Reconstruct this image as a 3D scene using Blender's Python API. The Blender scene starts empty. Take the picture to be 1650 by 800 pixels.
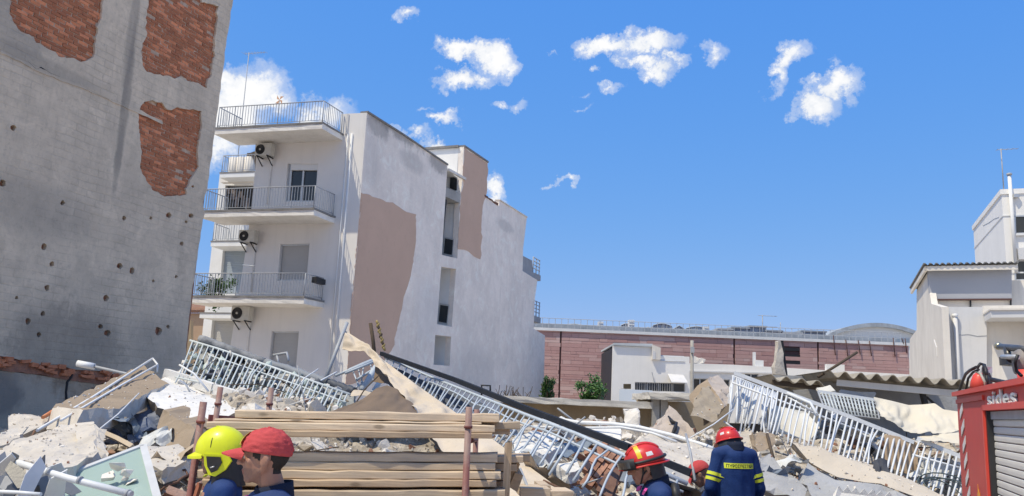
import bpy, bmesh, math, random
import numpy as np
from mathutils import Vector, Matrix, Euler, noise, geometry
from math import sin, cos, pi, radians, sqrt, atan2, tan, exp
scn = bpy.context.scene
COL = scn.collection
random.seed(7)
V = Vector

# ---------------------------------------------------------------- camera
F = 1350.0                       # focal length in photograph pixels (1650 wide)
PITCH = math.atan(255.0 / F)
ROLL = 0.042
CAMP = V((0, 0, 1.95))
fw = V((0, cos(PITCH), sin(PITCH)))
r0 = V((1, 0, 0)); u0 = V((0, -sin(PITCH), cos(PITCH)))
rt = r0 * cos(ROLL) + u0 * sin(ROLL)
up = u0 * cos(ROLL) - r0 * sin(ROLL)
cd = bpy.data.cameras.new('camera'); cam = bpy.data.objects.new('camera', cd); COL.objects.link(cam)
cd.sensor_width = 36; cd.lens = F / 1650 * 36; cd.clip_end = 3000; cd.clip_start = 0.05
M = Matrix((rt, up, -fw)).transposed().to_4x4(); M.translation = CAMP
cam.matrix_world = M
scn.camera = cam

def ray(px, py):
    return fw + rt * ((px - 825) / F) + up * ((400 - py) / F)
def P(px, py, Y):                # a surveyed point: seen at (px, py), standing Y metres ahead
    d = ray(px, py); return CAMP + d * (Y / d.y)
def hit(px, py, p0, n):          # where the sight line meets a wall plane
    d = ray(px, py); return CAMP + d * ((p0 - CAMP).dot(n) / d.dot(n))
def proj(p):
    q = p - CAMP; z = q.dot(fw); return (825 + q.dot(rt) / z * F, 400 - q.dot(up) / z * F)

# ---------------------------------------------------------------- light
SUN_EL = radians(62)
SH = V((-0.85, -0.53, 0)).normalized()
sdir = SH * cos(SUN_EL) + V((0, 0, sin(SUN_EL)))
sl = bpy.data.lights.new('sun', 'SUN'); sl.energy = 3.9; sl.angle = radians(0.53); sl.color = (1.0, 0.90, 0.70)
so = bpy.data.objects.new('sun', sl); COL.objects.link(so)
so.rotation_euler = (-sdir).to_track_quat('-Z', 'Y').to_euler()
scn.view_settings.view_transform = 'Standard'; scn.view_settings.look = 'None'
scn.view_settings.exposure = 0.10; scn.view_settings.gamma = 1
scn.view_settings.use_curve_mapping = False
world = bpy.data.worlds.new('World'); scn.world = world; world.use_nodes = True

class NT:                        # small node-graph helper
    def __init__(s, tree): s.t = tree; s.n = tree.nodes; s.l = tree.links
    def add(s, typ, **kw):
        nd = s.n.new(typ)
        for k, v in kw.items():
            if k.startswith('i_'):
                key = k[2:]
                nd.inputs[int(key) if key.isdigit() else key.replace('_', ' ')].default_value = v
            else: setattr(nd, k, v)
        return nd
    def link(s, a, b): s.l.new(a, b)
    def math(s, op, a, b=None, clamp=False):
        nd = s.n.new('ShaderNodeMath'); nd.operation = op; nd.use_clamp = clamp
        for i, x in enumerate((a, b)):
            if x is None: continue
            if isinstance(x, (int, float)): nd.inputs[i].default_value = x
            else: s.l.new(x, nd.inputs[i])
        return nd.outputs[0]
    def vmath(s, op, a, b=None):
        nd = s.n.new('ShaderNodeVectorMath'); nd.operation = op
        for i, x in enumerate((a, b)):
            if x is None: continue
            if isinstance(x, (tuple, list, Vector)): nd.inputs[i].default_value = tuple(x)
            else: s.l.new(x, nd.inputs[i])
        return nd.outputs['Value'] if op in ('DOT_PRODUCT', 'LENGTH', 'DISTANCE') else nd.outputs[0]
    def ramp(s, fac, stops, interp='LINEAR'):
        nd = s.n.new('ShaderNodeValToRGB'); cr = nd.color_ramp; cr.interpolation = interp
        while len(cr.elements) < len(stops): cr.elements.new(0.5)
        for e, (p, c) in zip(cr.elements, stops):
            e.position = p
            if isinstance(c, (int, float)): c = (c, c, c)
            e.color = (*c, 1) if len(c) == 3 else c
        s.l.new(fac, nd.inputs[0]); return nd.outputs[0]
    def mix(s, fac, a, b, mode='MIX'):
        nd = s.n.new('ShaderNodeMix'); nd.data_type = 'RGBA'; nd.blend_type = mode
        for i, x in ((0, fac), (6, a), (7, b)):
            if isinstance(x, (int, float)): nd.inputs[i].default_value = x if i == 0 else (x, x, x, 1)
            elif isinstance(x, (tuple, list)): nd.inputs[i].default_value = (*x[:3], 1)
            else: s.l.new(x, nd.inputs[i])
        return nd.outputs[2]
    def noise(s, vec, scale, detail=4, rough=0.55, dist=0.0):
        nd = s.n.new('ShaderNodeTexNoise'); nd.inputs['Scale'].default_value = scale
        nd.inputs['Detail'].default_value = detail; nd.inputs['Roughness'].default_value = rough
        nd.inputs['Distortion'].default_value = dist
        if vec is not None: s.l.new(vec, nd.inputs['Vector'])
        return nd

# sky: Nishita plus fair-weather cumulus given by their directions
w = NT(world.node_tree); w.n.clear()
wo = w.add('ShaderNodeOutputWorld'); bg = w.add('ShaderNodeBackground')
sky = w.add('ShaderNodeTexSky'); sky.sky_type = 'NISHITA'; sky.sun_disc = False
sky.sun_elevation = SUN_EL; sky.sun_rotation = atan2(SH.x, SH.y)
sky.air_density = 1.0; sky.dust_density = 0.3; sky.ozone_density = 3.0; sky.altitude = 50
SKY_STR = 0.12
bg.inputs['Strength'].default_value = SKY_STR
tc = w.add('ShaderNodeTexCoord'); dirv = tc.outputs['Generated']
dn = w.vmath('NORMALIZE', dirv)
wn = w.noise(dn, 19, 6, 0.66)
wob = w.vmath('SUBTRACT', wn.outputs['Color'], (0.5, 0.5, 0.5))
wsc = w.add('ShaderNodeVectorMath', operation='SCALE'); w.link(wob, wsc.inputs[0]); wsc.inputs['Scale'].default_value = 0.082
dw = w.vmath('ADD', dn, wsc.outputs[0])
fine = w.noise(dn, 38, 6, 0.68).outputs['Fac']
CLOUDS = [  # px, py, half width px, half height px, tilt deg, density
 (660, 26, 30, 13, 12, .8), (645, 20, 14, 9, 0, .5),
 (745, 84, 46, 20, 12, 1.15), (790, 100, 44, 28, 28, 1.15), (740, 132, 44, 18, 8, 1.2), (775, 128, 24, 14, 0, .9), (815, 112, 20, 20, 0, .8),
 (718, 193, 24, 12, 10, .75), (826, 172, 22, 10, 15, .55), (690, 170, 20, 6, 0, .25),
 (985, 70, 54, 20, -3, 1.2), (1050, 66, 50, 22, 5, 1.2), (1035, 98, 36, 16, 10, 1.0), (1060, 112, 36, 18, 0, .9), (1085, 98, 20, 13, 0, .8),
 (979, 142, 22, 12, -5, .75), (960, 113, 10, 7, 0, .55), (928, 152, 13, 6, -10, .35), (935, 175, 12, 5, -40, .3),
 (1150, 84, 26, 17, 10, .7), (1275, 100, 34, 20, -30, .95), (1250, 128, 18, 28, 10, .85), (1292, 92, 18, 12, -20, .6),
 (1340, 140, 42, 20, -20, 1.1), (1310, 172, 36, 24, -12, 1.15), (1365, 136, 20, 16, 0, .8), (1345, 107, 12, 8, 0, .35),
 (905, 292, 24, 8, 12, .75), (397, 150, 62, 46, 0, 1.3), (360, 190, 70, 60, 0, 1.3), (440, 172, 26, 28, 0, 1.0), (370, 125, 30, 26, 0, 1.1), (515, 185, 50, 34, 0, .9),
 (360, 250, 36, 30, 0, .8), (660, 215, 36, 9, 5, .7), (700, 236, 42, 14, 5, 1.0), (792, 312, 20, 24, 0, 1.0), (895, 92, 10, 5, 0, .25)]
acc = None
for (cx, cy, hw, hh, tl, den) in CLOUDS:
    c = ray(cx, cy).normalized(); t = radians(tl); hw *= 1.06; hh *= 1.12
    ex = (rt * cos(t) - up * sin(t)).normalized(); ey = c.cross(ex).normalized() * -1; ex = ey.cross(c).normalized()
    sc_ = F / ray(cx, cy).length
    dif = w.vmath('SUBTRACT', dw, tuple(c))
    a = w.vmath('DOT_PRODUCT', dif, tuple(ex * (sc_ / hw))); b = w.vmath('DOT_PRODUCT', dif, tuple(ey * (sc_ / hh))); cc = w.vmath('DOT_PRODUCT', dif, tuple(c * 3.0))
    r2 = w.math('ADD', w.math('ADD', w.math('MULTIPLY', a, a), w.math('MULTIPLY', b, b)), w.math('MULTIPLY', cc, cc))
    g = w.math('MULTIPLY', w.math('SUBTRACT', 1.0, w.math('SQRT', r2), True), den)
    acc = g if acc is None else w.math('MAXIMUM', acc, g)
# unseen cumulus added outside the view to raise the fill light
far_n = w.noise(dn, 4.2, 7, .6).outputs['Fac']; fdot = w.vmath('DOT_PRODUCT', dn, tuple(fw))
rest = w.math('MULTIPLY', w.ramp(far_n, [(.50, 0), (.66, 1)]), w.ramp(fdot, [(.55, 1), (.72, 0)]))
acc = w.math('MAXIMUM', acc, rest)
lace = w.noise(dn, 75, 5, .7).outputs['Fac']
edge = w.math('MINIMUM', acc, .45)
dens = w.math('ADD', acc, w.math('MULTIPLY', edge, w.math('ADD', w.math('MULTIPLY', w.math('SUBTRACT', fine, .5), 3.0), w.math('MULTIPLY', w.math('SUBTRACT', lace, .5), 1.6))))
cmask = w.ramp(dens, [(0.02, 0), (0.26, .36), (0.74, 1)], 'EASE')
shade = w.noise(dn, 22, 4, 0.6).outputs['Fac']
ccol = w.ramp(w.math('ADD', w.math('MULTIPLY', dens, .45), w.math('MULTIPLY', shade, .75)), [(0.35, (5.3, 5.8, 6.6)), (0.85, (7.9, 7.9, 7.95))])
hs = w.add('ShaderNodeHueSaturation'); w.link(sky.outputs[0], hs.inputs['Color']); hs.inputs['Saturation'].default_value = 1.0; hs.inputs['Value'].default_value = 1.0
sp_ = w.add('ShaderNodeSeparateColor'); w.link(hs.outputs[0], sp_.inputs[0]); cb0 = w.add('ShaderNodeCombineColor')
for i_, (k_, e_) in enumerate(((.70, .97), (1.83, .46), (6.08, .05))):      # the camera's rendering of blue: one response for the whole sky
    w.link(w.math('MAXIMUM', w.math('MULTIPLY', w.math('POWER', sp_.outputs[i_], e_), k_), w.math('MULTIPLY', sp_.outputs[i_], .64)), cb0.inputs[i_])
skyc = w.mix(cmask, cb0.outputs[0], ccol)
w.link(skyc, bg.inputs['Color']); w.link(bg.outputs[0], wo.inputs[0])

# ---------------------------------------------------------------- materials
MATS = {}
def lin(c):                       # sRGB 0-255 -> linear base colour
    return tuple(((x / 255 + 0.055) / 1.055) ** 2.4 if x > 10 else x / 255 / 12.92 for x in c)
def newmat(name):
    m = bpy.data.materials.new(name); m.use_nodes = True
    g = NT(m.node_tree); bs = g.n['Principled BSDF']
    MATS[name] = m; return m, g, bs
def wpos(g, obj=False):
    if obj: return g.add('ShaderNodeTexCoord').outputs['Object']
    return g.add('ShaderNodeNewGeometry').outputs['Position']
def rnd_obj(g): return g.add('ShaderNodeObjectInfo').outputs['Random']
def surf(name, c, c2=None, rough=0.85, scale=3.0, amount=0.5, bump=0.25, bscale=40, streak=0.0, stc=(0.12, 0.115, 0.11),
         vary=0.0, metal=0.0, dust=0.0, coat=0.0, spots=0.0, obj=False, spec=0.4):
    """general weathered surface: two colours mottled, vertical streaks, dark spots, fine bump, dust on upper faces"""
    m, g, b = newmat(name)
    pos = wpos(g, obj)
    c2 = c2 or tuple(x * 0.72 for x in c)
    n1 = g.noise(pos, scale, 6, 0.6, 0.3).outputs['Fac']
    f = g.ramp(n1, [(0.5 - 0.25 / max(amount, .05) * .5, 0), (0.5 + 0.25 / max(amount, .05) * .5, 1)])
    col = g.mix(f, c, c2)
    if amount < 0.25: col = g.mix(amount * 4, c, col)
    if streak > 0:
        mp = g.add('ShaderNodeMapping'); mp.inputs['Scale'].default_value = (2.2, 2.2, 0.16); g.link(pos, mp.inputs[0])
        ns = g.noise(mp.outputs[0], 1.6, 5, 0.65).outputs['Fac']
        col = g.mix(g.math('MULTIPLY', g.ramp(ns, [(0.5, 0), (0.75, 1)]), streak), col, stc)
    if spots > 0:
        ns = g.noise(pos, scale * 6, 3, 0.7).outputs['Fac']
        col = g.mix(g.math('MULTIPLY', g.ramp(ns, [(0.58, 0), (0.7, 1)]), spots), col, stc)
    if vary > 0:
        hv = g.add('ShaderNodeHueSaturation'); g.link(col, hv.inputs['Color'])
        g.link(g.math('ADD', 1 - vary, g.math('MULTIPLY', rnd_obj(g), 2 * vary)), hv.inputs['Value']); col = hv.outputs[0]
    if dust > 0:
        nz = g.add('ShaderNodeSeparateXYZ'); g.link(g.add('ShaderNodeNewGeometry').outputs['Normal'], nz.inputs[0])
        fd = g.math('MULTIPLY', g.ramp(nz.outputs[2], [(0.2, 0), (0.8, 1)]), g.math('MULTIPLY', g.ramp(g.noise(pos, 5, 5, .6).outputs['Fac'], [(.3, .2), (.65, 1)]), dust))
        col = g.mix(fd, col, (0.50, 0.46, 0.40))
    g.link(col, b.inputs['Base Color'])
    b.inputs['Roughness'].default_value = rough; b.inputs['Metallic'].default_value = metal
    b.inputs['Specular IOR Level'].default_value = spec
    if coat: b.inputs['Coat Weight'].default_value = coat; b.inputs['Coat Roughness'].default_value = 0.12
    if bump > 0:
        nb = g.noise(pos, bscale, 5, 0.65).outputs['Fac']
        bn = g.add('ShaderNodeBump'); bn.inputs['Strength'].default_value = bump; bn.inputs['Distance'].default_value = 0.02
        g.link(nb, bn.inputs['Height']); g.link(bn.outputs[0], b.inputs['Normal'])
    return m

# ---------------------------------------------------------------- objects
def setp(o, label=None, cat=None, group=None, kind=None):
    if label: o['label'] = label
    if cat: o['category'] = cat
    if group: o['group'] = group
    if kind: o['kind'] = kind
    return o
def root_loc(o):
    L = V((0, 0, 0))
    while o: L = L + o.location; o = o.parent
    return L
def thing(name, label, cat, loc=(0, 0, 0), group=None):
    o = bpy.data.objects.new(name, None); COL.objects.link(o); o.location = loc
    o.empty_display_size = 0.2
    return setp(o, label, cat, group)

class MB:
    def __init__(s): s.v = []; s.f = []; s.sm = []; s.mi = []
    def add(s, vs, fs, smooth=False, mi=0):
        k = len(s.v); s.v += [tuple(x) for x in vs]
        for f in fs: s.f.append(tuple(i + k for i in f)); s.sm.append(smooth); s.mi.append(mi)
        return s
    def box(s, c, size, R=None, mi=0, jit=0.0):
        c = V(c); hx, hy, hz = size[0] / 2, size[1] / 2, size[2] / 2
        vs = []
        for z in (-hz, hz):
            for x, y in ((-hx, -hy), (hx, -hy), (hx, hy), (-hx, hy)):
                p = V((x, y, z))
                if jit: p += V((random.uniform(-jit, jit), random.uniform(-jit, jit), random.uniform(-jit, jit)))
                vs.append(c + (R @ p if R else p))
        return s.add(vs, [(3, 2, 1, 0), (4, 5, 6, 7), (0, 1, 5, 4), (1, 2, 6, 5), (2, 3, 7, 6), (3, 0, 4, 7)], mi=mi)
    def beam(s, p, q, wd, ht, upv=(0, 0, 1), mi=0):
        p = V(p); q = V(q); d = (q - p); L = d.length; d.normalize()
        sx = d.cross(V(upv)); 
        if sx.length < 1e-4: sx = d.cross(V((0, 1, 0)))
        sx.normalize(); sz = sx.cross(d)
        return s.box((p + q) / 2, (wd, L, ht), Matrix((sx, d, sz)).transposed(), mi=mi)
    def tube(s, pts, r, n=8, mi=0, cap=True):
        pts = [V(p) for p in pts]; m = len(pts); rs = r if isinstance(r, (list, tuple)) else [r] * m
        base = len(s.v); prev = None
        for i, p in enumerate(pts):
            d = (pts[min(i + 1, m - 1)] - pts[max(i - 1, 0)]).normalized()
            a = prev - d * prev.dot(d) if prev else d.cross(V((0, 0, 1)) if abs(d.z) < .9 else V((1, 0, 0)))
            a.normalize(); prev = a; b = d.cross(a)
            for k in range(n):
                t = 2 * pi * k / n; s.v.append(tuple(p + (a * cos(t) + b * sin(t)) * rs[i]))
        for i in range(m - 1):
            for k in range(n):
                k2 = (k + 1) % n
                s.f.append((base + i * n + k, base + i * n + k2, base + (i + 1) * n + k2, base + (i + 1) * n + k)); s.sm.append(n > 4); s.mi.append(mi)
        if cap:
            s.f.append(tuple(base + k for k in range(n))[::-1]); s.sm.append(False); s.mi.append(mi)
            s.f.append(tuple(base + (m - 1) * n + k for k in range(n))); s.sm.append(False); s.mi.append(mi)
        return s
    def prism(s, poly, ext, mi=0):            # planar polygon of 3-D points extruded by a vector
        n = len(poly); a = [V(p) for p in poly]; b = [p + V(ext) for p in a]
        return s.add(a + b, [tuple(range(n))[::-1], tuple(range(n, 2 * n))] + [(i, (i + 1) % n, n + (i + 1) % n, n + i) for i in range(n)], mi=mi)
    def grid(s, rows, smooth=True, mi=0):
        nr = len(rows); nc = len(rows[0])
        return s.add([p for r in rows for p in r], [(i * nc + j, i * nc + j + 1, (i + 1) * nc + j + 1, (i + 1) * nc + j) for i in range(nr - 1) for j in range(nc - 1)], smooth, mi)
    def lathe(s, prof, c=(0, 0, 0), n=16, R=None, mi=0, smooth=True):
        rows = []
        for (r, z) in prof:
            rows.append([V(c) + ((R @ V((r * cos(2 * pi * k / n), r * sin(2 * pi * k / n), z))) if R else V((r * cos(2 * pi * k / n), r * sin(2 * pi * k / n), z))) for k in range(n + 1)])
        return s.grid(rows, smooth, mi)
    def mesh(s, name, mats, off=None, fix=True):
        me = bpy.data.meshes.new(name)
        vs = s.v if off is None else [(x - off.x, y - off.y, z - off.z) for x, y, z in s.v]
        me.from_pydata(vs, [], s.f); me.update()
        me.polygons.foreach_set('use_smooth', s.sm); me.polygons.foreach_set('material_index', s.mi)
        for m in (mats if isinstance(mats, (list, tuple)) else [mats]): me.materials.append(m)
        if fix:
            bm = bmesh.new(); bm.from_mesh(me); bmesh.ops.recalc_face_normals(bm, faces=bm.faces); bm.to_mesh(me); bm.free()
        return me

def obj(name, mb, mats, parent=None, label=None, cat=None, group=None, kind=None, base=None, fix=True):
    """mesh given in world coordinates; its origin goes to the parent thing's base"""
    if parent is not None: L = root_loc(parent)
    else:
        if base is None:
            a = np.array(mb.v); base = V(((a[:, 0].min() + a[:, 0].max()) / 2, (a[:, 1].min() + a[:, 1].max()) / 2, a[:, 2].min()))
        L = V(base)
    me = mb.mesh(name, mats, L, fix)
    o = bpy.data.objects.new(name, me); COL.objects.link(o)
    if parent is not None: o.parent = parent
    else: o.location = L
    return setp(o, label, cat, group, kind)
def inst(name, me, Mw, parent=None, **kw):     # object sharing a mesh, placed by a world matrix
    o = bpy.data.objects.new(name, me); COL.objects.link(o)
    if parent is not None:
        o.parent = parent; Mw = Matrix.Translation(-root_loc(parent)) @ Mw
    o.matrix_basis = Mw
    return setp(o, **kw)
def stickM(p, q, roll_up=(0, 0, 1)):           # matrix taking a unit stick along z onto p->q
    p = V(p); q = V(q); d = q - p; L = d.length; d.normalize()
    a = V(roll_up).cross(d)
    if a.length < 1e-4: a = V((1, 0, 0)).cross(d)
    a.normalize(); b = d.cross(a)
    R = Matrix((a, b, d * L)).transposed().to_4x4(); R.translation = p
    return R
def lerp(a, b, t): return a + (b - a) * t
def along(pts, t):                             # point on a polyline, t in 0..1 by length
    L = [(V(pts[i + 1]) - V(pts[i])).length for i in range(len(pts) - 1)]; s = t * sum(L)
    for i, l in enumerate(L):
        if s <= l or i == len(L) - 1: return lerp(V(pts[i]), V(pts[i + 1]), s / l if l else 0)
        s -= l
def flat_region(outline, holes, to3, back=None, mb=None, mi=0, extra=None):
    """plane sheet with holes from 2-D loops; to3 maps (u, v) to 3-D; back(vec) adds the reveals of every loop"""
    mb = mb or MB(); pts = []; edges = []; loops = []
    for lp in [outline] + holes:
        k = len(pts); pts += [V((a[0], a[1])) for a in lp]; n = len(lp)
        edges += [(k + i, k + (i + 1) % n) for i in range(n)]; loops.append((k, n))
    if extra: pts += [V(e) for e in extra]
    vo, eo, fo, *_ = geometry.delaunay_2d_cdt(pts, edges, [], 0, 1e-5)
    def inside(p, lp):
        c = False; n = len(lp)
        for i in range(n):
            x1, y1 = lp[i][:2]; x2, y2 = lp[(i + 1) % n][:2]
            if (y1 > p[1]) != (y2 > p[1]) and p[0] < (x2 - x1) * (p[1] - y1) / (y2 - y1) + x1: c = not c
        return c
    fs = []
    for f in fo:
        cx = sum(vo[i].x for i in f) / len(f); cy = sum(vo[i].y for i in f) / len(f)
        if inside((cx, cy), outline) and not any(inside((cx, cy), h) for h in holes): fs.append(tuple(f))
    mb.add([to3(p.x, p.y) for p in vo], fs, mi=mi)
    if back is not None:
        for lp in [outline] + holes:
            n = len(lp); a = [to3(p[0], p[1]) for p in lp]; b = [p + back for p in a]
            mb.add(a + b, [(i, (i + 1) % n, n + (i + 1) % n, n + i) for i in range(n)], mi=mi)
    return mb
def inside2(p, lp):
    c = False; n = len(lp)
    for i in range(n):
        x1, y1 = lp[i]; x2, y2 = lp[(i + 1) % n]
        if (y1 > p[1]) != (y2 > p[1]) and p[0] < (x2 - x1) * (p[1] - y1) / (y2 - y1) + x1: c = not c
    return c
def rough_loop(lp, step, jit, seed=0):         # subdivide and roughen a 2-D loop
    rr = random.Random(seed); out = []
    n = len(lp)
    for i in range(n):
        a = V(lp[i]); b = V(lp[(i + 1) % n]); L = (b - a).length; m = max(1, int(L / step))
        for k in range(m):
            p = lerp(a, b, k / m)
            out.append((p.x + rr.uniform(-jit, jit), p.y + rr.uniform(-jit, jit)))
    return out
def fbm(x, y, z=0.0, s=1.0, o=4):
    return noise.fractal(V((x * s, y * s, z)), 1.0, 2.0, o)
def rough_slab(pts, ext, step=0.14, jit=0.02, seed=0, mb=None, mi=0, mi_side=None):
    """broken slab: a 3-D planar-ish outline with chipped edges extruded by ext"""
    rr = random.Random(seed); mb = mb or MB(); a = []; n = len(pts)
    for i in range(n):
        p = V(pts[i]); q = V(pts[(i + 1) % n]); m = max(1, int((q - p).length / step))
        for k in range(m):
            j = V((rr.uniform(-1, 1), rr.uniform(-1, 1), rr.uniform(-1, 1))) * jit
            a.append(lerp(p, q, k / m) + j)
    ext = V(ext)
    mid = [p + ext * 0.5 + V((rr.uniform(-1, 1), rr.uniform(-1, 1), rr.uniform(-1, 1))) * jit * 1.4 for p in a]
    b = [p + ext + V((rr.uniform(-1, 1), rr.uniform(-1, 1), rr.uniform(-1, 1))) * jit for p in a]
    N = len(a); ms = mi if mi_side is None else mi_side
    def cap(loop):
        try: return geometry.tessellate_polygon([loop])
        except Exception: return []
    def relief(loop, amp):                        # broken face: interior points pushed in and out of the plane
        c = sum(loop, V((0, 0, 0))) / len(loop); nrm = V((0, 0, 0))
        for i in range(len(loop)): nrm += (loop[i] - c).cross(loop[(i + 1) % len(loop)] - c)
        nrm.normalize(); ex = (loop[0] - c); ex = (ex - nrm * ex.dot(nrm)).normalized(); ey = nrm.cross(ex)
        l2 = [((p - c).dot(ex), (p - c).dot(ey)) for p in loop]; lh = [(p - c).dot(nrm) for p in loop]
        x0 = min(q[0] for q in l2); x1 = max(q[0] for q in l2); y0 = min(q[1] for q in l2); y1 = max(q[1] for q in l2); st = max(step * .75, (x1 - x0) / 26); pts = [V(q) for q in l2]; n0 = len(pts)
        xx = x0 + st / 2
        while xx < x1:
            yy = y0 + st / 2
            while yy < y1:
                q = (xx + rr.uniform(-.3, .3) * st, yy + rr.uniform(-.3, .3) * st)
                if inside2(q, l2) and min((q[0] - e[0]) ** 2 + (q[1] - e[1]) ** 2 for e in l2) > (st * .45) ** 2: pts.append(V(q))
                yy += st
            xx += st
        vo, eo, fo, orig, *_ = geometry.delaunay_2d_cdt(pts, [(i, (i + 1) % n0) for i in range(n0)], [], 1, 1e-6)
        out = []
        for i, p in enumerate(vo):
            src = orig[i]; j = src[0] if src else -1
            if 0 <= j < n0: out.append(loop[j])
            else:
                wts = [(1 / ((p.x - q[0]) ** 2 + (p.y - q[1]) ** 2 + 1e-5), h) for q, h in zip(l2, lh)]; h = sum(a_ * b_ for a_, b_ in wts) / sum(a_ for a_, _ in wts)
                h += amp * (noise.noise(V((p.x * 3.1, p.y * 3.1, seed * 1.7))) * 1.2 + noise.noise(V((p.x * 8, p.y * 8, seed + .5))) * .8)
                out.append(c + ex * p.x + ey * p.y + nrm * h)
        return out, [tuple(f) for f in fo]
    k = len(mb.v)
    mb.add(a + mid + b, [], mi=mi)
    try: ro, rf = relief(a, jit * 1.6); mb.add(ro, rf, mi=mi)
    except Exception:
        for t in cap(a): mb.f.append(tuple(k + i for i in t)); mb.sm.append(False); mb.mi.append(mi)
    for t in cap(b): mb.f.append(tuple(k + 2 * N + i for i in t)); mb.sm.append(False); mb.mi.append(mi)
    for r in (0, 1):
        for i in range(N):
            j = (i + 1) % N
            mb.f.append((k + r * N + i, k + r * N + j, k + (r + 1) * N + j, k + (r + 1) * N + i)); mb.sm.append(False); mb.mi.append(ms)
    return mb
def cloth(top, bot, nu, nv, amp, seed=0, sag=0.0, thick=0.006, folds=7):
    """draped sheet between two polylines, with folds running down it"""
    rows = []
    for j in range(nv + 1):
        t = j / nv; row = []
        for i in range(nu + 1):
            s = i / nu; p = lerp(along(top, s), along(bot, s), t)
            n1 = noise.noise(V((s * folds, t * 1.6, seed * 3.7))); n2 = noise.noise(V((s * folds * 2.3 + t * 3, t * 4, seed + 9)))
            k = min(1, 4 * t) if seed % 2 else 1
            p = p + V((0.3, -1, 0.55)) * (amp * (n1 + 0.45 * n2)) * k - V((0, 0, sag * 4 * t * (1 - t)))
            row.append(p)
        rows.append(row)
    mb = MB(); mb.grid(rows)
    nr = len(rows); k = len(mb.v)
    back = [[p + V((0, thick, -thick * .3)) for p in r] for r in rows]; mb.grid(back)
    return mb
STICK4 = None
# ================================================================ materials for the setting
M_ground = surf('ground_dust', (0.56, 0.50, 0.42), (0.46, 0.41, 0.34), 0.95, 1.2, .6, .4, 18)
M_conc = surf('concrete', (0.43, 0.415, 0.385), (0.30, 0.285, 0.26), 0.92, 2.2, .6, .45, 30, streak=.25, spots=.25)
M_concL = surf('concrete_pale', (0.62, 0.595, 0.55), (0.44, 0.415, 0.375), 0.92, 2.6, .5, .5, 26, spots=.2)
M_white = surf('white_paint', (0.80, 0.80, 0.785), (0.70, 0.695, 0.675), 0.8, 1.1, .5, .1, 30, streak=.18, stc=(.5, .48, .44))
M_white2 = surf('white_render', (0.85, 0.83, 0.79), (0.77, 0.75, 0.71), 0.85, .6, .5, .12, 22, streak=.12, stc=(.45, .44, .42))
M_cream = surf('cream_render', (0.80, 0.755, 0.68), (0.68, 0.635, 0.57), 0.88, .9, .6, .2, 20, streak=.35, stc=(.36, .34, .31))
M_greyr = surf('grey_render', (0.68, 0.675, 0.67), (0.61, 0.605, 0.60), 0.88, .9, .5, .12, 20, streak=.2, stc=(.35, .36, .38))
M_dark = surf('dark_opening', (0.022, 0.022, 0.025), None, 0.6, 2, .3, 0)
M_metal = surf('galvanised_metal', (0.50, 0.52, 0.54), (0.40, 0.42, 0.44), 0.5, 6, .5, .05, 60, metal=.35)
M_rail = surf('grey_railing_paint', (0.42, 0.44, 0.46), (0.32, 0.33, 0.35), 0.55, 9, .5, .05, 60)
M_shut = surf('roller_shutter', (0.50, 0.495, 0.475), (0.45, 0.445, 0.43), 0.7, 2, .4, .05, 40)
M_shutb = surf('blue_grey_shutter', (0.36, 0.42, 0.47), (0.31, 0.36, 0.41), 0.7, 2, .4, .05, 40)
M_alu = surf('aluminium', (0.62, 0.62, 0.61), (0.52, 0.52, 0.51), 0.4, 8, .4, .03, 60, metal=.5)
M_glass = surf('dark_glass', (0.02, 0.024, 0.028), (0.03, 0.034, 0.038), 0.08, 1, .4, 0, spec=.6)
M_ac = surf('air_conditioner_casing', (0.60, 0.585, 0.53), (0.48, 0.46, 0.41), 0.6, 8, .5, .05, 50)
M_black = surf('black_plastic', (0.02, 0.02, 0.022), (0.035, 0.035, 0.037), 0.5, 6, .4, .05, 60)
M_beige = surf('beige_render', (0.62, 0.43, 0.32), (0.56, 0.385, 0.285), 0.93, .7, .6, .25, 26, spots=.08)
M_brick = surf('clay_brick', (0.62, 0.24, 0.115), (0.48, 0.17, 0.085), 0.93, 7, .6, .5, 45, vary=.38, spots=.25, stc=(.42, .36, .31))
M_mortar = surf('lime_mortar', (0.58, 0.45, 0.34), (0.40, 0.27, 0.19), 0.95, 9, .7, .5, 50)
M_leaf = surf('leaf', (0.07, 0.15, 0.035), (0.04, 0.095, 0.024), 0.55, 5, .7, 0, vary=.3)
M_bark = surf('bark', (0.11, 0.08, 0.055), None, 0.9, 12, .5, .4)

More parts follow.
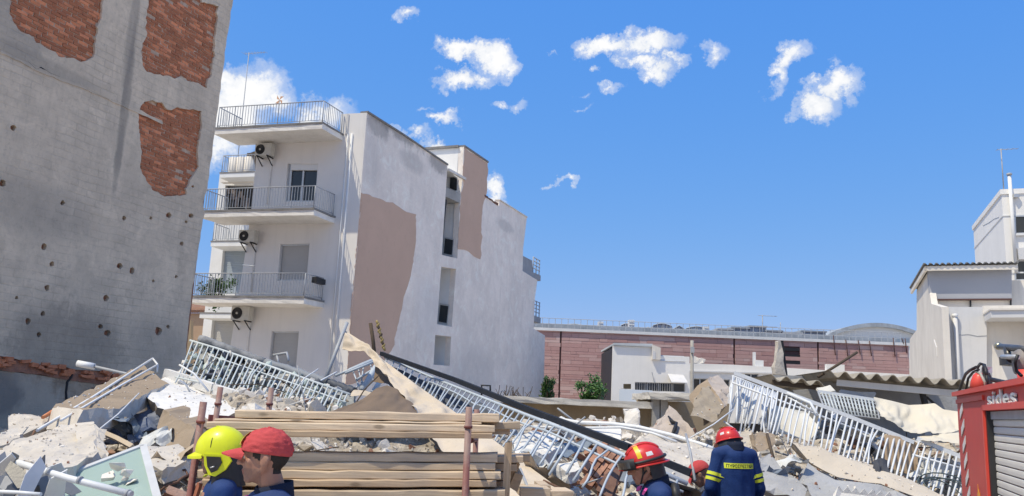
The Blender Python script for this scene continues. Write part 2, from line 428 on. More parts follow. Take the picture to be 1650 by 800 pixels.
def wall_mat(name, base, dark, ghost=.35, stains=(), streaks=(), mott=1.0):
    """old render: mottled, faint brick courses showing through, stains of their own shape"""
    m, g, b = newmat(name)
    pos = wpos(g)
    n1 = g.noise(pos, .55, 7, .62, .4).outputs['Fac']; n2 = g.noise(pos, 3.2, 7, .66).outputs['Fac']
    col = g.mix(g.ramp(n1, [(.38, 0), (.62, 1)]), base, dark); col = g.mix(g.math('MULTIPLY', g.ramp(g.noise(pos, 11, 6, .75, .6).outputs['Fac'], [(.54, 0), (.66, 1)]), .35 * mott), col, tuple(x * .5 for x in dark))
    col = g.mix(g.math('MULTIPLY', g.ramp(n2, [(.42, 0), (.66, 1)]), .42 * mott), col, tuple(x * .66 for x in dark))
    col = g.mix(g.math('MULTIPLY', g.ramp(g.noise(pos, 1.7, 6, .7, .8).outputs['Fac'], [(.52, 0), (.66, 1)]), .4), col, tuple(min(1, x * 1.25) for x in base))
    mp = g.add('ShaderNodeMapping'); mp.inputs['Scale'].default_value = (1.5, 1.5, .11); g.link(pos, mp.inputs[0])
    st = g.ramp(g.noise(mp.outputs[0], 1.8, 6, .65).outputs['Fac'], [(.5, 0), (.72, 1)])
    col = g.mix(g.math('MULTIPLY', st, .3 * max(mott, .6)), col, tuple(x * .6 for x in dark))
    # courses under the render
    sx = g.add('ShaderNodeSeparateXYZ'); g.link(pos, sx.inputs[0])
    cb = g.add('ShaderNodeCombineXYZ'); g.link(g.math('ADD', g.math('MULTIPLY', sx.outputs[0], .35), g.math('MULTIPLY', sx.outputs[1], .937)), cb.inputs[0]); g.link(sx.outputs[2], cb.inputs[1])
    ad = g.vmath('ADD', cb.outputs[0], None)
    wob = g.noise(pos, 1.4, 3, .5); sc = g.add('ShaderNodeVectorMath', operation='SCALE'); g.link(wob.outputs['Color'], sc.inputs[0]); sc.inputs['Scale'].default_value = .09
    ad = g.vmath('ADD', cb.outputs[0], sc.outputs[0])
    bt = g.add('ShaderNodeTexBrick'); g.link(ad, bt.inputs['Vector']); bt.inputs['Scale'].default_value = 1.0
    bt.inputs['Brick Width'].default_value = .46; bt.inputs['Row Height'].default_value = .16; bt.inputs['Mortar Size'].default_value = .018; bt.inputs['Mortar Smooth'].default_value = .8
    gm = g.math('MULTIPLY', bt.outputs['Fac'], g.math('MULTIPLY', g.ramp(g.noise(pos, .8, 4, .6).outputs['Fac'], [(.4, .15), (.62, 1)]), ghost))
    col = g.mix(gm, col, tuple(x * .55 for x in dark))
    for (c, r, k, cl) in stains:
        d = g.vmath('SUBTRACT', pos, tuple(c)); d = g.vmath('DIVIDE', d, tuple(r))
        L = g.math('ADD', g.vmath('LENGTH', d), g.math('ADD', g.math('MULTIPLY', g.math('SUBTRACT', n2, .5), 1.3), g.math('MULTIPLY', g.math('SUBTRACT', st, .5), .35)))
        col = g.mix(g.math('MULTIPLY', g.ramp(L, [(.40, 1), (1.02, 0)], 'EASE'), k), col, cl)
    g.link(col, b.inputs['Base Color']); b.inputs['Roughness'].default_value = .93
    hb = g.math('ADD', g.math('MULTIPLY', g.noise(pos, 14, 6, .7).outputs['Fac'], .8), g.math('MULTIPLY', gm, -1.2))
    hb = g.math('ADD', hb, g.math('MULTIPLY', n2, .8))
    bn = g.add('ShaderNodeBump'); bn.inputs['Strength'].default_value = .55; bn.inputs['Distance'].default_value = .03
    g.link(hb, bn.inputs['Height']); g.link(bn.outputs[0], b.inputs['Normal'])
    return m

# ================================================================ ground
gm = MB()
xs = [-1500, -300, -90] + list(range(-40, 41, 8)) + [90, 300, 1500]; ys = [-1500, -200, -60] + list(range(-24, 81, 8)) + [200, 500, 1500]
gm.grid([[V((x, y, 0)) for x in xs] for y in ys])
obj('ground', gm, M_ground, kind='structure', base=(0, 0, 0))

D1 = V((.350, .937, 0)).normalized(); N1 = V((D1.y, -D1.x, 0))          # the two party walls run along D1, facing N1
DF = V((.963, -.269, 0)).normalized(); NF = V((-.269, -.963, 0)).normalized()  # street facade of the white block
def onvert(p, py):                                  # point of the vertical through p seen at row py
    z = 5.0
    for _ in range(12):
        a = proj(V((p.x, p.y, z)))[1]; b2 = proj(V((p.x, p.y, z + .1)))[1]; z += (py - a) / (b2 - a) * .1
    return V((p.x, p.y, z))

# ================================================================ old building on the left (blind wall with lost render)
E0 = P(330, 400, 20.5); E0.z = 0
def LW(px, py): return hit(px, py, E0, N1)
old = thing('old_building', 'tall old building on the left with grey blind wall and exposed red brick patches', 'building', tuple(E0))
far0 = E0 - D1 * 10
def pr(p): return proj(p)
edge_r = [(404, -245), (375, 0), (371, 30), (366, 62), (358, 120), (352, 165), (346, 215), (340, 262), (334, 305), (327, 326), (329, 345), (321, 395), (314, 440), (306, 500), (301, 555), (297, 592), (291, 640)]
p_bl = pr(far0 + V((0, 0, .9))); p_tl = pr(far0 + V((0, 0, 15.2)))
outl = rough_loop(edge_r, 14, 1.0, 3)[:-14] if False else edge_r
rr = random.Random(4)
outl = [edge_r[0]]
for a, b_ in zip(edge_r[:-1], edge_r[1:]):
    m_ = max(1, int(abs(b_[1] - a[1]) / 10))
    for k in range(1, m_ + 1):
        outl.append((lerp(a[0], b_[0], k / m_) + rr.uniform(-1, 1), lerp(a[1], b_[1], k / m_)))
band_y = [(291, 640), (240, 612), (190, 606), (120, 597), (60, 588), (0, 578), (-120, 560)]
outl += [(240, 617), (205, 604), (186, 607), (160, 598), (120, 596), (95, 588), (60, 588), (20, 577), (-60, 565), (p_bl[0], 480), p_tl]
patches = [
 [(165, -60), (167, 0), (165, 15), (158, 42), (155, 62), (150, 92), (141, 96), (131, 102), (117, 95), (97, 92), (80, 79), (60, 67), (45, 55), (30, 47), (22, 32), (15, 20), (14, -20), (20, -62)],
 [(239, -45), (238, 0), (235, 55), (231, 72), (229, 85), (231, 107), (238, 116), (245, 120), (262, 122), (280, 125), (293, 124), (305, 131), (318, 135), (332, 142), (338, 122), (345, 100), (347, 62), (352, 20), (351, 10), (338, 8), (325, 2), (322, -30)],
 [(224, 170), (235, 167), (244, 161), (260, 167), (268, 176), (275, 179), (286, 173), (300, 174), (314, 177), (325, 180), (326, 200), (323, 220), (320, 240), (318, 268), (311, 280), (305, 290), (301, 303), (299, 316), (286, 315), (275, 317), (266, 315), (255, 310), (246, 304), (241, 300), (236, 291), (232, 285), (229, 277), (224, 270), (226, 250), (226, 230), (223, 195)]]
rr2 = random.Random(8)
patches = [rough_loop(rough_loop(p, 9, 2.2, i), 4, 1.0, i + 20) for i, p in enumerate(patches)]
holes = [(21, 206, 5), (4, 296, 6), (101, 327, 4), (200, 352, 3.5), (272, 347, 4.5), (308, 348, 4), (243, 352, 2.5), (300, 358, 2.5), (293, 393, 3.5), (71, 398, 5), (311, 301, 2.3), (84, 426, 4), (76, 464, 4.5), (69, 506, 4), (45, 518, 5), (63, 540, 4), (193, 429, 5), (213, 437, 5), (171, 481, 5), (162, 526, 4), (173, 537, 5.5), (284, 446, 2.6), (247, 453, 2.4), (271, 527, 3), (255, 534, 6.5), (27, 480, 3)]
hl = []
for i, (x, y, r) in enumerate(holes):
    hl.append([(x + cos(t) * r * rr.uniform(.72, 1.12), y + sin(t) * r * 1.12 * rr.uniform(.75, 1.12)) for t in [2 * pi * k / 9 for k in range(9)]])
st_c = LW(112, 560)
M_oldwall = wall_mat('old_render', (0.73, 0.60, 0.445), (0.61, 0.505, 0.38), .28, mott=.9,
    stains=[(st_c, (.9, 1.9, .95), .55, (.15, .135, .115)),
            (LW(203, 160), (.07, .17, 1.9), .5, (.20, .18, .155)), (LW(190, 260), (.05, .12, .9), .35, (.22, .2, .175)), (LW(212, 60), (.08, .2, 1.7), .45, (.2, .18, .16)),
            (LW(60, 100), (.9, 2.0, .2), .35, (.22, .2, .17)), 
            (LW(30, 330), (1.2, 2.6, .6), .3, (.17, .165, .155)), (LW(255, 560), (.5, 1.4, .8), .3, (.17, .168, .16)), (LW(30, 20), (.5, 1.2, 1.0), .35, (.2, .19, .18))])
wl = flat_region(outl, patches + hl, LW, back=-N1 * .095)
obj('wall', wl, M_oldwall, old)
# masonry body behind the render
core = MB(); o1 = E0 - N1 * .097 - D1 * .0; f1 = o1 - D1 * 10
pts = [o1 + D1 * -.12, f1, f1 - N1 * 7, o1 - N1 * 7 + D1 * -.12]
top = proj(E0)[0]
core.prism([V((p.x, p.y, 0)) for p in pts], (0, 0, 14.9))
M_core = surf('old_masonry', (0.40, 0.19, 0.12), (0.24, 0.12, 0.085), .95, 7, .7, .6, 30, spots=.5, stc=(.30, .26, .22))
obj('masonry', core, M_core, old)
rf = MB(); rf.prism([V((p.x, p.y, 14.9)) for p in [o1 + N1 * .1, f1 + N1 * .1, f1 - N1 * 7.1, o1 - N1 * 7.1]], (0, 0, .22)); obj('roof', rf, M_conc, old)
# render frame: the proud band over the upper storey
bandp = [(0, 78), (30, 92), (60, 108), (100, 124), (140, 140), (190, 162), (250, 190), (262, 196), (262, 200), (190, 168), (140, 146), (100, 131), (60, 115), (30, 99), (0, 86)]
bm_ = flat_region(rough_loop(bandp, 8, .9, 5), [], lambda x, y: LW(x, y) + N1 * .014, back=-N1 * .016); obj('render_ledge', bm_, M_oldwall, old)
cr = MB()
cr.tube([LW(x, y) + N1 * .004 for x, y in [(45, 100), (58, 112), (66, 109), (80, 118), (95, 124)]], .012, 4); obj('crack', cr, M_dark, old)
# the bricks themselves
def uz(u, z): return E0 + D1 * u - N1 * .05 + V((0, 0, z))
bricks = []
for row in range(20, 240):
    z = row * .0785 + .02
    for k in range(-60, 4):
        u = k * .243 + (row % 2) * .1215
        px, py = proj(uz(u, z))
        if not (-40 < px < 380 and -70 < py < 330): continue
        for pp in patches:
            cx = sum(q[0] for q in pp) / len(pp); cy = sum(q[1] for q in pp) / len(pp)
            qx = px + (cx - px) * .06; qy = py + (cy - py) * .06
            if inside2((qx, qy), pp): bricks.append((u, z, px, py)); break
rr.shuffle(bricks)
vis = sorted(bricks, key=lambda q: 0 if q[3] > 3 and q[2] > 3 else 1)
bmesh_ = []
for k in range(4):
    b_ = MB(); b_.box((0, 0, 0), (.228 - .006 * k, .1, .0655), jit=.006); bmesh_.append(b_.mesh('brick', M_brick))
RB = Matrix((D1, -N1, V((0, 0, 1)))).transposed().to_4x4()
rest = MB()
for i, (u, z, px, py) in enumerate(vis):
    p = uz(u, z) - N1 * (.05 + rr.uniform(-.004, .010)); R = RB @ Euler((rr.uniform(-.03, .03), rr.uniform(-.02, .02), rr.uniform(-.05, .05))).to_matrix().to_4x4()
    if rr.random() < .02: p -= N1 * .06
    if i < 300:
        Mx = Matrix.Translation(p) @ R; inst('brick', bmesh_[i % 4], Mx, old)
    else: rest.box(p, (.222, .1, .0655), R.to_3x3(), jit=.005)
if rest.v: obj('brickwork', rest, M_brick, old, kind='stuff')
mo = MB()
for pp in patches:
    flat_region(pp, [], lambda x, y: LW(x, y) - N1 * .064, mb=mo)
obj('mortar_bed', mo, M_mortar, old)
# lower storey: brick band and rough concrete below the render
bb = rough_loop([(-120, 545), (0, 572), (60, 582), (120, 592), (186, 603), (240, 612), (300, 628), (300, 640), (240, 632), (190, 622), (120, 613), (60, 603), (0, 596), (-120, 575)], 7, 1.8, 11)
mbb = flat_region(bb, [], lambda x, y: LW(x, y) - N1 * .035, back=-N1 * .02); obj('brick_band', mbb, M_core, old)
low = MB(); gp = proj(E0 - D1 * 10)
k = 0
for s in range(40):                                        # ragged course of broken bricks on the band
    x = rr.uniform(-10, 190); y = 577 + x * .14 + rr.uniform(-1, 12)
    low.box(LW(x, y) - N1 * .02, (rr.uniform(.1, .22), .12, .06), Matrix((D1, -N1, V((0, 0, 1)))).transposed(), jit=.02)
obj('broken_course', low, M_brick, old, kind='stuff')
lw = flat_region([(-150, 580), (0, 597), (60, 604), (120, 614), (190, 623), (240, 632), (300, 641), (300, 800), (-150, 900)], [], lambda x, y: LW(x, y) - N1 * .05)
M_lowwall = wall_mat('foundation_render', (.46, .36, .26), (.29, .22, .155), .15, stains=[(LW(40, 655), (.7, 1.4, .8), .6, (.5, .44, .36)), (LW(5, 640), (.3, .5, .5), .6, (.12, .12, .12))])
obj('foundation_wall', lw, M_lowwall, old)
cr = MB(); cr.tube([LW(x, y) - N1 * .045 for x, y in [(121, 596), (117, 608), (111, 616), (109, 632), (110, 650), (106, 670)]], [.03, .035, .03, .025, .03, .02], 5); obj('crack', cr, M_dark, old)
dk = flat_region(rough_loop([(150, 625), (165, 622), (185, 636), (205, 640), (200, 660), (150, 650)], 6, 1.5, 3), [], lambda x, y: LW(x, y) - N1 * .045)
obj('render_patch', dk, surf('red_render', (.28, .17, .12), (.2, .12, .09), .95, 5, .6, .5), old)

# ================================================================ white apartment block
C0 = P(576, 380, 30.5); C0.z = 0
def PW(px, py): return hit(px, py, C0, N1)
def FW(px, py, back=0.0): return hit(px, py, C0 - NF * back, NF)
wb = thing('apartment_block', 'white apartment block with balconies and a grey blind wall with beige patches', 'building', tuple(C0))
ctop = onvert(C0, 182); ct = proj(ctop); cb_ = proj(C0)
M_party = wall_mat('party_wall_render', (.92, .82, .72), (.80, .715, .63), .05, mott=.45,
    stains=[(PW(640, 205), (1.4, 3.6, .55), .62, (.19, .185, .175)), (PW(610, 200), (.6, 1.4, .7), .5, (.2, .19, .18)), (PW(665, 262), (.7, 1.6, .5), .35, (.27, .26, .25)),
            (PW(705, 262), (.6, 1.4, .5), .55, (.2, .19, .18)), (PW(815, 365), (.8, 2.0, .35), .35, (.3, .29, .28)), (PW(600, 260), (.4, .9, 1.2), .25, (.38, .37, .36)),
            (PW(760, 600), (1.4, 4, 1.8), .25, (.4, .39, .38)), (PW(690, 500), (.8, 2, 1.6), .3, (.66, .65, .64))])
outl = [ct, (650, 219), (690, 246), (721, 267), (712, 411), (737, 417), (741, 330), (745, 290), (747.5, 237), (786, 263), (783, 318), (792, 322), (797, 329), (804, 332), (804.5, 323), (849, 351), (843, 400), (842, 437), (866, 452), (862, 480), (860, 530), (878, 541), (876, 640), (873, 700), cb_]
outl = [outl[0]] + [q for a, b_ in zip(outl[:-1], outl[1:]) for q in ([(lerp(a[0], b_[0], k / 4) + rr.uniform(-.4, .4), lerp(a[1], b_[1], k / 4) + rr.uniform(-.4, .4)) for k in (1, 2, 3)] if max(a[1], b_[1]) < 400 else []) + [b_]]
slotB = [(711, 430), (735, 434), (728, 527), (704, 523)]; slotC = [(701.5, 540), (727, 543), (724.5, 590), (698.6, 588)]
pw = flat_region(outl, [slotB, slotC], PW, back=-N1 * .28)
obj('wall', pw, M_party, wb)
# light-well and slot interiors
wellB = -N1 * 1.1
def room(loop, depth, mt, name):
    a = [PW(*p) - N1 * .281 for p in loop]; b_ = [PW(*p) - N1 * depth for p in loop]; r_ = MB(); n = len(a)
    r_.add(a + b_, [(i, (i + 1) % n, n + (i + 1) % n, n + i) for i in range(n)] + [tuple(range(n, 2 * n))]); return obj(name, r_, mt, wb)
room(slotB, 1.9, M_white, 'light_well'); room(slotC, 1.9, M_white, 'light_well')
room([(722, 268), (711, 411), (738, 417), (742, 330), (748, 288)], 2.6, M_white, 'light_well')
def patch(loop, nm='window', off=.0, mt=M_dark, depth=1.29, th=.03):
    q = flat_region(loop, [], lambda x, y: PW(x, y) - N1 * depth, back=-N1 * th); return obj(nm, q, mt, wb)
def bwin(loop, J, nm='window'):                          # window in the far reveal of a light well, facing the street
    jp = PW(*J) - D1 * .012; a = [hit(x, y, jp, D1) for x, y in loop]
    f_ = MB(); f_.prism(a, D1 * -.03); o = obj(nm, f_, M_alu, wb)
    c = sum(a, V((0, 0, 0))) / 4; g_ = MB(); g_.prism([c + (p - c) * .84 - D1 * .034 for p in a], D1 * .03); obj('pane', g_, M_glass, o)
bwin([(709, 489), (724.5, 491.5), (721, 524), (705.5, 521)], (731, 480)); bwin([(716.5, 382), (732, 385.5), (729.5, 414), (714, 411)], (738, 400)); bwin([(725, 282), (738, 287), (737, 311), (724, 305)], (743, 320))
# well balcony and gutter beam
bal = MB(); a = [PW(x, y) - N1 * .02 for x, y in [(718.5, 302), (744, 313), (743, 328), (719, 317)]]; bal.prism(a, -N1 * 1.5); obj('well_balcony', bal, M_conc, wb)
gb = MB(); gb.beam(PW(721, 274) + N1 * .05, PW(748, 289) + N1 * .05, .12, .12); obj('gutter', gb, M_cream, wb)
gb = MB(); gb.tube([PW(721, 322) - N1 * .1, PW(716, 380) - N1 * .1, PW(713, 411) - N1 * .1], .06, 8); obj('drain_pipe', gb, M_dark, wb)
# beige render patches, one coat thicker than the wall
bp1 = [(583, 311), (592, 314), (603, 318), (621, 325), (632, 328), (645, 336), (670, 347), (671, 362), (669, 400), (665, 425), (662, 439), (656, 458), (650, 480), (646, 498), (644, 510), (638, 535), (634, 556), (620, 582), (608, 600), (590, 612), (556, 622)]
cc = [(proj(onvert(C0, y))[0] + .3, y) for y in (622, 560, 500, 440, 380, 330, 311)]
pb = flat_region(cc[::-1][0:0] + rough_loop(rough_loop(bp1, 9, 1.6, 2), 4, .6, 3) + cc, [], lambda x, y: PW(x, y) + N1 * .012, back=-N1 * .012); obj('beige_render_patch', pb, M_beige, wb)
bp2 = [(748, 238), (786, 264), (784.5, 300), (783, 318), (777, 335), (776, 365), (776, 392), (775, 412), (773, 419), (763, 412), (753, 405), (738.5, 402), (739, 375), (741, 345), (744, 310), (746, 290)]
pb = flat_region(rough_loop(rough_loop(bp2, 9, 1.3, 9), 4, .5, 4), [], lambda x, y: PW(x, y) + N1 * .012, back=-N1 * .012); obj('beige_render_patch', pb, M_beige, wb)
# coping and parapets
def coping(pts, wdt=.34, h=.07, mt=M_conc, nm='coping', on=PW):
    c_ = MB()
    for a, b_ in zip(pts[:-1], pts[1:]): c_.beam(on(*a) - N1 * (wdt / 2 - .05) + V((0, 0, h / 2 + .003)), on(*b_) - N1 * (wdt / 2 - .05) + V((0, 0, h / 2 + .003)), wdt, h)
    return obj(nm, c_, mt, wb)
M_copd = surf('weathered_coping', (.27, .26, .25), (.17, .165, .16), .95, 4, .6, .5)
coping([ct, (650, 219), (721, 267)], mt=M_copd); coping([(747.5, 237), (786, 263)], .3, .09, M_copd); coping([(804.5, 323), (849, 351)], .3, .05, M_cream)
tl = MB()
for k in range(5): tl.box(PW(783 + k * 4.2, 318 + k * 2.8) + V((0, 0, .03)) - N1 * .12, (.3, .4, .1), Matrix((N1, D1, V((0, 0, 1)))).transposed(), jit=.03)
obj('broken_tile_edge', tl, surf('red_tile', (.2, .09, .06), (.13, .07, .05), .9, 8, .5, .4), wb, kind='stuff')
# stair tower: white front and roof
tz = PW(747.5, 237); tzr = PW(786, 263)
twb = MB(); a0 = V((tz.x, tz.y, 0)) - N1 * .285; a1 = a0 + D1 * ((tzr - tz).dot(D1) - .02)
wdt = 2.9
tpoly = [V((p.x, p.y, PW(721, 267).z - 2.4)) for p in (a0, a1, a1 - N1 * wdt, a0 - N1 * wdt)]
twb.prism(tpoly, (0, 0, tz.z - .03 - tpoly[0].z)); obj('stair_tower', twb, M_white2, wb)
tr = MB(); zt = tz.z - .028
tr.prism([V((p.x, p.y, zt)) for p in (a0 - D1 * .12 + N1 * .03, a1 + D1 * .1 + N1 * .03, a1 - N1 * (wdt + .15) + D1 * .1, a0 - N1 * (wdt + .15) - D1 * .12)], (0, 0, .11)); obj('tower_roof', tr, M_copd, wb)
# body of the block behind (roof, back)
zr = PW(721, 267).z - .9
L1 = (PW(721, 267) - C0).dot(D1); Lall = (PW(846, 380) - C0).dot(D1); L2 = (PW(860, 500) - C0).dot(D1)
bd = MB(); q0 = C0 - N1 * 1.62 + D1 * .3
bd.prism([V((p.x, p.y, 0)) for p in (q0, q0 + D1 * (Lall - .5), q0 + D1 * (Lall - .5) - N1 * 3, q0 - N1 * 3)], (0, 0, zr - 2.5)); 
q1 = C0 - N1 * .29 + D1 * .3
bd.prism([V((p.x, p.y, zr - 2.4)) for p in (q1, q1 + D1 * (L1 - .5), q1 + D1 * (L1 - .5) - N1 * 3, q1 - N1 * 3)], (0, 0, 2.5)); obj('roof', bd, M_concL, wb)

# ---- street facade
fl_edge = [(416, 205), (413, 253), (405, 337), (396, 403), (378, 515), (366, 590), (352, 690)]
cpt = lambda y: tuple(proj(onvert(C0, y)))
fac = fl_edge + [cb_, cpt(500), cpt(300), ct]
ztop = onvert(C0, 182).z
win1 = [(463.5, 264), (512.5, 264.5), (508, 325), (458.5, 325)]; win2 = [(452, 394), (499, 393), (494, 452), (447, 453)]; win3 = [(438, 534), (482, 534), (477, 593), (432, 594)]
fm = flat_region([(416, 214)] + fl_edge[1:] + [cb_, cpt(500), cpt(300), ct, (550, 184), (548, 213)], [win1, win2, win3], FW, back=-NF * .2)
M_facade = surf('facade_paint', (.82, .79, .745), (.75, .72, .68), .85, .8, .5, .12, 20, streak=.2, stc=(.5, .49, .47))
obj('facade', fm, M_facade, wb)
sd = MB(); lt = FW(413, 253); sp = [V((lt.x, lt.y, 0)) - NF * .203, V((lt.x, lt.y, 0)) - NF * 6.0, V((C0.x, C0.y, 0)) - NF * 6 - N1 * 2, V((C0.x, C0.y, 0)) - NF * .203 - N1 * .6]
sd.prism(sp, (0, 0, FW(416, 214).z - .05)); obj('block_body', sd, M_white, wb)
def slats(mb, a, b_, c, d, n, out):
    for i in range(n):
        t0 = i / n; t1 = (i + .93) / n
        p = [lerp(a, d, t0), lerp(b_, c, t0), lerp(b_, c, t1), lerp(a, d, t1)]; mb.prism(p, out)
def window(loop, shut, mt):
    a = [FW(x, y) - NF * .1 for x, y in loop]                    # tl tr br bl
    fr = MB(); rim = .055
    c = sum(a, V((0, 0, 0))) / 4
    for i in range(4):
        p, q = a[i], a[(i + 1) % 4]; fr.beam(p + (c - p) * .03, q + (c - q) * .03, .06, .07, tuple(NF))
    o = obj('window', fr, M_alu, wb)
    s1 = shut
    up1 = [a[0], a[1], lerp(a[1], a[2], s1), lerp(a[0], a[3], s1)]
    sh = MB(); slats(sh, *[p - NF * .02 for p in up1], max(3, int(26 * s1)), -NF * .02); obj('shutter', sh, mt, o)
    if s1 < .98:
        gl = MB(); g4 = [p - NF * .05 for p in a]; gl.prism(g4, -NF * .02); obj('pane', gl, M_glass, o)
        mu = MB(); mu.beam(lerp(a[0], a[1], .5) - NF * .02, lerp(a[3], a[2], .5) - NF * .02, .07, .05, tuple(NF)); mu.beam(lerp(a[0], a[1], .08) - NF * .02, lerp(a[3], a[2], .08) - NF * .02, .1, .05, tuple(NF)); obj('mullion', mu, M_alu, o)
        bx = MB(); bx.prism([a[0] - NF * .0 + (a[1] - a[0]) * .1, a[1], lerp(a[1], a[2], .16), lerp(a[0], a[3], .16) + (a[1] - a[0]) * .1], NF * .06); obj('shutter_box', bx, M_white, o)
window(win1, .17, M_shut); window(win2, 1.0, M_shut); window(win3, 1.0, M_shut)
# balconies
bus = {}
def stick(name, r, mt, n=6):
    mb = MB(); mb.tube([(0, 0, 0), (0, 0, 1)], r, n); return mb.mesh(name, mt)
BAL = stick('baluster', .011, M_rail, 4)
def railing(parent, pts, h, step, mt=M_rail, post=.02, me=BAL, nm='railing', mid=()):
    r_ = MB(); tops = [p + V((0, 0, h)) for p in pts]
    r_.tube(tops, .02, 6); r_.tube([p + V((0, 0, .09)) for p in pts], .012, 5)
    for p in pts: r_.tube([p, p + V((0, 0, h))], post, 6)
    for z in mid: r_.tube([p + V((0, 0, z)) for p in pts], .014, 5)
    o = obj(nm, r_, mt, parent)
    for a, b_ in zip(pts[:-1], pts[1:]):
        n = max(2, int((b_ - a).length / step))
        for k in range(1, n):
            p = lerp(a, b_, k / n)
            if k % 8 == 0: inst('baluster', me, Matrix.Translation(p) @ Matrix.Diagonal((1.7, 1.7, h, 1)), o)
            else: inst('baluster', me, stickM(p + V((0, 0, .09)), p + V((0, 0, h))), o)
    return o
M_balc = surf('balcony_paint', (.82, .79, .74), (.70, .67, .62), .85, 2.2, .5, .25, 24, streak=.3, stc=(.40, .37, .33), spots=.22)
def balcony(yb, xr, xl, attach_x, attach_y, yt, rail_h):
    """slab whose front right corner shows at (xr, yb); front left corner at column xl"""
    A = FW(attach_x, attach_y)
    zt = A.z
    # solve projection along -D1 so that the front right corner lands on xr
    lo, hi = .2, 3.0
    for _ in range(40):
        m_ = (lo + hi) / 2; x = proj(A - D1 * m_)[0]
        if x > xr: lo = m_
        else: hi = m_
    dpt = lo; FR = A - D1 * dpt
    lo, hi = .5, 9
    for _ in range(40):
        m_ = (lo + hi) / 2; x = proj(FR - DF * m_)[0]
        if x > xl: lo = m_
        else: hi = m_
    FL = FR - DF * lo; BL = FL + D1 * dpt
    top = zt; s_ = MB(); th = .2
    loop = [V((p.x, p.y, top)) for p in (FR, FL, BL, A)]
    rough_slab([p - V((0, 0, th)) for p in loop], (0, 0, th), .25, .008, int(yb), s_); o = obj('balcony', s_, M_balc, wb)
    e_ = MB()
    out = [V((p.x, p.y, top + .002)) for p in (FR - D1 * .03 + DF * .02, FL - D1 * .03 - DF * .02, BL - DF * .02, A + DF * .02)]
    e_.prism(out, (0, 0, .07)); obj('slab_edge', e_, M_copd, o)
    ins = [V((p.x, p.y, top + .07)) for p in (A - D1 * .06 - DF * .06, FR + D1 * .06 - DF * .06, FL + D1 * .06 + DF * .06, BL + DF * .06)]
    return o, ins, (FR, FL, BL, A)
b1, i1, c1 = balcony(204, 520, 346, 553, 219, 165, .8); b2, i2, c2 = balcony(341, 506, 322, 540, 352, 298, .8); b3, i3, c3 = balcony(484, 490, 300, 522, 488, 442, .8)
for b_, i_ in ((b1, i1), (b2, i2), (b3, i3)): 
    railing(wb, i_, .83, .115)
# terrace slab under the roof railing joins the facade top
# drain pipe at the corner
dp = MB(); dp.tube([onvert(C0, 215) + NF * .07 - N1 * .55 + V((0, 0, 0)), V((C0.x, C0.y, .3)) + NF * .07 - N1 * .55], .045, 8)
dp.tube([onvert(C0, 215) + NF * .07 - N1 * .72, V((C0.x, C0.y, .3)) + NF * .07 - N1 * .72], .03, 8); obj('drain_pipe', dp, M_white, wb)
fr_ = MB(); pz = onvert(C0, 215) - DF * .78; fr_.beam(pz + NF * .02 + V((0, 0, .0)), pz + NF * .02 + V((0, 0, .8)), .08, .05); obj('post', fr_, M_cream, wb)
# ---- rear wing on the left
WD = 6.2
def WW(px, py, d=WD): return hit(px, py, C0 - NF * d, NF)
wing = MB(); l1 = WW(352, 300); l1.z = 0; r1 = WW(425, 300); r1.z = 0
ztw = WW(380, 281).z
wg = flat_region([(proj(V((l1.x, l1.y, ztw)))[0], proj(V((l1.x, l1.y, ztw)))[1]), proj(V((r1.x, r1.y, ztw))), proj(r1), proj(l1)], [[(363, 299), (409, 299), (405, 345), (360, 345)], [(359, 404), (396, 403), (389, 474), (353, 474)], [(342, 516), (380, 515), (374, 580), (336, 580)]], lambda x, y: WW(x, y), back=-NF * .25)
obj('wing_facade', wg, M_white, wb)
wr = MB(); wr.prism([V((p.x, p.y, 0)) - NF * .26 for p in (l1, r1, r1 - NF * 4, l1 - NF * 4)], (0, 0, ztw - .2)); obj('wing_body', wr, M_white2, wb)
for lp, mt, nm in (([(363, 299), (409, 299), (405, 345), (360, 345)], M_dark, 'loggia_opening'), ([(359, 404), (396, 403), (389, 474), (353, 474)], M_shutb, 'balcony_door'), ([(342, 516), (380, 515), (374, 580), (336, 580)], M_shut, 'balcony_door')):
    q = MB(); a = [WW(x, y) - NF * .2 for x, y in lp]
    if mt is M_dark: q.prism(a, -NF * .04)
    else: slats(q, *a, 24, -NF * .03)
    obj(nm, q, mt, wb)
def wing_balcony(y, xl, xr, thpx, rail=True):
    z1 = WW((xl + xr) / 2, y, WD - 1.2).z
    a = WW(xl, y, WD - 1.2); b_ = WW(xr, y, WD - 1.2); s_ = MB(); lp = [V((p.x, p.y, z1)) for p in (a, b_, b_ - NF * 1.2, a - NF * 1.2)]
    s_.prism(lp, (0, 0, -.2)); o = obj('balcony', s_, M_white, wb); e_ = MB(); e_.prism([p + V((0, 0, .002)) - (DF * .02 if i in (0, 3) else -DF * .02) + (NF * .02 if i < 2 else NF * 0) for i, p in enumerate(lp)], (0, 0, .06)); obj('slab_edge', e_, M_copd, o)
    if rail:
        p = [q + V((0, 0, .06)) for q in lp]
        railing(wb, [p[3] + DF * .05, p[0] + DF * .05 - NF * .05, p[1] - NF * .05 - DF * .05], .82, .13)
    return lp
t1 = wing_balcony(279, 354.5, 412, 6); wing_balcony(390, 340, 396, 7); wing_balcony(506, 322, 384, 8, False)
ob = MB(); ob.beam(WW(358, 293, WD - .3), WW(410, 291, WD - .3), .3, .16); obj('loggia_beam', ob, M_cream, wb)
jn = MB()
for k in range(7):
    x = 364 + k * 6 + rr.uniform(-2, 2); jn.box(WW(x, 318 + rr.uniform(-12, 10), WD + .15), (rr.uniform(.1, .25), .1, rr.uniform(.2, .6)), jit=.03)
obj('loggia_clutter', jn, surf('mixed_clutter', (.25, .2, .17), (.1, .1, .11), .8, 4, .8, .2), wb, kind='stuff')

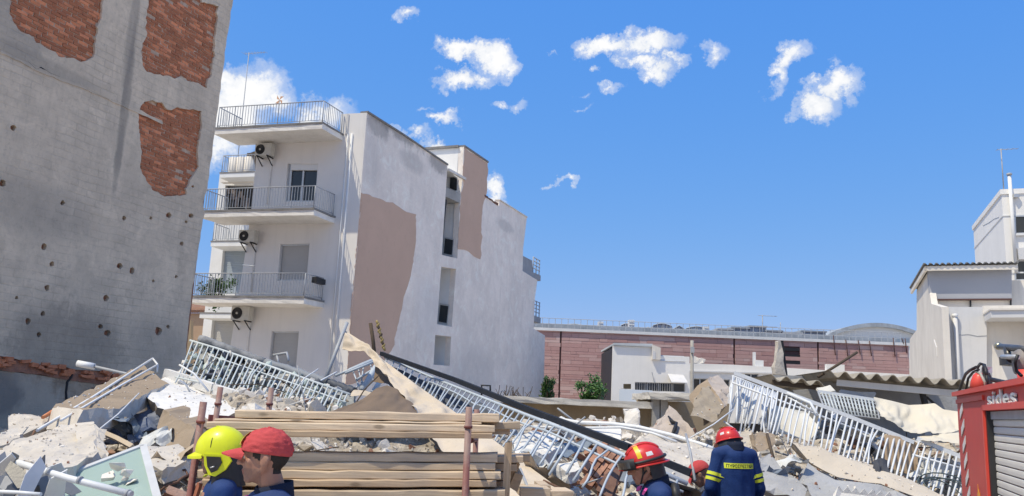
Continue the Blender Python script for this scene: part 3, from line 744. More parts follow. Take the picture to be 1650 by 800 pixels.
# ---- things on the balconies
def ac_unit(px, py, wpx, label, flip=False):
    c = FW(px, py); s = wpx / F * 30.2; W = .80 * s / .80; W = s * 1.02; H = W * .70; Dp = .3
    t = thing('air_conditioner', label, 'air conditioner', tuple(c), 'air conditioners on the facade')
    R = Matrix((DF, -NF, V((0, 0, 1)))).transposed()
    cc_ = c + NF * (Dp / 2 + .12)
    b_ = MB(); b_.box(cc_, (W, Dp, H), R); o = obj('casing', b_, M_ac, t)
    fc = cc_ + NF * (Dp / 2 + .004) - DF * W * .17
    fan = MB(); fan.lathe([(H * .42, 0), (H * .40, .02), (H * .36, .02), (H * .34, .004), (.001, .004)], fc, 20, Matrix((DF, V((0, 0, 1)), NF)).transposed()); obj('fan', fan, M_black, t)
    hb = MB(); hb.lathe([(.001, .03), (H * .08, .028), (H * .09, .005)], fc, 10, Matrix((DF, V((0, 0, 1)), NF)).transposed()); obj('fan_hub', hb, M_ac, t)
    gr = MB()
    for k in range(5):
        rad = H * .42 * (k + .6) / 5.2; gr.tube([fc + NF * .022 + DF * cos(q * .3142) * rad + V((0, 0, sin(q * .3142) * rad)) for q in range(21)], .004, 4, cap=False)
    obj('fan_grille', gr, M_black, t)
    for sgn in (-1, 1):
        br = MB(); q = cc_ + DF * sgn * W * .32 - V((0, 0, H / 2 + .02)); br.beam(q + NF * .2, q - NF * .26, .04, .04); br.beam(q + NF * .18, q - NF * .26 - V((0, 0, .3)), .03, .03)
        obj('bracket', br, M_dark, t)
    pp = MB(); pp.tube([cc_ + DF * W * .3 - V((0, 0, H * .5)) - NF * .1, cc_ + DF * W * .28 - V((0, 0, H * .9)) - NF * .24, cc_ + DF * W * .28 - V((0, 0, 2.1)) - NF * .24], .025, 6); obj('pipe', pp, M_white, t)
ac_unit(433, 246, 30, 'beige air conditioner high on the white facade, just under the top balcony'); ac_unit(407, 384, 29, 'beige air conditioner under the middle balcony of the white block'); ac_unit(397, 507, 33, 'beige air conditioner under the lowest balcony, behind the fallen railing')
def leaf_ball(mb, c, rad, n, size, seed):
    r_ = random.Random(seed)
    cl = [V((r_.gauss(0, .5), r_.gauss(0, .5), r_.gauss(0, .45))) for _ in range(max(5, n // 60))]
    for _ in range(n):
        q = r_.choice(cl) + V((r_.gauss(0, .2), r_.gauss(0, .2), r_.gauss(0, .2)))
        p = V(c) + V((q.x * rad[0], q.y * rad[1], q.z * rad[2]))
        a = V((r_.uniform(-1, 1), r_.uniform(-1, 1), r_.uniform(-1, 1))).normalized(); b_ = a.orthogonal().normalized(); s = size * r_.uniform(.6, 1.3)
        mb.add([p, p + a * s * .5 + b_ * s * .3, p + a * s, p + a * s * .5 - b_ * s * .3], [(0, 1, 2, 3)])
zb3 = i3[0].z
pc = WW(352, 474, 1.2); pc = V((pc.x, pc.y, zb3))
pt = thing('potted_plant', 'dark green bushy plant standing on the lowest balcony of the white block', 'plant', tuple(pc))
lf = MB(); leaf_ball(lf, pc + V((0, 0, .75)), (.5, .4, .5), 900, .12, 2); obj('foliage', lf, M_leaf, pt)
po = MB(); po.lathe([(.001, 0), (.14, 0), (.2, .32), (.17, .32), (.15, .28), (.001, .28)], pc, 14); obj('pot', po, surf('terracotta', (.36, .15, .09), None, .9, 5, .4, .2), pt)
stm = MB(); stm.tube([pc + V((0, 0, .25)), pc + V((.02, 0, .7))], .03, 6); obj('trunk', stm, M_bark, pt)
pc2 = WW(381, 472, .8); pc2 = V((pc2.x, pc2.y, zb3))
po = MB(); po.lathe([(.001, 0), (.1, 0), (.15, .24), (.13, .24), (.001, .2)], pc2, 14); setp(obj('flower_pot', po, MATS['terracotta']), 'small terracotta flower pot beside the plant on the lowest balcony', 'pot')
# flowerbox-like dark box on the third railing
q = i3[0] + V((0, 0, .66)); bx = MB(); bx.box(q - D1 * .45 + DF * .1, (.2, .6, .2), Matrix((DF, D1, V((0, 0, 1)))).transposed(), jit=.01); setp(obj('planter_box', bx, M_black), 'black planter box hung on the right end of the lowest balcony railing', 'planter')
# clothes line pole on third balcony, torch like stick on the top railing
rod = MB(); rod.tube([FW(420, 436) + NF * 1.2, FW(446, 440) + NF * 1.5], .018, 5); setp(obj('curtain_rod', rod, M_metal), 'thin metal rod lying across the lowest balcony railing', 'rod')
tq = FW(451, 195); tq = i1[1].lerp(i1[2], .42); pl_ = MB(); pl_.tube([tq, tq + V((0, 0, .95))], .014, 5)
pl_t = thing('plastic_windmill', 'faded orange garden pinwheel tied to the top balcony railing', 'pinwheel', tuple(tq)); obj('stick', pl_, M_rail, pl_t)
ow = MB()
for k in range(4):
    a = k * pi / 2 + .6; ow.prism([tq + V((0, -.02, .98)), tq + DF * cos(a) * .2 + V((0, -.02, .98 + sin(a) * .22)), tq + DF * cos(a + .7) * .12 + V((0, -.02, .98 + sin(a + .7) * .14))], (0, .01, 0))
obj('vane', ow, surf('faded_orange', (.75, .42, .25), None, .8, 4, .3, 0), pl_t)
# aerial on the wing roof
def aerial(base, h, label, boom=1.1, n=7, boomdir=DF, group='television aerials', two=False, r=.02):
    t = thing('television_aerial', label, 'aerial', tuple(base), group)
    m_ = MB(); m_.tube([base, base + V((0, 0, h))], r, 6); obj('mast', m_, M_rail, t)
    for lev in ((h - .05,), (h - .05, h * .55))[two]:
        b_ = MB(); c = base + V((0, 0, lev)); b_.tube([c - boomdir * boom * .2, c + boomdir * boom * .8], r * .6, 5); o = obj('boom', b_, M_rail, t)
        e_ = MB(); side = V((-boomdir.y, boomdir.x, 0))
        for k in range(n):
            q = c + boomdir * (-.2 + k / (n - 1)) * boom; l = .28 - .015 * k; u_ = V((0, 0, 1)); e_.tube([q - side * l - u_ * .03, q + side * l + u_ * .03], r * .4, 4)
        obj('element', e_, M_rail, o)
ab = WW(357, 279, WD - .2); ab = V((t1[3].x, t1[3].y, t1[3].z)) + NF * .3 + DF * .25
aerial(ab + V((0, 0, .061)), onvert(ab, 87).z - ab.z, 'tall thin television aerial on the rear wing, beside the left building edge', 1.15, 8)
# drums and folded awning on the wing terrace
wt = MB(); q = t1[0].lerp(t1[1], .38) - NF * .6 + V((0, 0, .061))
tk = thing('water_tank', 'beige metal water tank on the small rear terrace', 'tank', tuple(q))
for k in range(3): wt.lathe([(.001, 0), (.24, 0), (.25, .05), (.25, .85), (.001, .9)], q + DF * (k - 1) * .42, 12)
obj('drum', wt, M_cream, tk)
aw = MB(); a = WW(398, 247, WD - .9); b_ = WW(414, 244, WD - .9); c = WW(412, 274, WD - .4); d = WW(397, 268, WD - .4)
aw.grid([[lerp(a, b_, k / 6) + V((0, .05 * sin(k), 0)) for k in range(7)], [lerp(d, c, k / 6) + V((0, .05 * sin(k * 1.4), .03 * sin(k * 2))) for k in range(7)]]); setp(obj('awning', aw, surf('brown_awning', (.28, .22, .16), None, .9, 4, .5, .2)), 'faded brown awning hanging over the small rear terrace', 'awning')
# balconies on the far end of the block
def end_balcony(pix, zoff, nm):
    pass
for (tp, label) in (([(842, 408), (865, 420), (866, 441), (841, 431)], 1), ([(861, 497), (866, 499), (866, 511), (861, 509)], 2)):
    e_ = MB(); a = [PW(x, y) + N1 * .0 for x, y in tp]; e_.prism([p - N1 * .3 for p in a], N1 * -1.2)
    o = obj('rear_balcony', e_, surf('grey_balcony', (.36, .37, .385), None, .85, 2, .4, .1) if label == 1 else M_greyr, wb)
    r_ = MB(); p0_ = a[1]; up_ = V((0, 0, .9)); 
    for k in range(4): r_.tube([a[2] - N1 * .3 + V((0, 0, .35 + .22 * k)), a[2] - N1 * .3 + D1 * 1.3 + V((0, 0, .35 + .22 * k))], .03, 5)
    for k in range(3): r_.tube([a[2] - N1 * .3 + D1 * .6 * k, a[2] - N1 * .3 + D1 * .6 * k + V((0, 0, 1.05))], .035, 5)
    s_ = MB(); s_.prism([a[3] - N1 * .25 - V((0, 0, .25)), a[2] - N1 * .25 + D1 * 1.4 - V((0, 0, .25)), a[2] - N1 * .25 + D1 * 1.4 + V((0, 0, .1)), a[3] - N1 * .25 + V((0, 0, .1))], -N1 * 1.4); obj('balcony', s_, MATS['grey_balcony'], wb)
    obj('rear_railing', r_, M_rail, wb)
# ================================================================ red stone-clad hall in the distance
UY = V((0, -1, 0)); R0 = P(1100, 600, 60); R0.z = 0
def RW(px, py): return hit(px, py, R0, UY)
hall = thing('clad_hall', 'long low hall clad in reddish stone strips beyond the white houses', 'building', tuple(R0))
ztopL = RW(870, 533).z; ztopR = RW(1464, 557).z; ztop = (ztopL + ztopR) / 2
xl = RW(835, 560).x; xr = RW(1464.5, 575).x
hb_ = MB(); hb_.box(((xl + xr) / 2, 60 + 7, ztop / 2 - .01), (xr - xl, 13.9, ztop))
M_joint = surf('dark_joint', (.12, .065, .06), None, .9, 3, .3, 0); obj('body', hb_, M_joint, hall)
reds = [surf('clad_red_%s' % n, c, tuple(x * .85 for x in c), .8, 1.5, .5, .15, 20) for n, c in (('a', (.56, .335, .30)), ('b', (.60, .385, .345)), ('c', (.50, .285, .255)), ('d', (.65, .455, .41)), ('e', (.57, .35, .31)), ('f', (.53, .31, .28)))]
cl = MB(); rr = random.Random(21); z = .3
joints = [RW(902, 600).x, RW(1183, 560).x, RW(1318, 570).x]; lou = (RW(1262, 575).x, RW(1289, 575).x)
lz = [RW(1275, y).z for y in (563.5, 574, 584.5)]
while z < ztop - .02:
    h = min(rr.choice([.16, .2, .24, .28]), ztop - z); x = xl - rr.uniform(0, 1)
    while x < xr:
        L = rr.choice([.5, .8, 1.1, 1.6, 2.2]) * rr.uniform(.8, 1.2); a = max(x, xl); b_ = min(x + L, xr)
        if b_ - a > .05:
            segs = [(a, b_)]
            for j in joints:
                segs = [s for a_, c_ in segs for s in ([(a_, j - .06), (j + .06, c_)] if a_ < j < c_ else [(a_, c_)])]
            for a_, c_ in segs:
                if c_ - a_ < .04: continue
                if any(abs(z + h / 2 - q) < .16 for q in lz) and a_ < lou[1] and c_ > lou[0]:
                    for a2, c2 in ((a_, min(c_, lou[0])), (max(a_, lou[1]), c_)):
                        if c2 - a2 > .04: cl.box(((a2 + c2) / 2, 60 + .02, z + h / 2), (c2 - a2, .06 + rr.uniform(0, .04), h), mi=rr.randrange(6))
                    continue
                cl.box(((a_ + c_) / 2, 60 + .02, z + h / 2), (c_ - a_ - .012, .06 + rr.uniform(0, .04), h - .012), mi=rr.choice([0, 0, 1, 1, 2, 4, 4, 5, 5, 3]))
        x += L
    z += h
obj('cladding_strip', cl, reds, hall, kind='stuff')
cp = MB(); cp.box(((xl + xr) / 2, 60 + .3, ztop + .09), (xr - xl + .2, .9, .2)); obj('coping', cp, M_white, hall)
for q in lz:
    lv = MB(); lv.box(((lou[0] + lou[1]) / 2, 60.0, q), (lou[1] - lou[0], .05, .2)); obj('louvre', lv, M_dark, hall)
M_zinc = surf('roof_zinc', (.40, .44, .48), (.28, .31, .34), .7, 1.2, .7, .2, 12, streak=.3)
M_zincl = surf('roof_sheet_pale', (.55, .58, .60), (.42, .45, .47), .7, 1.5, .7, .15, 12)
pb_ = MB(); pb_.box(((xl + xr) / 2, 61.4, ztop + .35), (xr - xl - .5, .3, .55)); obj('roof_upstand', pb_, M_zinc, hall)
# roof lights, ducts
def at_roof(px, py, Y): return P(px, py, Y)
for i, (x0, x1, yt, yb) in enumerate([(858, 885, 520, 531), (880, 912, 519, 532), (905, 946, 517, 530), (938, 962, 521, 532), (1000, 1018, 516, 532), (1026, 1062, 522, 536), (1052, 1082, 516, 536), (1080, 1108, 519, 538), (1105, 1142, 520, 538), (1142, 1152, 528, 540)]):
    Y = 66 + (i % 3) * 1.5; a = P(x0, yb, Y); b_ = P(x1, yb, Y); t_ = P((x0 + x1) / 2, yt, Y)
    rl = MB(); hgt = t_.z - ztop; arch = i % 2 == 0
    prof = [V((lerp(a.x, b_.x, k / 8), Y, ztop + .02 + hgt * .8 * ((.88 + .12 * sin(pi * k / 8)) if arch else (.7 + .3 * (1 - abs(k / 4 - 1)))))) for k in range(9)]
    rl.prism([V((a.x, Y, ztop))] + prof + [V((b_.x, Y, ztop))], (0, 4, 0)); o = obj('roof_light', rl, M_zincl, hall)
    rb_ = MB()
    for k in range(0, 9, 2): rb_.tube([V((prof[k].x, Y - .06, ztop + .05)), prof[k] + V((0, -.06, 0))], .05, 4)
    rb_.tube([p + V((0, -.06, .03)) for p in prof], .05, 4); obj('rib', rb_, M_zinc, o)
for x0, x1, yt, yb, c in [(1178, 1205, 531, 543, M_zinc), (1206, 1232, 529, 547, M_zinc), (1232, 1258, 536, 548, M_zinc), (1260, 1290, 539, 550, M_zincl), (1290, 1328, 537, 552, M_zinc), (1156, 1178, 533, 543, M_zincl)]:
    a = P(x0, yb, 64); b_ = P(x1, yt, 64); d_ = MB(); d_.box(((a.x + b_.x) / 2, 64.5, (ztop + b_.z) / 2), (b_.x - a.x, 1.6, b_.z - ztop)); d_.box(((a.x + b_.x) / 2, 64.5, b_.z + .06), (b_.x - a.x + .15, 1.8, .12)); obj('roof_duct', d_, c, hall)
rg = MB()
for k in range(60):
    x = lerp(xl + .3, xr - .3, k / 59); rg.tube([V((x, 60.5, ztop + .2)), V((x, 60.5, ztop + .95))], .02, 4)
for zz in (.55, .95): rg.tube([V((xl + .3, 60.5, ztop + zz)), V((xr - .3, 60.5, ztop + zz))], .02, 4)
obj('roof_railing', rg, M_rail, hall)
for x0, x1, yt, yb in [(964, 972.5, 518.5, 530), (1013, 1022.5, 516, 531), (1134.5, 1143, 526.5, 538), (888, 894.5, 525, 531)]:
    a = P(x0, yb, 62.3); b_ = P(x1, yt, 62.3); t = thing('roof_unit', {964: 'white ventilation box on the hall roof, left of the tall middle one', 1013: 'tallest white ventilation box on the roof of the red hall', 1134.5: 'white ventilation box at the right of the red hall roof', 888: 'small white box at the far left end of the hall roof'}[x0], 'ventilation unit', ((a.x + b_.x) / 2, 62.3, ztop))
    u_ = MB(); u_.box(((a.x + b_.x) / 2, 62.6, (ztop + b_.z) / 2), (b_.x - a.x, .6, b_.z - ztop)); obj('casing', u_, M_white, t)
    g_ = MB()
    for k in range(4): g_.box(((a.x + b_.x) / 2, 62.285, lerp(ztop + .45, b_.z - .08, k / 3.5)), ((b_.x - a.x) * .8, .03, .03))
    obj('louvre', g_, M_alu, t)
for px, py0, h, lab, two in ((1229, 508, 0, 'aerial with two booms on the hall roof', True), (1258, 520, 0, 'thin bare mast on the red hall roof right of the double aerial', False)):
    b0 = P(px, 545, 62); b0.z = ztop + .1; hh = onvert(b0, py0).z - b0.z
    if two: aerial(b0, hh, lab, 1.3, 6, V((1, 0, 0)), two=True, r=.035)
    else:
        m_ = MB(); m_.tube([b0, b0 + V((0, 0, hh))], .03, 5); setp(obj('mast', m_, M_rail), lab, 'mast')
# struts hanging over the right end of the cladding
st = MB()
for x, y0, y1 in [(1341, 541, 573), (1361, 548, 575), (1381, 549, 572), (1399, 550, 574), (1437, 545, 575), (1456, 546, 570), (1451, 546, 556)]:
    a = RW(x, y0) + V((0, -.2, 0)); b_ = RW(x + 4, y1) + V((0, -.12, 0)); st.tube([a, b_], .035, 5)
obj('cable_strut', st, M_joint, hall, kind='stuff')

# ================================================================ arched hall behind
A0 = P(1415, 548, 95); A0.z = 0
ah = thing('arched_hall', 'pale hall with a wide curved roof behind the right end of the red cladding', 'building', tuple(A0))
al = P(1328, 552, 95).x; ar = P(1504, 552, 95).x; zb = P(1415, 552, 95).z; za = P(1408, 527, 95).z
arc = [V((lerp(al, ar, k / 24), 95, zb + (za - zb) * sin(pi * k / 24) ** .8)) for k in range(25)]
g_ = MB(); g_.prism([V((al, 95, 0))] + arc + [V((ar, 95, 0))], (0, 14, 0)); obj('gable_wall', g_, surf('pale_gable', (.70, .71, .70), (.62, .63, .62), .85, .8, .5, .05), ah)
r_ = MB(); n = len(arc); lo_ = [p + V((0, -.5, -.02)) for p in arc]; hi_ = [p + V((0, -.5, .42)) for p in arc]
r_.prism(hi_ + lo_[::-1], (0, 15, 0)); obj('curved_roof', r_, M_zinc, ah)
gl_ = MB(); a = P(1365, 552, 94.9); b_ = P(1470, 556, 94.9); gl_.prism([V((a.x, 94.93, zb - .5)), V((b_.x, 94.93, zb - .5)), V((b_.x, 94.93, zb + .55)), V((a.x, 94.93, zb + .55))], (0, .05, 0)); obj('gable_window', gl_, surf('pale_glass', (.45, .52, .55), None, .3, 1, .3, 0), ah)
mu = MB()
for k in range(9): x = lerp(a.x, b_.x, k / 8); mu.box((x, 94.87, zb + .02), (.08, .06, 1.06))
obj('mullion', mu, M_alu, ah)

# ================================================================ white houses in front of the hall
H0 = P(1050, 620, 48); H0.z = 0
def HW(px, py): return hit(px, py, H0, UY)
wh = thing('white_house', 'small white house with flat roof and a row of dark windows before the red hall', 'house', tuple(H0))
w1 = flat_region([(988, 557), (1050, 558), (1050, 574), (1111, 575), (1111, 660), (985, 660)], [[(1004.5, 619), (1017, 619), (1017, 627), (1004.5, 627)], [(1023, 616), (1104, 618), (1104, 632), (1023, 630)]], HW, back=V((0, .3, 0)))
obj('wall', w1, M_white2, wh)
bx = MB(); x0 = HW(988.5, 600).x; x1 = HW(1050, 600).x; x2 = HW(1110.5, 600).x; zt1 = HW(1020, 558).z; zt2 = HW(1080, 575).z
bx.box(((x0 + x1) / 2, 48.31 + 3, zt1 / 2 - .05), (x1 - x0, 6, zt1 - .1)); bx.box(((x1 + x2) / 2 + .01, 48.31 + 3, zt2 / 2 - .05), (x2 - x1 - .02, 6, zt2 - .1)); obj('body', bx, M_dark, wh)
rf = MB(); rf.box(((x0 + x1) / 2, 48 + 3, zt1 + .05), (x1 - x0 + .1, 6.3, .1)); rf.prism([HW(988, 553) + V((0, -.08, 0)), HW(1051, 554.5) + V((0, -.08, 0)), HW(1051, 559.5) + V((0, -.08, 0)), HW(988, 558) + V((0, -.08, 0))], (0, .08, 0)); obj('roof', rf, M_zincl, wh)
sr = MB(); sr.prism([HW(1050, 556) + V((0, -.2, 0)), HW(1063.5, 561) + V((0, -.2, 0)), HW(1063.5, 580) + V((0, -.2, 0)), HW(1050, 580) + V((0, -.2, 0))], (0, 1.8, 0)); obj('stair_head', sr, M_cream, wh)
dr = MB(); dr.prism([HW(1050.5, 566) + V((0, -.23, 0)), HW(1055, 567) + V((0, -.23, 0)), HW(1055, 579.5) + V((0, -.23, 0)), HW(1050.5, 579.5) + V((0, -.23, 0))], (0, .03, 0)); obj('door', dr, M_greyr, wh)
pg = MB(); pg.prism([HW(1064, 572.5) + V((0, .1, 0)), HW(1103, 574) + V((0, .1, 0)), HW(1103, 583) + V((0, -.04, 0)), HW(1064, 582) + V((0, -.04, 0))], (0, .03, 0)); obj('parapet_panel', pg, surf('frosted_panel', (.62, .63, .64), None, .4, 1, .3, 0), wh)
for k, (a_, b_) in enumerate(((1023, 1042), (1043.5, 1062.5), (1064, 1083), (1084.5, 1104))):
    q = [HW(a_, 616.4 + (a_ - 1023) * .025) + V((0, .14, 0)), HW(b_, 616.4 + (b_ - 1023) * .025) + V((0, .14, 0)), HW(b_, 630 + (b_ - 1023) * .025) + V((0, .14, 0)), HW(a_, 630 + (a_ - 1023) * .025) + V((0, .14, 0))]
    f_ = MB(); f_.prism(q, (0, .05, 0)); o = obj('window', f_, M_alu, wh); c = sum(q, V((0, 0, 0))) / 4
    p_ = MB(); p_.prism([c + (p - c) * .9 + V((0, -.01, 0)) for p in q], (0, .03, 0)); obj('pane', p_, M_glass, o)
    for s in (1, 2, 3, 4):
        if k < 3: b2 = MB(); t = s / 5; b2.tube([lerp(q[0], q[1], t) + V((0, -.08, 0)), lerp(q[3], q[2], t) + V((0, -.08, 0))], .012, 4); obj('bar', b2, M_alu, o)
q = [HW(1004.5, 619) + V((0, .12, 0)), HW(1017, 619) + V((0, .12, 0)), HW(1017, 627) + V((0, .12, 0)), HW(1004.5, 627) + V((0, .12, 0))]
f_ = MB(); f_.prism(q, (0, .05, 0)); obj('vent_window', f_, surf('brown_glass', (.16, .12, .06), None, .5, 2, .4, 0), wh)
an = MB(); an.prism([HW(1076, 604), HW(1101, 605.5), HW(1104, 618) + V((0, -.7, 0)), HW(1078, 617) + V((0, -.7, 0))], (0, .02, .05)); obj('awning', an, M_greyr, wh)
fw_ = MB(); a = P(998, 628, 44); b_ = P(1051, 630, 44); fw_.box(((a.x + b_.x) / 2, 44, a.z / 2 + .02), (b_.x - a.x, .2, a.z)); tfw = obj('yard_wall', fw_, surf('pale_blue_wall', (.66, .72, .78), (.6, .66, .72), .85, 1, .4, .05)); setp(tfw, 'low pale blue yard wall in front of the white house windows', 'wall')
for (pa, pb2) in (((1050, 600), (1054, 617)), ):
    c_ = MB(); c_.tube([HW(*pa) + V((0, -.1, 0)), HW(*pb2) + V((0, -.1, 0))], .02, 4); obj('cable', c_, M_rail, wh)
# second white house to the right
G0 = P(1180, 600, 52); G0.z = 0
def GW(px, py): return hit(px, py, G0, UY)
w2 = thing('low_house', 'long low white house behind the fallen rubble, right of the utility pole', 'house', tuple(G0))
g1 = flat_region([(1105, 585.5), (1180, 588), (1250, 592), (1332, 597), (1332, 587), (1361, 588), (1361, 598), (1470, 604), (1470, 690), (1105, 680)], [[(1116, 610), (1141, 610.5), (1141, 634), (1116, 633)], [(1146, 611), (1176, 612), (1176, 634), (1146, 634)], [(1200, 602), (1222, 603), (1222, 625), (1200, 625)]], GW, back=V((0, .3, 0))); obj('wall', g1, M_white2, w2)
bx = MB(); xa = GW(1106, 600).x; xb = GW(1469, 610).x; bx.box(((xa + xb) / 2, 52.31 + 2.5, GW(1300, 600).z / 2), (xb - xa, 5, GW(1300, 600).z - .2)); obj('body', bx, M_dark, w2)
mo_ = MB(); mo_.prism([GW(1105, 597.5) + V((0, -.12, 0)), GW(1250, 601) + V((0, -.12, 0)), GW(1250, 603) + V((0, -.12, 0)), GW(1105, 599.5) + V((0, -.12, 0))], (0, .11, 0)); obj('moulding', mo_, M_greyr, w2)
for lp in ([(1116, 610), (1141, 610.5), (1141, 634), (1116, 633)], [(1146, 611), (1176, 612), (1176, 634), (1146, 634)], [(1200, 602), (1222, 603), (1222, 625), (1200, 625)]):
    q = [GW(*p) + V((0, .16, 0)) for p in lp]; f_ = MB(); c = sum(q, V((0, 0, 0))) / 4
    for i in range(4): f_.beam(q[i], q[(i + 1) % 4], .08, .08, (0, 1, 0))
    f_.beam(lerp(q[0], q[1], .5), lerp(q[3], q[2], .5), .06, .06, (0, 1, 0)); o = obj('window', f_, M_alu, w2); p_ = MB(); p_.prism([p + V((0, .05, 0)) for p in q], (0, .03, 0)); obj('pane', p_, M_glass, o)
ch = MB(); a = GW(1217, 590); ch.beam(GW(1219, 592) + V((0, .5, 0)), GW(1219, 567) + V((0, .5, 0)), .16, .16, (0, 1, 0)); obj('flue', ch, M_white, w2)
ch = MB(); ch.prism([GW(1219, 580) + V((0, .2, 0)), GW(1232, 581) + V((0, .2, 0)), GW(1232, 593) + V((0, .2, 0)), GW(1219, 593) + V((0, .2, 0))], (0, .6, 0)); obj('chimney', ch, M_white, w2)
rj = MB()
for k in range(4): rj.box(GW(1120 + 5 * k, 580 + k * .6) + V((0, .6, 0)), (.3, .4, .35), Euler((0, rr.uniform(-.5, .5), 0)).to_matrix(), jit=.06)
setp(obj('roof_clutter', rj, M_cream, w2), kind='stuff')
# utility pole
u0 = P(1115, 640, 44); u0.z = 0; ht = onvert(u0, 549).z
up_ = thing('utility_pole', 'weathered concrete utility pole beside the right end of the small white house', 'pole', tuple(u0))
m_ = MB(); m_.tube([u0, u0 + V((0, 0, ht))], [.11, .085], 10); obj('shaft', m_, M_conc, up_)
m_ = MB(); m_.box(u0 + V((0, -.12, ht - .5)), (.18, .1, .3)); obj('box', m_, M_rail, up_)
m_ = MB(); m_.tube([u0 + V((0, -.02, ht * .42)), u0 + V((-1.2, .5, ht * .47)), u0 + V((-3.2, 3.6, ht * .56))], .012, 4); obj('cable', m_, M_rail, up_)

# ================================================================ bushes
def bush(px, ytop, ybot, wpx, Y, label, seed):
    c = P(px, ybot, Y); top = P(px, ytop, Y).z; W = wpx / F * Y / 2
    g0 = V((c.x, Y, 0)); t = thing('bushy_tree', label, 'tree', tuple(g0), 'bushy trees behind the low flat roof')
    tr_ = MB(); tr_.tube([g0, g0 + V((.05, 0, top * .4)), g0 + V((-.05, 0, top * .75))], [.12, .09, .05], 7)
    r_ = random.Random(seed)
    for k in range(7):
        a = r_.uniform(0, 6.28); z0 = top * r_.uniform(.3, .6); tr_.tube([g0 + V((0, 0, z0)), g0 + V((cos(a) * W * .5, sin(a) * W * .5, z0 + top * .22)), g0 + V((cos(a) * W * .8, sin(a) * W * .8, z0 + top * .36))], [.05, .03, .012], 5)
    obj('trunk', tr_, M_bark, t)
    lf = MB(); H = top - .9
    for k in range(26):
        a = r_.uniform(0, 6.28); rr_ = sqrt(r_.random()) * .85; zz = r_.uniform(.0, 1); rad = sqrt(max(.05, 1 - (zz - .35) ** 2 / .55))
        cc_ = g0 + V((cos(a) * rr_ * rad * W, sin(a) * rr_ * rad * W * .9, .9 + zz * H * .86)); leaf_ball(lf, cc_, (W * .30, W * .30, H * .16), 190, .13, seed * 31 + k)
    obj('crown', lf, M_leaf, t)
bush(950, 609, 645, 68, 36, 'round green bushy tree against the red wall, left of the white house', 3)
bush(880, 604, 642, 29, 37, 'narrow green bush squeezed between the blind wall and the red hall', 5)

# ================================================================ low flat-roofed outbuilding behind the rubble
O0 = P(920, 650, 21); O0.z = 0
ob_ = thing('outbuilding', 'low outbuilding with a thin concrete roof slab and ochre wall behind the rubble', 'outbuilding', tuple(O0))
a = P(795, 636.5, 21.5); b_ = P(1052, 649.5, 20.5); nrm = V((-(b_ - a).y, (b_ - a).x, 0)).normalized(); zt = (a.z + b_.z) / 2
s_ = MB(); rough_slab([V((a.x, a.y, zt)), V((b_.x, b_.y, zt)), V((b_.x, b_.y, zt)) + nrm * 5, V((a.x, a.y, zt)) + nrm * 5], (0, 0, -.15), .4, .012, 5, s_); obj('roof_slab', s_, M_concL, ob_)
M_ochre = surf('ochre_render', (.40, .31, .20), (.30, .23, .15), .92, .9, .6, .3, 20, streak=.35)
w_ = MB(); wa = V((a.x, a.y, 0)) + nrm * .7; wb_ = V((b_.x, b_.y, 0)) + nrm * .7; w_.prism([wa, wb_, wb_ + nrm * 4, wa + nrm * 4], (0, 0, zt - .16)); obj('wall', w_, M_ochre, ob_)
a2 = P(1049, 632, 20.2); b2 = P(1135, 639, 19.6); z2 = a2.z
s_ = MB(); rough_slab([V((a2.x, a2.y, z2)), V((b2.x, b2.y, z2)), V((b2.x, b2.y + 3, z2)), V((a2.x, a2.y + 3, z2))], (0, 0, -.16), .3, .016, 8, s_); obj('porch_slab', s_, M_concL, ob_)
for px in (1056, 1069): 
    c_ = MB(); q = P(px, 660, 20.6); c_.box((q.x, q.y, (z2 - .17) / 2), (.17, .2, z2 - .17)); obj('column', c_, M_conc, ob_)
w_ = MB(); q = P(1100, 660, 22.3); w_.box((q.x, q.y, (z2 - .17) / 2), (2.4, .2, z2 - .17)); obj('back_wall', w_, M_ochre, ob_)
pr_ = MB()
for x0, x1 in ((848, 858),):
    pass
wl_ = MB(); c0 = P(790, 618 + 18, 23); 
wr_ = MB(); q = P(778, 620, 24); wr_.tube([P(776, 637, 23), P(776, 621, 23), P(790, 622, 23), P(790, 638, 23)], .03, 5); setp(obj('pipe_frame', wr_, M_dark), 'small dark pipe frame standing on the outbuilding roof by the blind wall', 'frame')
wd = MB()
for k in range(26):
    q = P(800 + rr.uniform(0, 55), 637, 21.9); q.z = zt; wd.tube([q, q + V((rr.uniform(-.15, .15), rr.uniform(-.1, .1), rr.uniform(.08, .3)))], .008, 4)
setp(obj('dry_weeds', wd, M_bark), 'dry brown weeds on the flat outbuilding roof', 'weeds', kind='stuff')

# ================================================================ cream building and white tower on the right
B0 = P(1517, 550, 27); B0.z = 0
def BL(px, py): return hit(px, py, B0, N1)
def BF(px, py, d=0.0): return hit(px, py, B0 + D1 * d, D1)
bb_ = thing('cream_building', 'cream and blue grey building with an overhanging corrugated roof on the right', 'building', tuple(B0))
lf_ = flat_region([(1477, 469), (1486, 452), (1494, 440), (1499, 478), (1501, 490), (1517, 495), (1523, 612), (1524, 690), (1464, 690), (1466, 547), (1471, 540), (1477, 532)], [], BL, back=N1 * .2); obj('side_wall', lf_, M_cream, bb_)
up0 = BL(1498, 470); du = (up0 - B0).dot(D1)
def BU(px, py): return BF(px, py, du)
lowf = flat_region([(1517.5, 495), (1585, 495), (1665, 494), (1665, 700), (1524, 700)], [[(1590, 512), (1665, 512), (1665, 640), (1590, 640)]], lambda x, y: BF(x, y), back=D1 * .2); obj('front_wall', lowf, M_greyr, bb_)
rec = MB(); q = [BF(x, y) + D1 * 1.6 for x, y in [(1580, 505), (1690, 505), (1690, 700), (1580, 700)]]; rec.prism(q, D1 * .1)
obj('porch_wall', rec, surf('porch_grey', (.34, .345, .36), (.3, .3, .315), .88, 1, .4, .1), bb_)
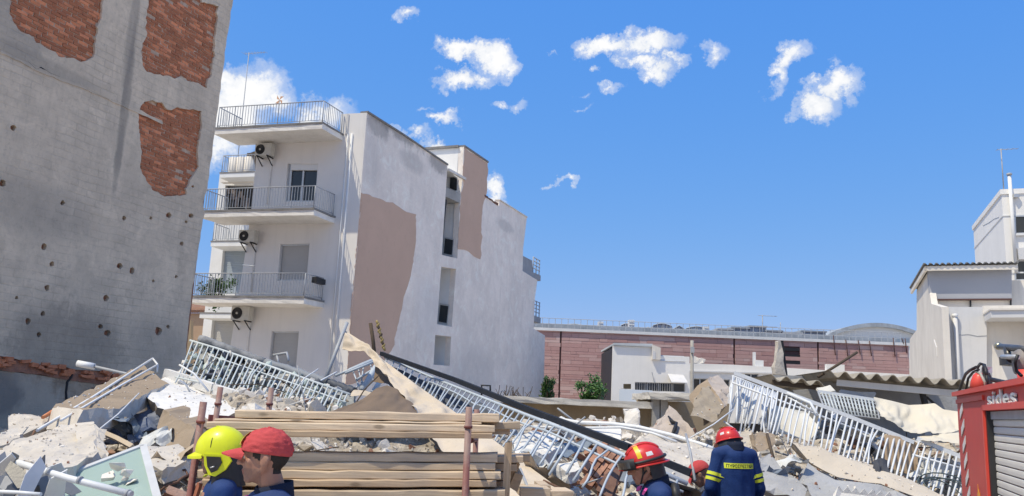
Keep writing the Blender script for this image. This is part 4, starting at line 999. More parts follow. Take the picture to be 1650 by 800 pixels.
ca = MB(); c0 = BF(1585, 508) - D1 * .02; c1 = BF(1690, 507) - D1 * .02; ca.prism([c0, c1, c1 + V((0, 0, -.22)), c0 + V((0, 0, -.22))], -D1 * 1.2); obj('canopy', ca, M_greyr, bb_)
ct_ = MB(); ct_.prism([c0 + V((-.02, 0, .003)), c1 + V((0, 0, .003)), c1 - D1 * 1.25 + V((0, 0, .003)), c0 - D1 * 1.25 + V((-.02, 0, .003))], (0, 0, .05)); obj('canopy_edge', ct_, M_cream, bb_)
tb = MB(); q = [BF(x, y) - D1 * .03 for x, y in [(1584, 493), (1668, 492), (1668, 507), (1584, 507)]]; tb.prism(q, D1 * .4); obj('parapet', tb, M_cream, bb_)
ter = MB(); q = [B0 + D1 * .2 - N1 * 0, B0 + D1 * .2 + N1 * 6, B0 + D1 * (du + 3) + N1 * 6, B0 + D1 * (du + 3)]; zt = BF(1530, 495).z; ter.prism([V((p.x, p.y, 0)) + N1 * .21 for p in q], (0, 0, zt - .05)); obj('body', ter, M_cream, bb_)
uf = flat_region([(1495, 436), (1630, 429), (1630, 482), (1499, 483)], [], lambda x, y: BU(x, y) - D1 * .02, back=D1 * .3); obj('upper_panel', uf, surf('blue_grey_panel', (.40, .41, .44), (.36, .37, .40), .85, .8, .4, .08, 20), bb_)
ub = flat_region([(1500, 484), (1629, 483), (1629, 506), (1502, 506)], [], lambda x, y: BU(x, y) + D1 * .1, back=D1 * .3); obj('upper_band', ub, M_cream, bb_)
for x in (1500, 1563, 1628):
    f_ = MB(); f_.prism([BU(x, 483), BU(x + 2.2, 483), BU(x + 2.2, 497), BU(x, 497)], D1 * .09); obj('bracket', f_, M_dark, bb_)
f_ = MB(); f_.prism([BU(1499, 482.3) - D1 * .05, BU(1630, 481.5) - D1 * .05, BU(1630, 484) - D1 * .05, BU(1499, 484.5) - D1 * .05], D1 * .12); obj('sill', f_, MATS['dark_joint'], bb_)
ub2 = MB(); q0 = BU(1497, 483) + D1 * .45; q0.z = 0; zt2 = BU(1560, 436).z; ub2.prism([q0 + N1 * .25, q0 + N1 * 3.3, q0 + N1 * 3.3 + D1 * 3.5, q0 + D1 * 3.5 + N1 * .25], (0, 0, zt2 - .3)); obj('upper_body', ub2, M_cream, bb_)
# roof
e0 = BU(1488, 431) - D1 * .35; e1 = BU(1636, 427) - D1 * .35; bk = BL(1475, 466)
L = (bk - BU(1494, 436)).dot(D1) + .3; dz = -(BU(1494, 436).z - BL(1477, 467).z)
e1 = V((e1.x, e1.y, e0.z)); back_v = D1 * (L + .35) + V((0, 0, dz))
fa = MB(); fa.prism([e0 + V((0, 0, -.02)), e1 + V((0, 0, -.02)), e1 + V((0, 0, -.18)), e0 + V((0, 0, -.18))], D1 * .08); fa.prism([e0 + V((0, 0, -.02)), e0 + V((0, 0, -.18)), e0 + back_v + V((0, 0, -.18)), e0 + back_v + V((0, 0, -.02))], N1 * .08); obj('fascia', fa, M_cream, bb_)
rs = MB(); nx = 60
rows = []
for j in (0, 1):
    rows.append([lerp(e0, e1, k / nx) + back_v * (j * 1.02 - .01) + V((0, 0, .03 + .025 * (1 if k % 4 < 2 else -1))) for k in range(nx + 1)])
rs.grid(rows, False); rs.grid([[p + V((0, 0, -.03)) for p in r] for r in rows], False); obj('roof_sheet', rs, M_copd, bb_)
rd = MB()
for k in range(0, 16): rd.beam(lerp(e0, e1, k / 15) + V((0, 0, .07)), lerp(e0, e1, k / 15) + back_v + V((0, 0, .07)), .07, .05)
obj('roof_rib', rd, M_copd, bb_)
pp = MB(); pp.tube([BF(1538, 512) - D1 * .1, BF(1550, 700) - D1 * .1], .07, 8); obj('vent_pipe', pp, M_greyr, bb_)
pp = MB(); pp.lathe([(.075, 0), (.09, .02), (.09, .1), (.001, .12)], BF(1538, 512) - D1 * .1, 10); obj('vent_cap', pp, M_white, bb_)
cr = MB(); cr.tube([BF(x, y) - D1 * .003 for x, y in [(1546, 540), (1560, 539), (1575, 542), (1590, 541)]], .012, 4); obj('crack', cr, M_rail, bb_)
cb2 = MB(); cb2.tube([BL(x, y) - N1 * .01 for x, y in [(1506, 548), (1510, 560), (1511, 575)]], .02, 4); obj('stain_strip', cb2, M_greyr, bb_)

T0 = P(1617, 360, 40); T0.z = 0
def TL(px, py): return hit(px, py, T0, N1)
def TF(px, py): return hit(px, py, T0, D1)
tw = thing('white_tower', 'tall plain white tower block at the right edge of the view', 'building', tuple(T0))
ztt = onvert(T0, 306).z
far = TL(1569, 380); dl = (far - T0).dot(D1)
bdy = MB(); bdy.prism([T0, T0 + D1 * dl, T0 + D1 * dl + N1 * 7, T0 + N1 * 7], (0, 0, ztt - .25)); obj('body', bdy, M_white2, tw)
cp = MB(); cp.prism([V((p.x, p.y, ztt - .247)) for p in (T0 - D1 * .06 - N1 * .06, T0 + D1 * (dl + .06) - N1 * .06, T0 + D1 * (dl + .06) + N1 * 7, T0 - D1 * .06 + N1 * 7)], (0, 0, .25)); obj('parapet', cp, M_white2, tw)
for zz in (ztt - 1.35, ztt - 4.2):
    m_ = MB(); m_.prism([V((p.x, p.y, zz)) for p in (T0 - D1 * .03 - N1 * .03, T0 + D1 * dl - N1 * .03, T0 + D1 * dl + N1 * .0, T0 + D1 * .0 + N1 * .0, T0 + N1 * 7, T0 + N1 * 7 - D1 * .03)], (0, 0, .07)); obj('moulding', m_, M_white, tw)
cr = MB(); cr.tube([TL(x, y) - N1 * .004 for x, y in [(1584, 364), (1594, 359), (1602, 353), (1610, 350)]], .015, 4); obj('crack', cr, M_rail, tw)
for (y0, y1) in ((349, 377), (421, 452)):
    q = [TF(1635, y0) - D1 * .02, TF(1668, y0 - 1) - D1 * .02, TF(1668, y1 - 1) - D1 * .02, TF(1636, y1) - D1 * .02]; c = sum(q, V((0, 0, 0))) / 4
    f_ = MB()
    for i in range(4): f_.beam(q[i], q[(i + 1) % 4], .07, .07, tuple(D1))
    o = obj('window', f_, M_alu, tw); p_ = MB(); p_.prism(q, D1 * .015); obj('pane', p_, M_glass, o)
    s_ = MB(); s_.beam(q[3] - D1 * .08 - V((0, 0, .06)), q[2] - D1 * .08 - V((0, 0, .06)), .1, .07, tuple(D1)); obj('sill', s_, M_white, o)
ow = MB(); ow.prism([TF(1638, 402) - D1 * .01, TF(1668, 399) - D1 * .01, TF(1668, 420) - D1 * .01, TF(1640, 420) - D1 * .01], -D1 * .3); obj('balcony_front', ow, M_greyr, tw)
pp = MB(); pp.tube([TF(1625.5, 284) - D1 * .12, TF(1637, 440) - D1 * .12], .085, 8); obj('vent_pipe', pp, M_white, tw)
pp = MB(); pp.lathe([(.1, 0), (.13, .02), (.12, .1), (.001, .14)], TF(1625.5, 284) - D1 * .12, 10); obj('vent_cap', pp, M_rail, tw)
bt = T0 + N1 * .15 + D1 * .2; bt.z = ztt; aerial(bt, onvert(bt, 240).z - ztt, 'slim aerial on top of the white tower', .9, 5, N1, r=.028)
lm = MB(); lm.box(TF(1636, 317) - D1 * .12, (.25, .18, .16)); obj('lamp', lm, M_alu, tw)

# tan house far behind on the left
Z0 = P(310, 530, 44); Z0.z = 0
zh = thing('tan_house', 'tan house with a tiled roof edge glimpsed between the old building and white block', 'house', tuple(Z0))
def ZW(px, py): return hit(px, py, Z0, UY)
b_ = MB(); b_.prism([ZW(280, 505), ZW(340, 505), ZW(340, 620), ZW(280, 620)], (0, 5, 0)); obj('wall', b_, surf('tan_render', (.52, .36, .24), (.42, .29, .2), .9, 1.2, .5, .2), zh)
b_ = MB()
for k in range(14): b_.tube([ZW(284 + 4 * k, 503) + V((0, -.2, 0)), ZW(284 + 4 * k, 498) + V((0, 2.2, .6))], .09, 6)
obj('roof_tile', b_, surf('roof_tile', (.34, .19, .12), (.25, .14, .1), .9, 3, .6, .3), zh, kind='stuff')
b_ = MB(); b_.prism([ZW(285, 524) - V((0, 3, 0)), ZW(342, 526) - V((0, 3, 0)), ZW(342, 640) - V((0, 3, 0)), ZW(285, 640) - V((0, 3, 0))], (0, .3, 0)); obj('yard_wall', b_, M_ochre, zh)
# ================================================================ rubble heap
rr = random.Random(77)
def sst(a, b, x):
    t = max(0, min(1, (x - a) / (b - a))); return t * t * (3 - 2 * t)
def zm(x, y):
    ys = lerp(5.85, 8.55, sst(.2, 1.5, x)) + .25 * noise.noise(V((x * .7, 3.1, 0)))
    p = y - ys
    z = 1.0 * sst(0, 1.0, p) + .62 * sst(.9, 5.5, p)
    z *= 1 - sst(14.5, 19.5, y)
    z *= 1 - .9 * sst(7.2, 10.5, x) 
    z += .28 * sst(-1.5, -3.5, x) * sst(8, 10.5, y) * (1 - sst(14, 18, y))
    z -= .25 * sst(2.2, 3.2, x) * sst(8.5, 9.5, y) * (1 - sst(12, 14, y)) * (1 - sst(4.4, 5.2, x)) * .6
    hollow = sst(-.50, -.44, x / y) * (1 - sst(-.37, -.30, x / y)) * sst(7.6, 8.4, y) * (1 - sst(10.4, 11.6, y)); z -= .55 * hollow * z
    z = min(z, lerp(1.12, 9, sst(-.43, -.33, x / y))) if y > 7.5 else z
    if z > .02: z += .16 * fbm(x, y, 1.7, .9, 4) + .06 * fbm(x, y, 4.0, 3.5, 3)
    return max(z, -.05)
def rubble_mat(name, a, b_, c, bump=.8):
    m, g, bs = newmat(name); pos = wpos(g)
    vo = g.add('ShaderNodeTexVoronoi'); vo.inputs['Scale'].default_value = 9; g.link(pos, vo.inputs['Vector'])
    col = g.mix(vo.outputs['Color'], a, b_)
    sp = g.add('ShaderNodeSeparateColor'); g.link(vo.outputs['Color'], sp.inputs[0])
    col = g.mix(sp.outputs[0], a, b_); n = g.noise(pos, 2.2, 6, .65).outputs['Fac']
    col = g.mix(g.ramp(n, [(.45, 0), (.62, 1)]), col, c)
    g.link(col, bs.inputs['Base Color']); bs.inputs['Roughness'].default_value = .95
    h = g.math('ADD', g.math('MULTIPLY', vo.outputs['Distance'], .8), g.noise(pos, 24, 6, .7).outputs['Fac'])
    bn = g.add('ShaderNodeBump'); bn.inputs['Strength'].default_value = bump; bn.inputs['Distance'].default_value = .05; g.link(h, bn.inputs['Height']); g.link(bn.outputs[0], bs.inputs['Normal']); return m
M_rub = rubble_mat('rubble_dust', (.66, .585, .48), (.47, .415, .34), (.33, .285, .23))
M_chA = surf('chunk_concrete', (.66, .60, .52), (.50, .45, .385), .94, 5, .6, .6, 30, vary=.18)
M_chB = surf('chunk_plaster', (.80, .755, .69), (.66, .61, .54), .92, 6, .5, .5, 30, vary=.12)
M_chC = surf('chunk_grey', (.42, .40, .37), (.30, .285, .265), .95, 6, .6, .6, 30, vary=.2)
M_chD = surf('chunk_brick', (.38, .19, .12), (.27, .13, .085), .95, 7, .6, .6, 30, vary=.25, dust=.35)
M_chE = surf('chunk_tan', (.46, .39, .30), (.34, .28, .21), .94, 5, .6, .5, 30, vary=.2)
hm = MB(); NX, NY = 150, 110
X = [lerp(-11.5, 9.5, i / NX) for i in range(NX + 1)]; Y = [lerp(5.0, 20.5, j / NY) for j in range(NY + 1)]
hm.grid([[V((x, y, zm(x, y))) for x in X] for y in Y], smooth=False)
obj('rubble_heap', hm, M_rub, kind='structure')
def zat(px, Y):
    x = P(px, 680, Y).x; return x, zm(x, Y)
# rock shapes
def rock_mesh(seed, n=11):
    r_ = random.Random(seed); bm = bmesh.new()
    for _ in range(n):
        v = V((r_.gauss(0, 1), r_.gauss(0, 1), r_.gauss(0, 1))).normalized(); m_ = max(abs(v.x), abs(v.y), abs(v.z)); v = v / m_ * .5 * r_.uniform(.8, 1.0); bm.verts.new(v)
    bmesh.ops.convex_hull(bm, input=bm.verts[:]); lo = [v for v in bm.verts if not v.link_faces]
    for v in lo: bm.verts.remove(v)
    me = bpy.data.meshes.new('chunk'); bm.normal_update(); bm.to_mesh(me); bm.free(); return me
ROCKS = [rock_mesh(i, 10 + i % 5) for i in range(12)]
RV = [(np.array([v.co for v in m.vertices]), [tuple(p.vertices) for p in m.polygons]) for m in ROCKS]
# uncountable small rubble: one object
sm = MB()
def add_rock(mb, p, s, mi, r_=rr):
    vs, fs = RV[r_.randrange(12)]; R = np.array(Euler((r_.uniform(0, 6.3), r_.uniform(0, 6.3), r_.uniform(0, 6.3))).to_matrix())
    sc = np.array((s * r_.uniform(.6, 1.4), s * r_.uniform(.6, 1.4), s * r_.uniform(.45, 1.0)))
    w_ = (vs * sc) @ R.T + np.array(p); k = len(mb.v); mb.v += [tuple(q) for q in w_]
    for f in fs: mb.f.append(tuple(i + k for i in f)); mb.sm.append(False); mb.mi.append(mi)
cnt = 0
while cnt < 9500:
    x = rr.uniform(-8.5, 8.2); y = 5.7 + (rr.random() ** 1.5) * 10.5
    z = zm(x, y)
    if z < .08 or abs(x) > .72 * y: continue
    c_ = noise.noise(V((x * .9, y * .9, 5)))
    mi = rr.choices([0, 1, 2, 3, 4], [.36, .30 + .3 * max(0, c_), .14, .10 + .35 * max(0, -c_ - .1), .14])[0]
    add_rock(sm, (x, y, z + .01), rr.choice([.03, .04, .05, .06, .08, .11]) * (.7 + .05 * y), mi); cnt += 1
obj('small_rubble', sm, [M_chA, M_chB, M_chC, M_chD, M_chE], kind='stuff', base=(0, 9, 0), fix=False)
# individual chunks
CM = {}
def chunk(p, s, mi, label, group, nm='concrete_chunk', cat='rubble chunk'):
    key = (rr.randrange(12), mi)
    if key not in CM:
        me = ROCKS[key[0]].copy(); me.materials.append([M_chA, M_chB, M_chC, M_chD, M_chE][mi]); CM[key] = me
    M_ = Matrix.Translation(p) @ Euler((rr.uniform(-.6, .6), rr.uniform(-.6, .6), rr.uniform(0, 6.3))).to_matrix().to_4x4() @ Matrix.Diagonal((s * rr.uniform(.8, 1.5), s * rr.uniform(.7, 1.2), s * rr.uniform(.5, .9), 1))
    o = inst(nm, CM[key], M_); return setp(o, label, cat, group)
k = 0
zones = [(0, 60, 690, 800, 22, 'at the far left edge'), (140, 330, 690, 800, 30, 'left of the yellow helmet'), (560, 700, 620, 700, 8, 'behind the upper lumber bundle'), (820, 1050, 680, 800, 40, 'around the fallen brick wall piece'), (1040, 1160, 690, 790, 30, 'between the two red helmets'), (1200, 1320, 690, 800, 40, 'under the left half of the white railing'), (1300, 1540, 720, 800, 20, 'near the rear of the fire engine'), (280, 600, 600, 690, 40, 'below the fallen grey railing')]
for (xa_, xb_, ya_, yb_, n, zn) in zones:
    for i in range(n):
        px = rr.uniform(xa_, xb_); Yd = rr.uniform(6.4, 13.5) if xa_ < 1000 else rr.uniform(9.0, 12.5)
        x, z = zat(px, Yd); s = rr.choice([.12, .15, .18, .22, .28, .34]); mi = rr.choices([0, 1, 2, 4], [.45, .3, .15, .15])[0]
        nmz = ('grey broken concrete chunk', 'white plastered masonry chunk', 'dark grey concrete chunk', '', 'tan plaster chunk')[mi]
        chunk(V((x, Yd, z + s * .1)), s, mi, nmz + ' ' + zn, zn.replace('at the', 'chunks at the') and ('grey concrete chunks on the heap', 'white masonry chunks on the heap', 'dark concrete chunks on the heap', '', 'tan plaster chunks on the heap')[mi] + ' ' + zn)
LBR = MB(); LBR.box((0, 0, 0), (.21, .1, .065), jit=.008); lbm = LBR.mesh('loose_brick', M_chD)
for i in range(70):
    px = rr.choice([rr.uniform(930, 1010), rr.uniform(1220, 1330), rr.uniform(60, 330), rr.uniform(830, 1140)]); Yd = rr.uniform(6.6, 11) if px < 900 else rr.uniform(8.9, 12)
    x, z = zat(px, Yd); o = inst('loose_brick', lbm, Matrix.Translation((x, Yd, z + .05)) @ Euler((rr.uniform(-.7, .7), rr.uniform(-.7, .7), rr.uniform(0, 6.3))).to_matrix().to_4x4())
    zn_ = 'in the left rubble before the tall wall' if px < 340 else 'beside the fallen brick wall piece' if 930 < px < 1010 else 'under the left end of the white railing' if px > 1200 else 'on the heap in the middle'; setp(o, 'dusty red clay brick lying loose ' + zn_, 'brick', 'loose bricks ' + zn_)

# ---------------------------------------------------------------- slabs and blocks
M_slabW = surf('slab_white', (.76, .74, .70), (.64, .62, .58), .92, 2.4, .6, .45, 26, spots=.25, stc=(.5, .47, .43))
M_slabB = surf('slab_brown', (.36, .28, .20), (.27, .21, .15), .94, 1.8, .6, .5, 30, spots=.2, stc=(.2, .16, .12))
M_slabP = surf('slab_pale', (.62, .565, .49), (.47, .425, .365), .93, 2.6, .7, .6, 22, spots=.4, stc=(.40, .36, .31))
M_slabG = surf('slab_grey', (.42, .42, .42), (.32, .32, .32), .93, 2.2, .6, .4, 24, spots=.2)
def PP(*a): return [P(x, y, Y_) for x, y, Y_ in a]
def slab(name, label, cat, pts, ext, mt, step=.13, jit=.015, seed=1, side=None):
    mb = rough_slab(PP(*pts), ext, step, jit, seed, mi_side=1 if side else None)
    return setp(obj(name, mb, [mt, side] if side else mt), label, cat)
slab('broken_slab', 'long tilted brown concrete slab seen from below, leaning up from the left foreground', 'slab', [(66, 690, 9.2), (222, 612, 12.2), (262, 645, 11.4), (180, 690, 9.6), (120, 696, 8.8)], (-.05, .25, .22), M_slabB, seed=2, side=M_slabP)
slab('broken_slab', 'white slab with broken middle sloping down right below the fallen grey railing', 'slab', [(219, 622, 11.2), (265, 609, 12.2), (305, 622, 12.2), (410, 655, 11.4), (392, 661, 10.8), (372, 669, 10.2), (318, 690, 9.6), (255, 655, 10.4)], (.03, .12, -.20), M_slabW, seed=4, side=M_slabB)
ub_ = MB(); 
for a, b_ in zip([(265, 608, 12.25), (305, 620, 12.1), (345, 634, 11.8)], [(303, 619.5, 12.1), (343, 633, 11.8), (408, 653, 11.4)]): ub_.beam(P(*a) + V((0, .03, .05)), P(*b_) + V((0, .03, .05)), .1, .14)
setp(obj('slab_kerb', ub_, M_slabW), 'white raised kerb along the back edge of the broken white slab', 'kerb')
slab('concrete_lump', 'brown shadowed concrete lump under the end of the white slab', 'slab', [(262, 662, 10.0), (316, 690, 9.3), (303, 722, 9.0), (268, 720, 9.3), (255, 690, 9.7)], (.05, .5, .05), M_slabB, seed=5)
slab('concrete_block', 'pale chunky block lying at the far left edge below the dark wall', 'slab', [(11, 681, 9.3), (19, 667, 9.6), (70, 675, 9.4), (64, 690, 9.0), (33, 702, 8.8), (14, 694, 9.0)], (.0, .35, -.03), M_slabP, seed=6)
slab('pale_slab', 'big pale slab with a rough top lying flat in the left foreground', 'slab', [(-30, 735, 7.4), (40, 706, 8.2), (113, 683, 8.9), (150, 682, 8.8), (156, 704, 8.1), (156, 731, 7.3), (120, 753, 6.8), (88, 757, 6.7), (36, 744, 7.0), (-30, 760, 6.8)], (0, .05, -.22), M_slabP, .11, .022, 7)
slab('pale_slab', 'small pale slab piece standing on the right side of the big left slab', 'slab', [(121, 684, 8.3), (152, 684, 8.2), (155, 729, 7.4), (128, 742, 7.3)], (.12, -.03, -.06), M_slabP, .1, .02, 9)
slab('pale_slab', 'dusty slab piece at the left frame edge behind the flat slab', 'slab', [(-20, 706, 8.4), (26, 692, 8.8), (36, 700, 8.6), (8, 718, 8.0), (-20, 722, 7.9)], (0, .1, -.2), M_slabP, .1, .02, 10)
slab('pale_slab', 'flat pale slab beside the lumber, left of the yellow helmet', 'slab', [(238, 722, 8.3), (292, 718, 8.6), (310, 740, 7.9), (262, 758, 7.4), (236, 745, 7.7)], (0, .05, -.12), M_slabP, .1, .02, 11)
slab('white_slab', 'bright white flat slab behind the wooden stake, in the middle of the heap', 'slab', [(826, 708, 9.3), (858, 694, 10), (902, 700, 9.9), (905, 722, 9.1), (872, 736, 8.7), (832, 740, 8.5)], (0, .05, -.12), M_slabW, .12, .012, 12)
slab('white_slab', 'bright white slab in front of the low outbuilding, right of the fallen rail', 'slab', [(930, 694, 11.0), (965, 688, 11.6), (1000, 692, 11.4), (1000, 712, 10.5), (968, 708, 10.6)], (0, .05, -.1), M_slabW, .12, .012, 13)
slab('white_slab', 'small white slab just left of the fallen brick wall piece', 'slab', [(900, 748, 8.0), (930, 740, 8.3), (934, 756, 7.9), (916, 764, 7.6)], (0, .05, -.1), M_slabW, .1, .012, 14)
slab('white_slab', 'white triangular slab below the dark handrail at the upper middle', 'slab', [(872, 675, 12), (905, 672, 12.6), (925, 684, 11.9), (900, 688, 11.4)], (0, .05, -.08), M_slabW, .12, .012, 15)
slab('leaning_slab', 'long pale grey slab sloping down between the two red helmets', 'slab', [(1030, 708, 10.2), (1052, 695, 10.9), (1150, 724, 10.2), (1152, 748, 9.5), (1128, 768, 9.0), (1050, 736, 9.2)], (.02, .06, -.16), M_slabP, .12, .018, 16)
slab('grey_wedge', 'grey slab wedge under the dark bar left of the crouching red cap', 'slab', [(1060, 742, 9.0), (1120, 764, 8.7), (1118, 790, 8.5), (1062, 770, 8.6)], (0, .3, -.05), M_slabG, .12, .015, 17)
slab('cracked_triangle', 'cracked triangular concrete piece standing up in front of the low outbuilding', 'slab', [(1084, 656, 12.6), (1091, 662, 12.5), (1108, 684, 12.2), (1122, 704, 11.8), (1098, 712, 11.5), (1050, 694, 11.9), (1066, 676, 12.3)], (.05, .4, .02), surf('slab_pink', (.50, .43, .37), (.40, .34, .29), .94, 3, .6, .6, 24), .1, .018, 18)
cr = MB(); cr.tube([P(x, y, Y_) + V((-.01, -.05, 0)) for x, y, Y_ in [(1077, 671, 12.3), (1083, 680, 12.15), (1090, 682, 12.1), (1088, 690, 11.95), (1083, 700, 11.7)]], [.012, .03, .025, .03, .015], 5); setp(obj('crack_line', cr, M_dark), 'jagged dark crack across the triangular concrete piece', 'crack')
slab('leaning_slab', 'thick tilted concrete piece with a sunlit pinkish top, left of the white railing', 'slab', [(1140, 611, 12.2), (1158, 603, 12.6), (1173, 621, 12.2), (1172, 650, 11.6), (1168, 655, 11.4)], (-.28, -.12, -.25), MATS['slab_pink'], .09, .02, 19, side=M_slabB)
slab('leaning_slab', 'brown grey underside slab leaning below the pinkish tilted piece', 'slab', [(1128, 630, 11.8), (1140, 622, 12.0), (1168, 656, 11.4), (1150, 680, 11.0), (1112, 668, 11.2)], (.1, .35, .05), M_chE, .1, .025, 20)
slab('column_stub', 'broken white plastered column stub standing before the ochre wall', 'column', [(1007, 662, 12.4), (1024, 659, 12.4), (1031, 664, 12.3), (1031, 692, 12.2), (1008, 692, 12.2)], (.03, .25, 0), M_chB, .07, .02, 21)
slab('balcony_slab', 'long beige fallen balcony slab under the white railing on the right', 'slab', [(1280, 716, 10.6), (1330, 727, 10.5), (1402, 752, 10.2), (1482, 780, 9.9), (1520, 800, 9.5), (1490, 806, 9.3), (1418, 781, 9.8), (1349, 770, 10.0), (1306, 745, 10.3)], (.05, .5, .04), surf('slab_beige', (.60, .53, .43), (.50, .43, .34), .92, 1.6, .5, .25, 24), .13, .01, 22)
slab('balcony_slab', 'lower grey slab with a broken edge below the beige balcony slab', 'slab', [(1300, 748, 9.9), (1346, 772, 9.7), (1420, 783, 9.5), (1490, 812, 9.2), (1440, 840, 8.9), (1330, 830, 9.0), (1290, 775, 9.6)], (0, .2, -.1), M_slabG, .12, .02, 23)
sc_ = MB(); top_ = []; bot_ = []  # thin white zigzag sheet standing in for a bright zigzag on the grey slab
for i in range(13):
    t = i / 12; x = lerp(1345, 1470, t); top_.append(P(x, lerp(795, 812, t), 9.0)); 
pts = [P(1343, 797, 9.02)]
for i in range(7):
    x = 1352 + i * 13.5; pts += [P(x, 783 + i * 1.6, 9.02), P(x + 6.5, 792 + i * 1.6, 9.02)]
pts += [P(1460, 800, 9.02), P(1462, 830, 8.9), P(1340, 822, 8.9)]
sc_.prism(pts, (0, .01, 0)); setp(obj('zigzag_strip', sc_, M_slabW), 'thin white strip with a zigzag edge lying at the bottom right', 'awning')
slab('tan_board', 'tan board standing behind the white railing under the cream canvas', 'board', [(1428, 700, 10.9), (1470, 708, 10.9), (1480, 716, 10.9), (1478, 770, 10.8), (1426, 752, 10.8)], (0, .05, 0), surf('tan_board', (.50, .37, .25), (.43, .31, .2), .8, 2, .5, .2), .2, .004, 24)
slab('cream_board', 'cream flat board behind the middle of the white railing', 'board', [(1238, 652, 11.9), (1300, 664, 11.9), (1322, 690, 11.7), (1304, 712, 11.6), (1246, 694, 11.7)], (0, .06, 0), surf('cream_board', (.76, .72, .62), (.66, .62, .53), .8, 2, .5, .15), .2, .006, 25)
slab('grey_slab_piece', 'grey slab edge right behind the standing firefighter', 'slab', [(1222, 738, 9.4), (1240, 733, 9.5), (1262, 762, 9.2), (1300, 786, 8.9), (1290, 806, 8.8), (1228, 790, 8.9)], (.05, .3, -.05), M_slabG, .12, .02, 26)
slab('brown_chunk', 'brown broken piece hanging under the left end of the white railing', 'slab', [(1214, 704, 10.6), (1232, 697, 10.8), (1252, 702, 10.7), (1248, 722, 10.4), (1222, 728, 10.3)], (.03, .3, 0), M_slabB, .09, .02, 27)
slab('concrete_wedge', 'pale concrete wedge under the dense balusters of the white railing', 'slab', [(1176, 706, 11.2), (1200, 690, 11.5), (1222, 700, 11.2), (1204, 730, 10.5), (1182, 726, 10.6)], (.05, .3, -.06), M_chA, .09, .02, 28)
slab('blue_sheet', 'crumpled dark blue plastic sheet under the tilted brown slab', 'sheet', [(172, 692, 10.4), (205, 672, 10.6), (256, 655, 10.8), (262, 690, 10.2), (215, 712, 9.6), (176, 708, 9.8)], (0, .15, 0), surf('blue_sheet', (.10, .13, .20), (.17, .19, .24), .6, 6, .8, .6, 12), .08, .05, 29)
# zinc-white boards and fragments in the middle, pale bars
def bar(name, label, pts, r, mt, cat='bar', n=6, group=None):
    mb = MB(); mb.tube(PP(*pts), r, n); return setp(obj(name, mb, mt), label, cat, group)
M_whitebar = surf('white_enamel', (.78, .79, .79), (.66, .67, .67), .5, 6, .4, .08, 40)
bar('bent_rail', 'long curved white rail crossing the heap from the dark handrail to the right', [(880, 672, 11.6), (930, 681, 11.2), (985, 683, 11.0), (1030, 689, 10.8), (1080, 701, 10.6), (1135, 718, 10.4), (1150, 724, 10.3)], .028, M_whitebar)
bar('bent_rail', 'second thinner white rail under the long curved one', [(860, 688, 11.0), (930, 690, 10.9), (1000, 689, 10.8), (1050, 698, 10.6), (1090, 712, 10.4)], .018, M_whitebar)
bar('steel_rail', 'thin pale steel rail rising from the left foreground to the wall', [(60, 694, 8.6), (150, 640, 10.2), (246, 578, 12.6)], .016, M_whitebar)
bar('steel_rail', 'thin pale steel rail lying just below the rising one on the left', [(98, 678, 8.8), (180, 630, 10.6), (254, 588, 12.3)], .014, M_whitebar)
bar('steel_rail', 'short upright steel piece linking the rails by the wall', [(246, 578, 12.6), (254, 588, 12.3), (253, 600, 12.2)], .014, M_whitebar)
bar('white_pipe', 'white pipe pointing left out of the heap against the dark wall', [(125, 586, 12.6), (152, 591, 12.6)], .05, M_whitebar, 'pipe', 10)
bar('grey_pipe', 'thin grey pipe running on from the white pipe end', [(150, 590.5, 12.6), (205, 603, 12.6), (240, 611, 12.4)], .022, M_rail, 'pipe')
bar('orange_cable', 'orange cable lying along the slab edge at the left', [(69, 673, 9.2), (88, 661, 9.6), (100, 656, 9.9), (116, 650, 10.2)], .02, surf('orange_plastic', (.70, .25, .10), None, .5, 5, .3, 0), 'cable')
bar('thin_wire', 'pale wire stretched in front of the tilted brown slab', [(153, 698, 8.6), (190, 668, 9.4), (224, 634, 10.4)], .008, M_whitebar, 'wire')
bar('timber_batten', 'short pale timber batten below the tilted brown slab', [(160, 695, 8.6), (190, 708, 8.3), (214, 721, 8.0)], .03, surf('pale_timber', (.55, .45, .33), (.45, .36, .25), .85, 6, .6, .2), 'batten', 4)
bar('steel_bar', 'dark thin bar standing up beside the crouching red cap', [(1105, 700, 9.0), (1112, 728, 8.7), (1120, 775, 8.4)], .014, M_rail)
bar('thin_wire', 'pale wire hanging from the railing towards the red helmet', [(1182, 660, 10.8), (1150, 684, 10.4), (1112, 706, 10.2)], .008, M_whitebar, 'wire')
bar('steel_bar', 'rusty bar under the left end of the white railing', [(1236, 700, 10.6), (1241, 720, 10.4), (1246, 738, 10.2)], .02, M_bark)
bar('grey_pole', 'grey pole leaning in front of the white block at the canvas tip', [(559, 520, 13.0), (540, 570, 12.8), (525, 610, 12.6)], .03, M_rail, 'pole', 8)
bar('dark_pole', 'short dark pole standing where the canvas and dark rail meet', [(597, 521, 13.4), (601, 548, 13.4), (605, 585, 13.3)], .03, MATS['bark'], 'pole', 8)
bar('rod', 'pale metal frame bar above the dark beam near the blind wall', [(440, 573, 14), (462, 569, 14), (465, 583, 13.9)], .025, M_rail)
bar('rod', 'second short frame bar beside the first above the dark beam', [(446, 573, 14), (449, 586, 13.9)], .02, M_rail)
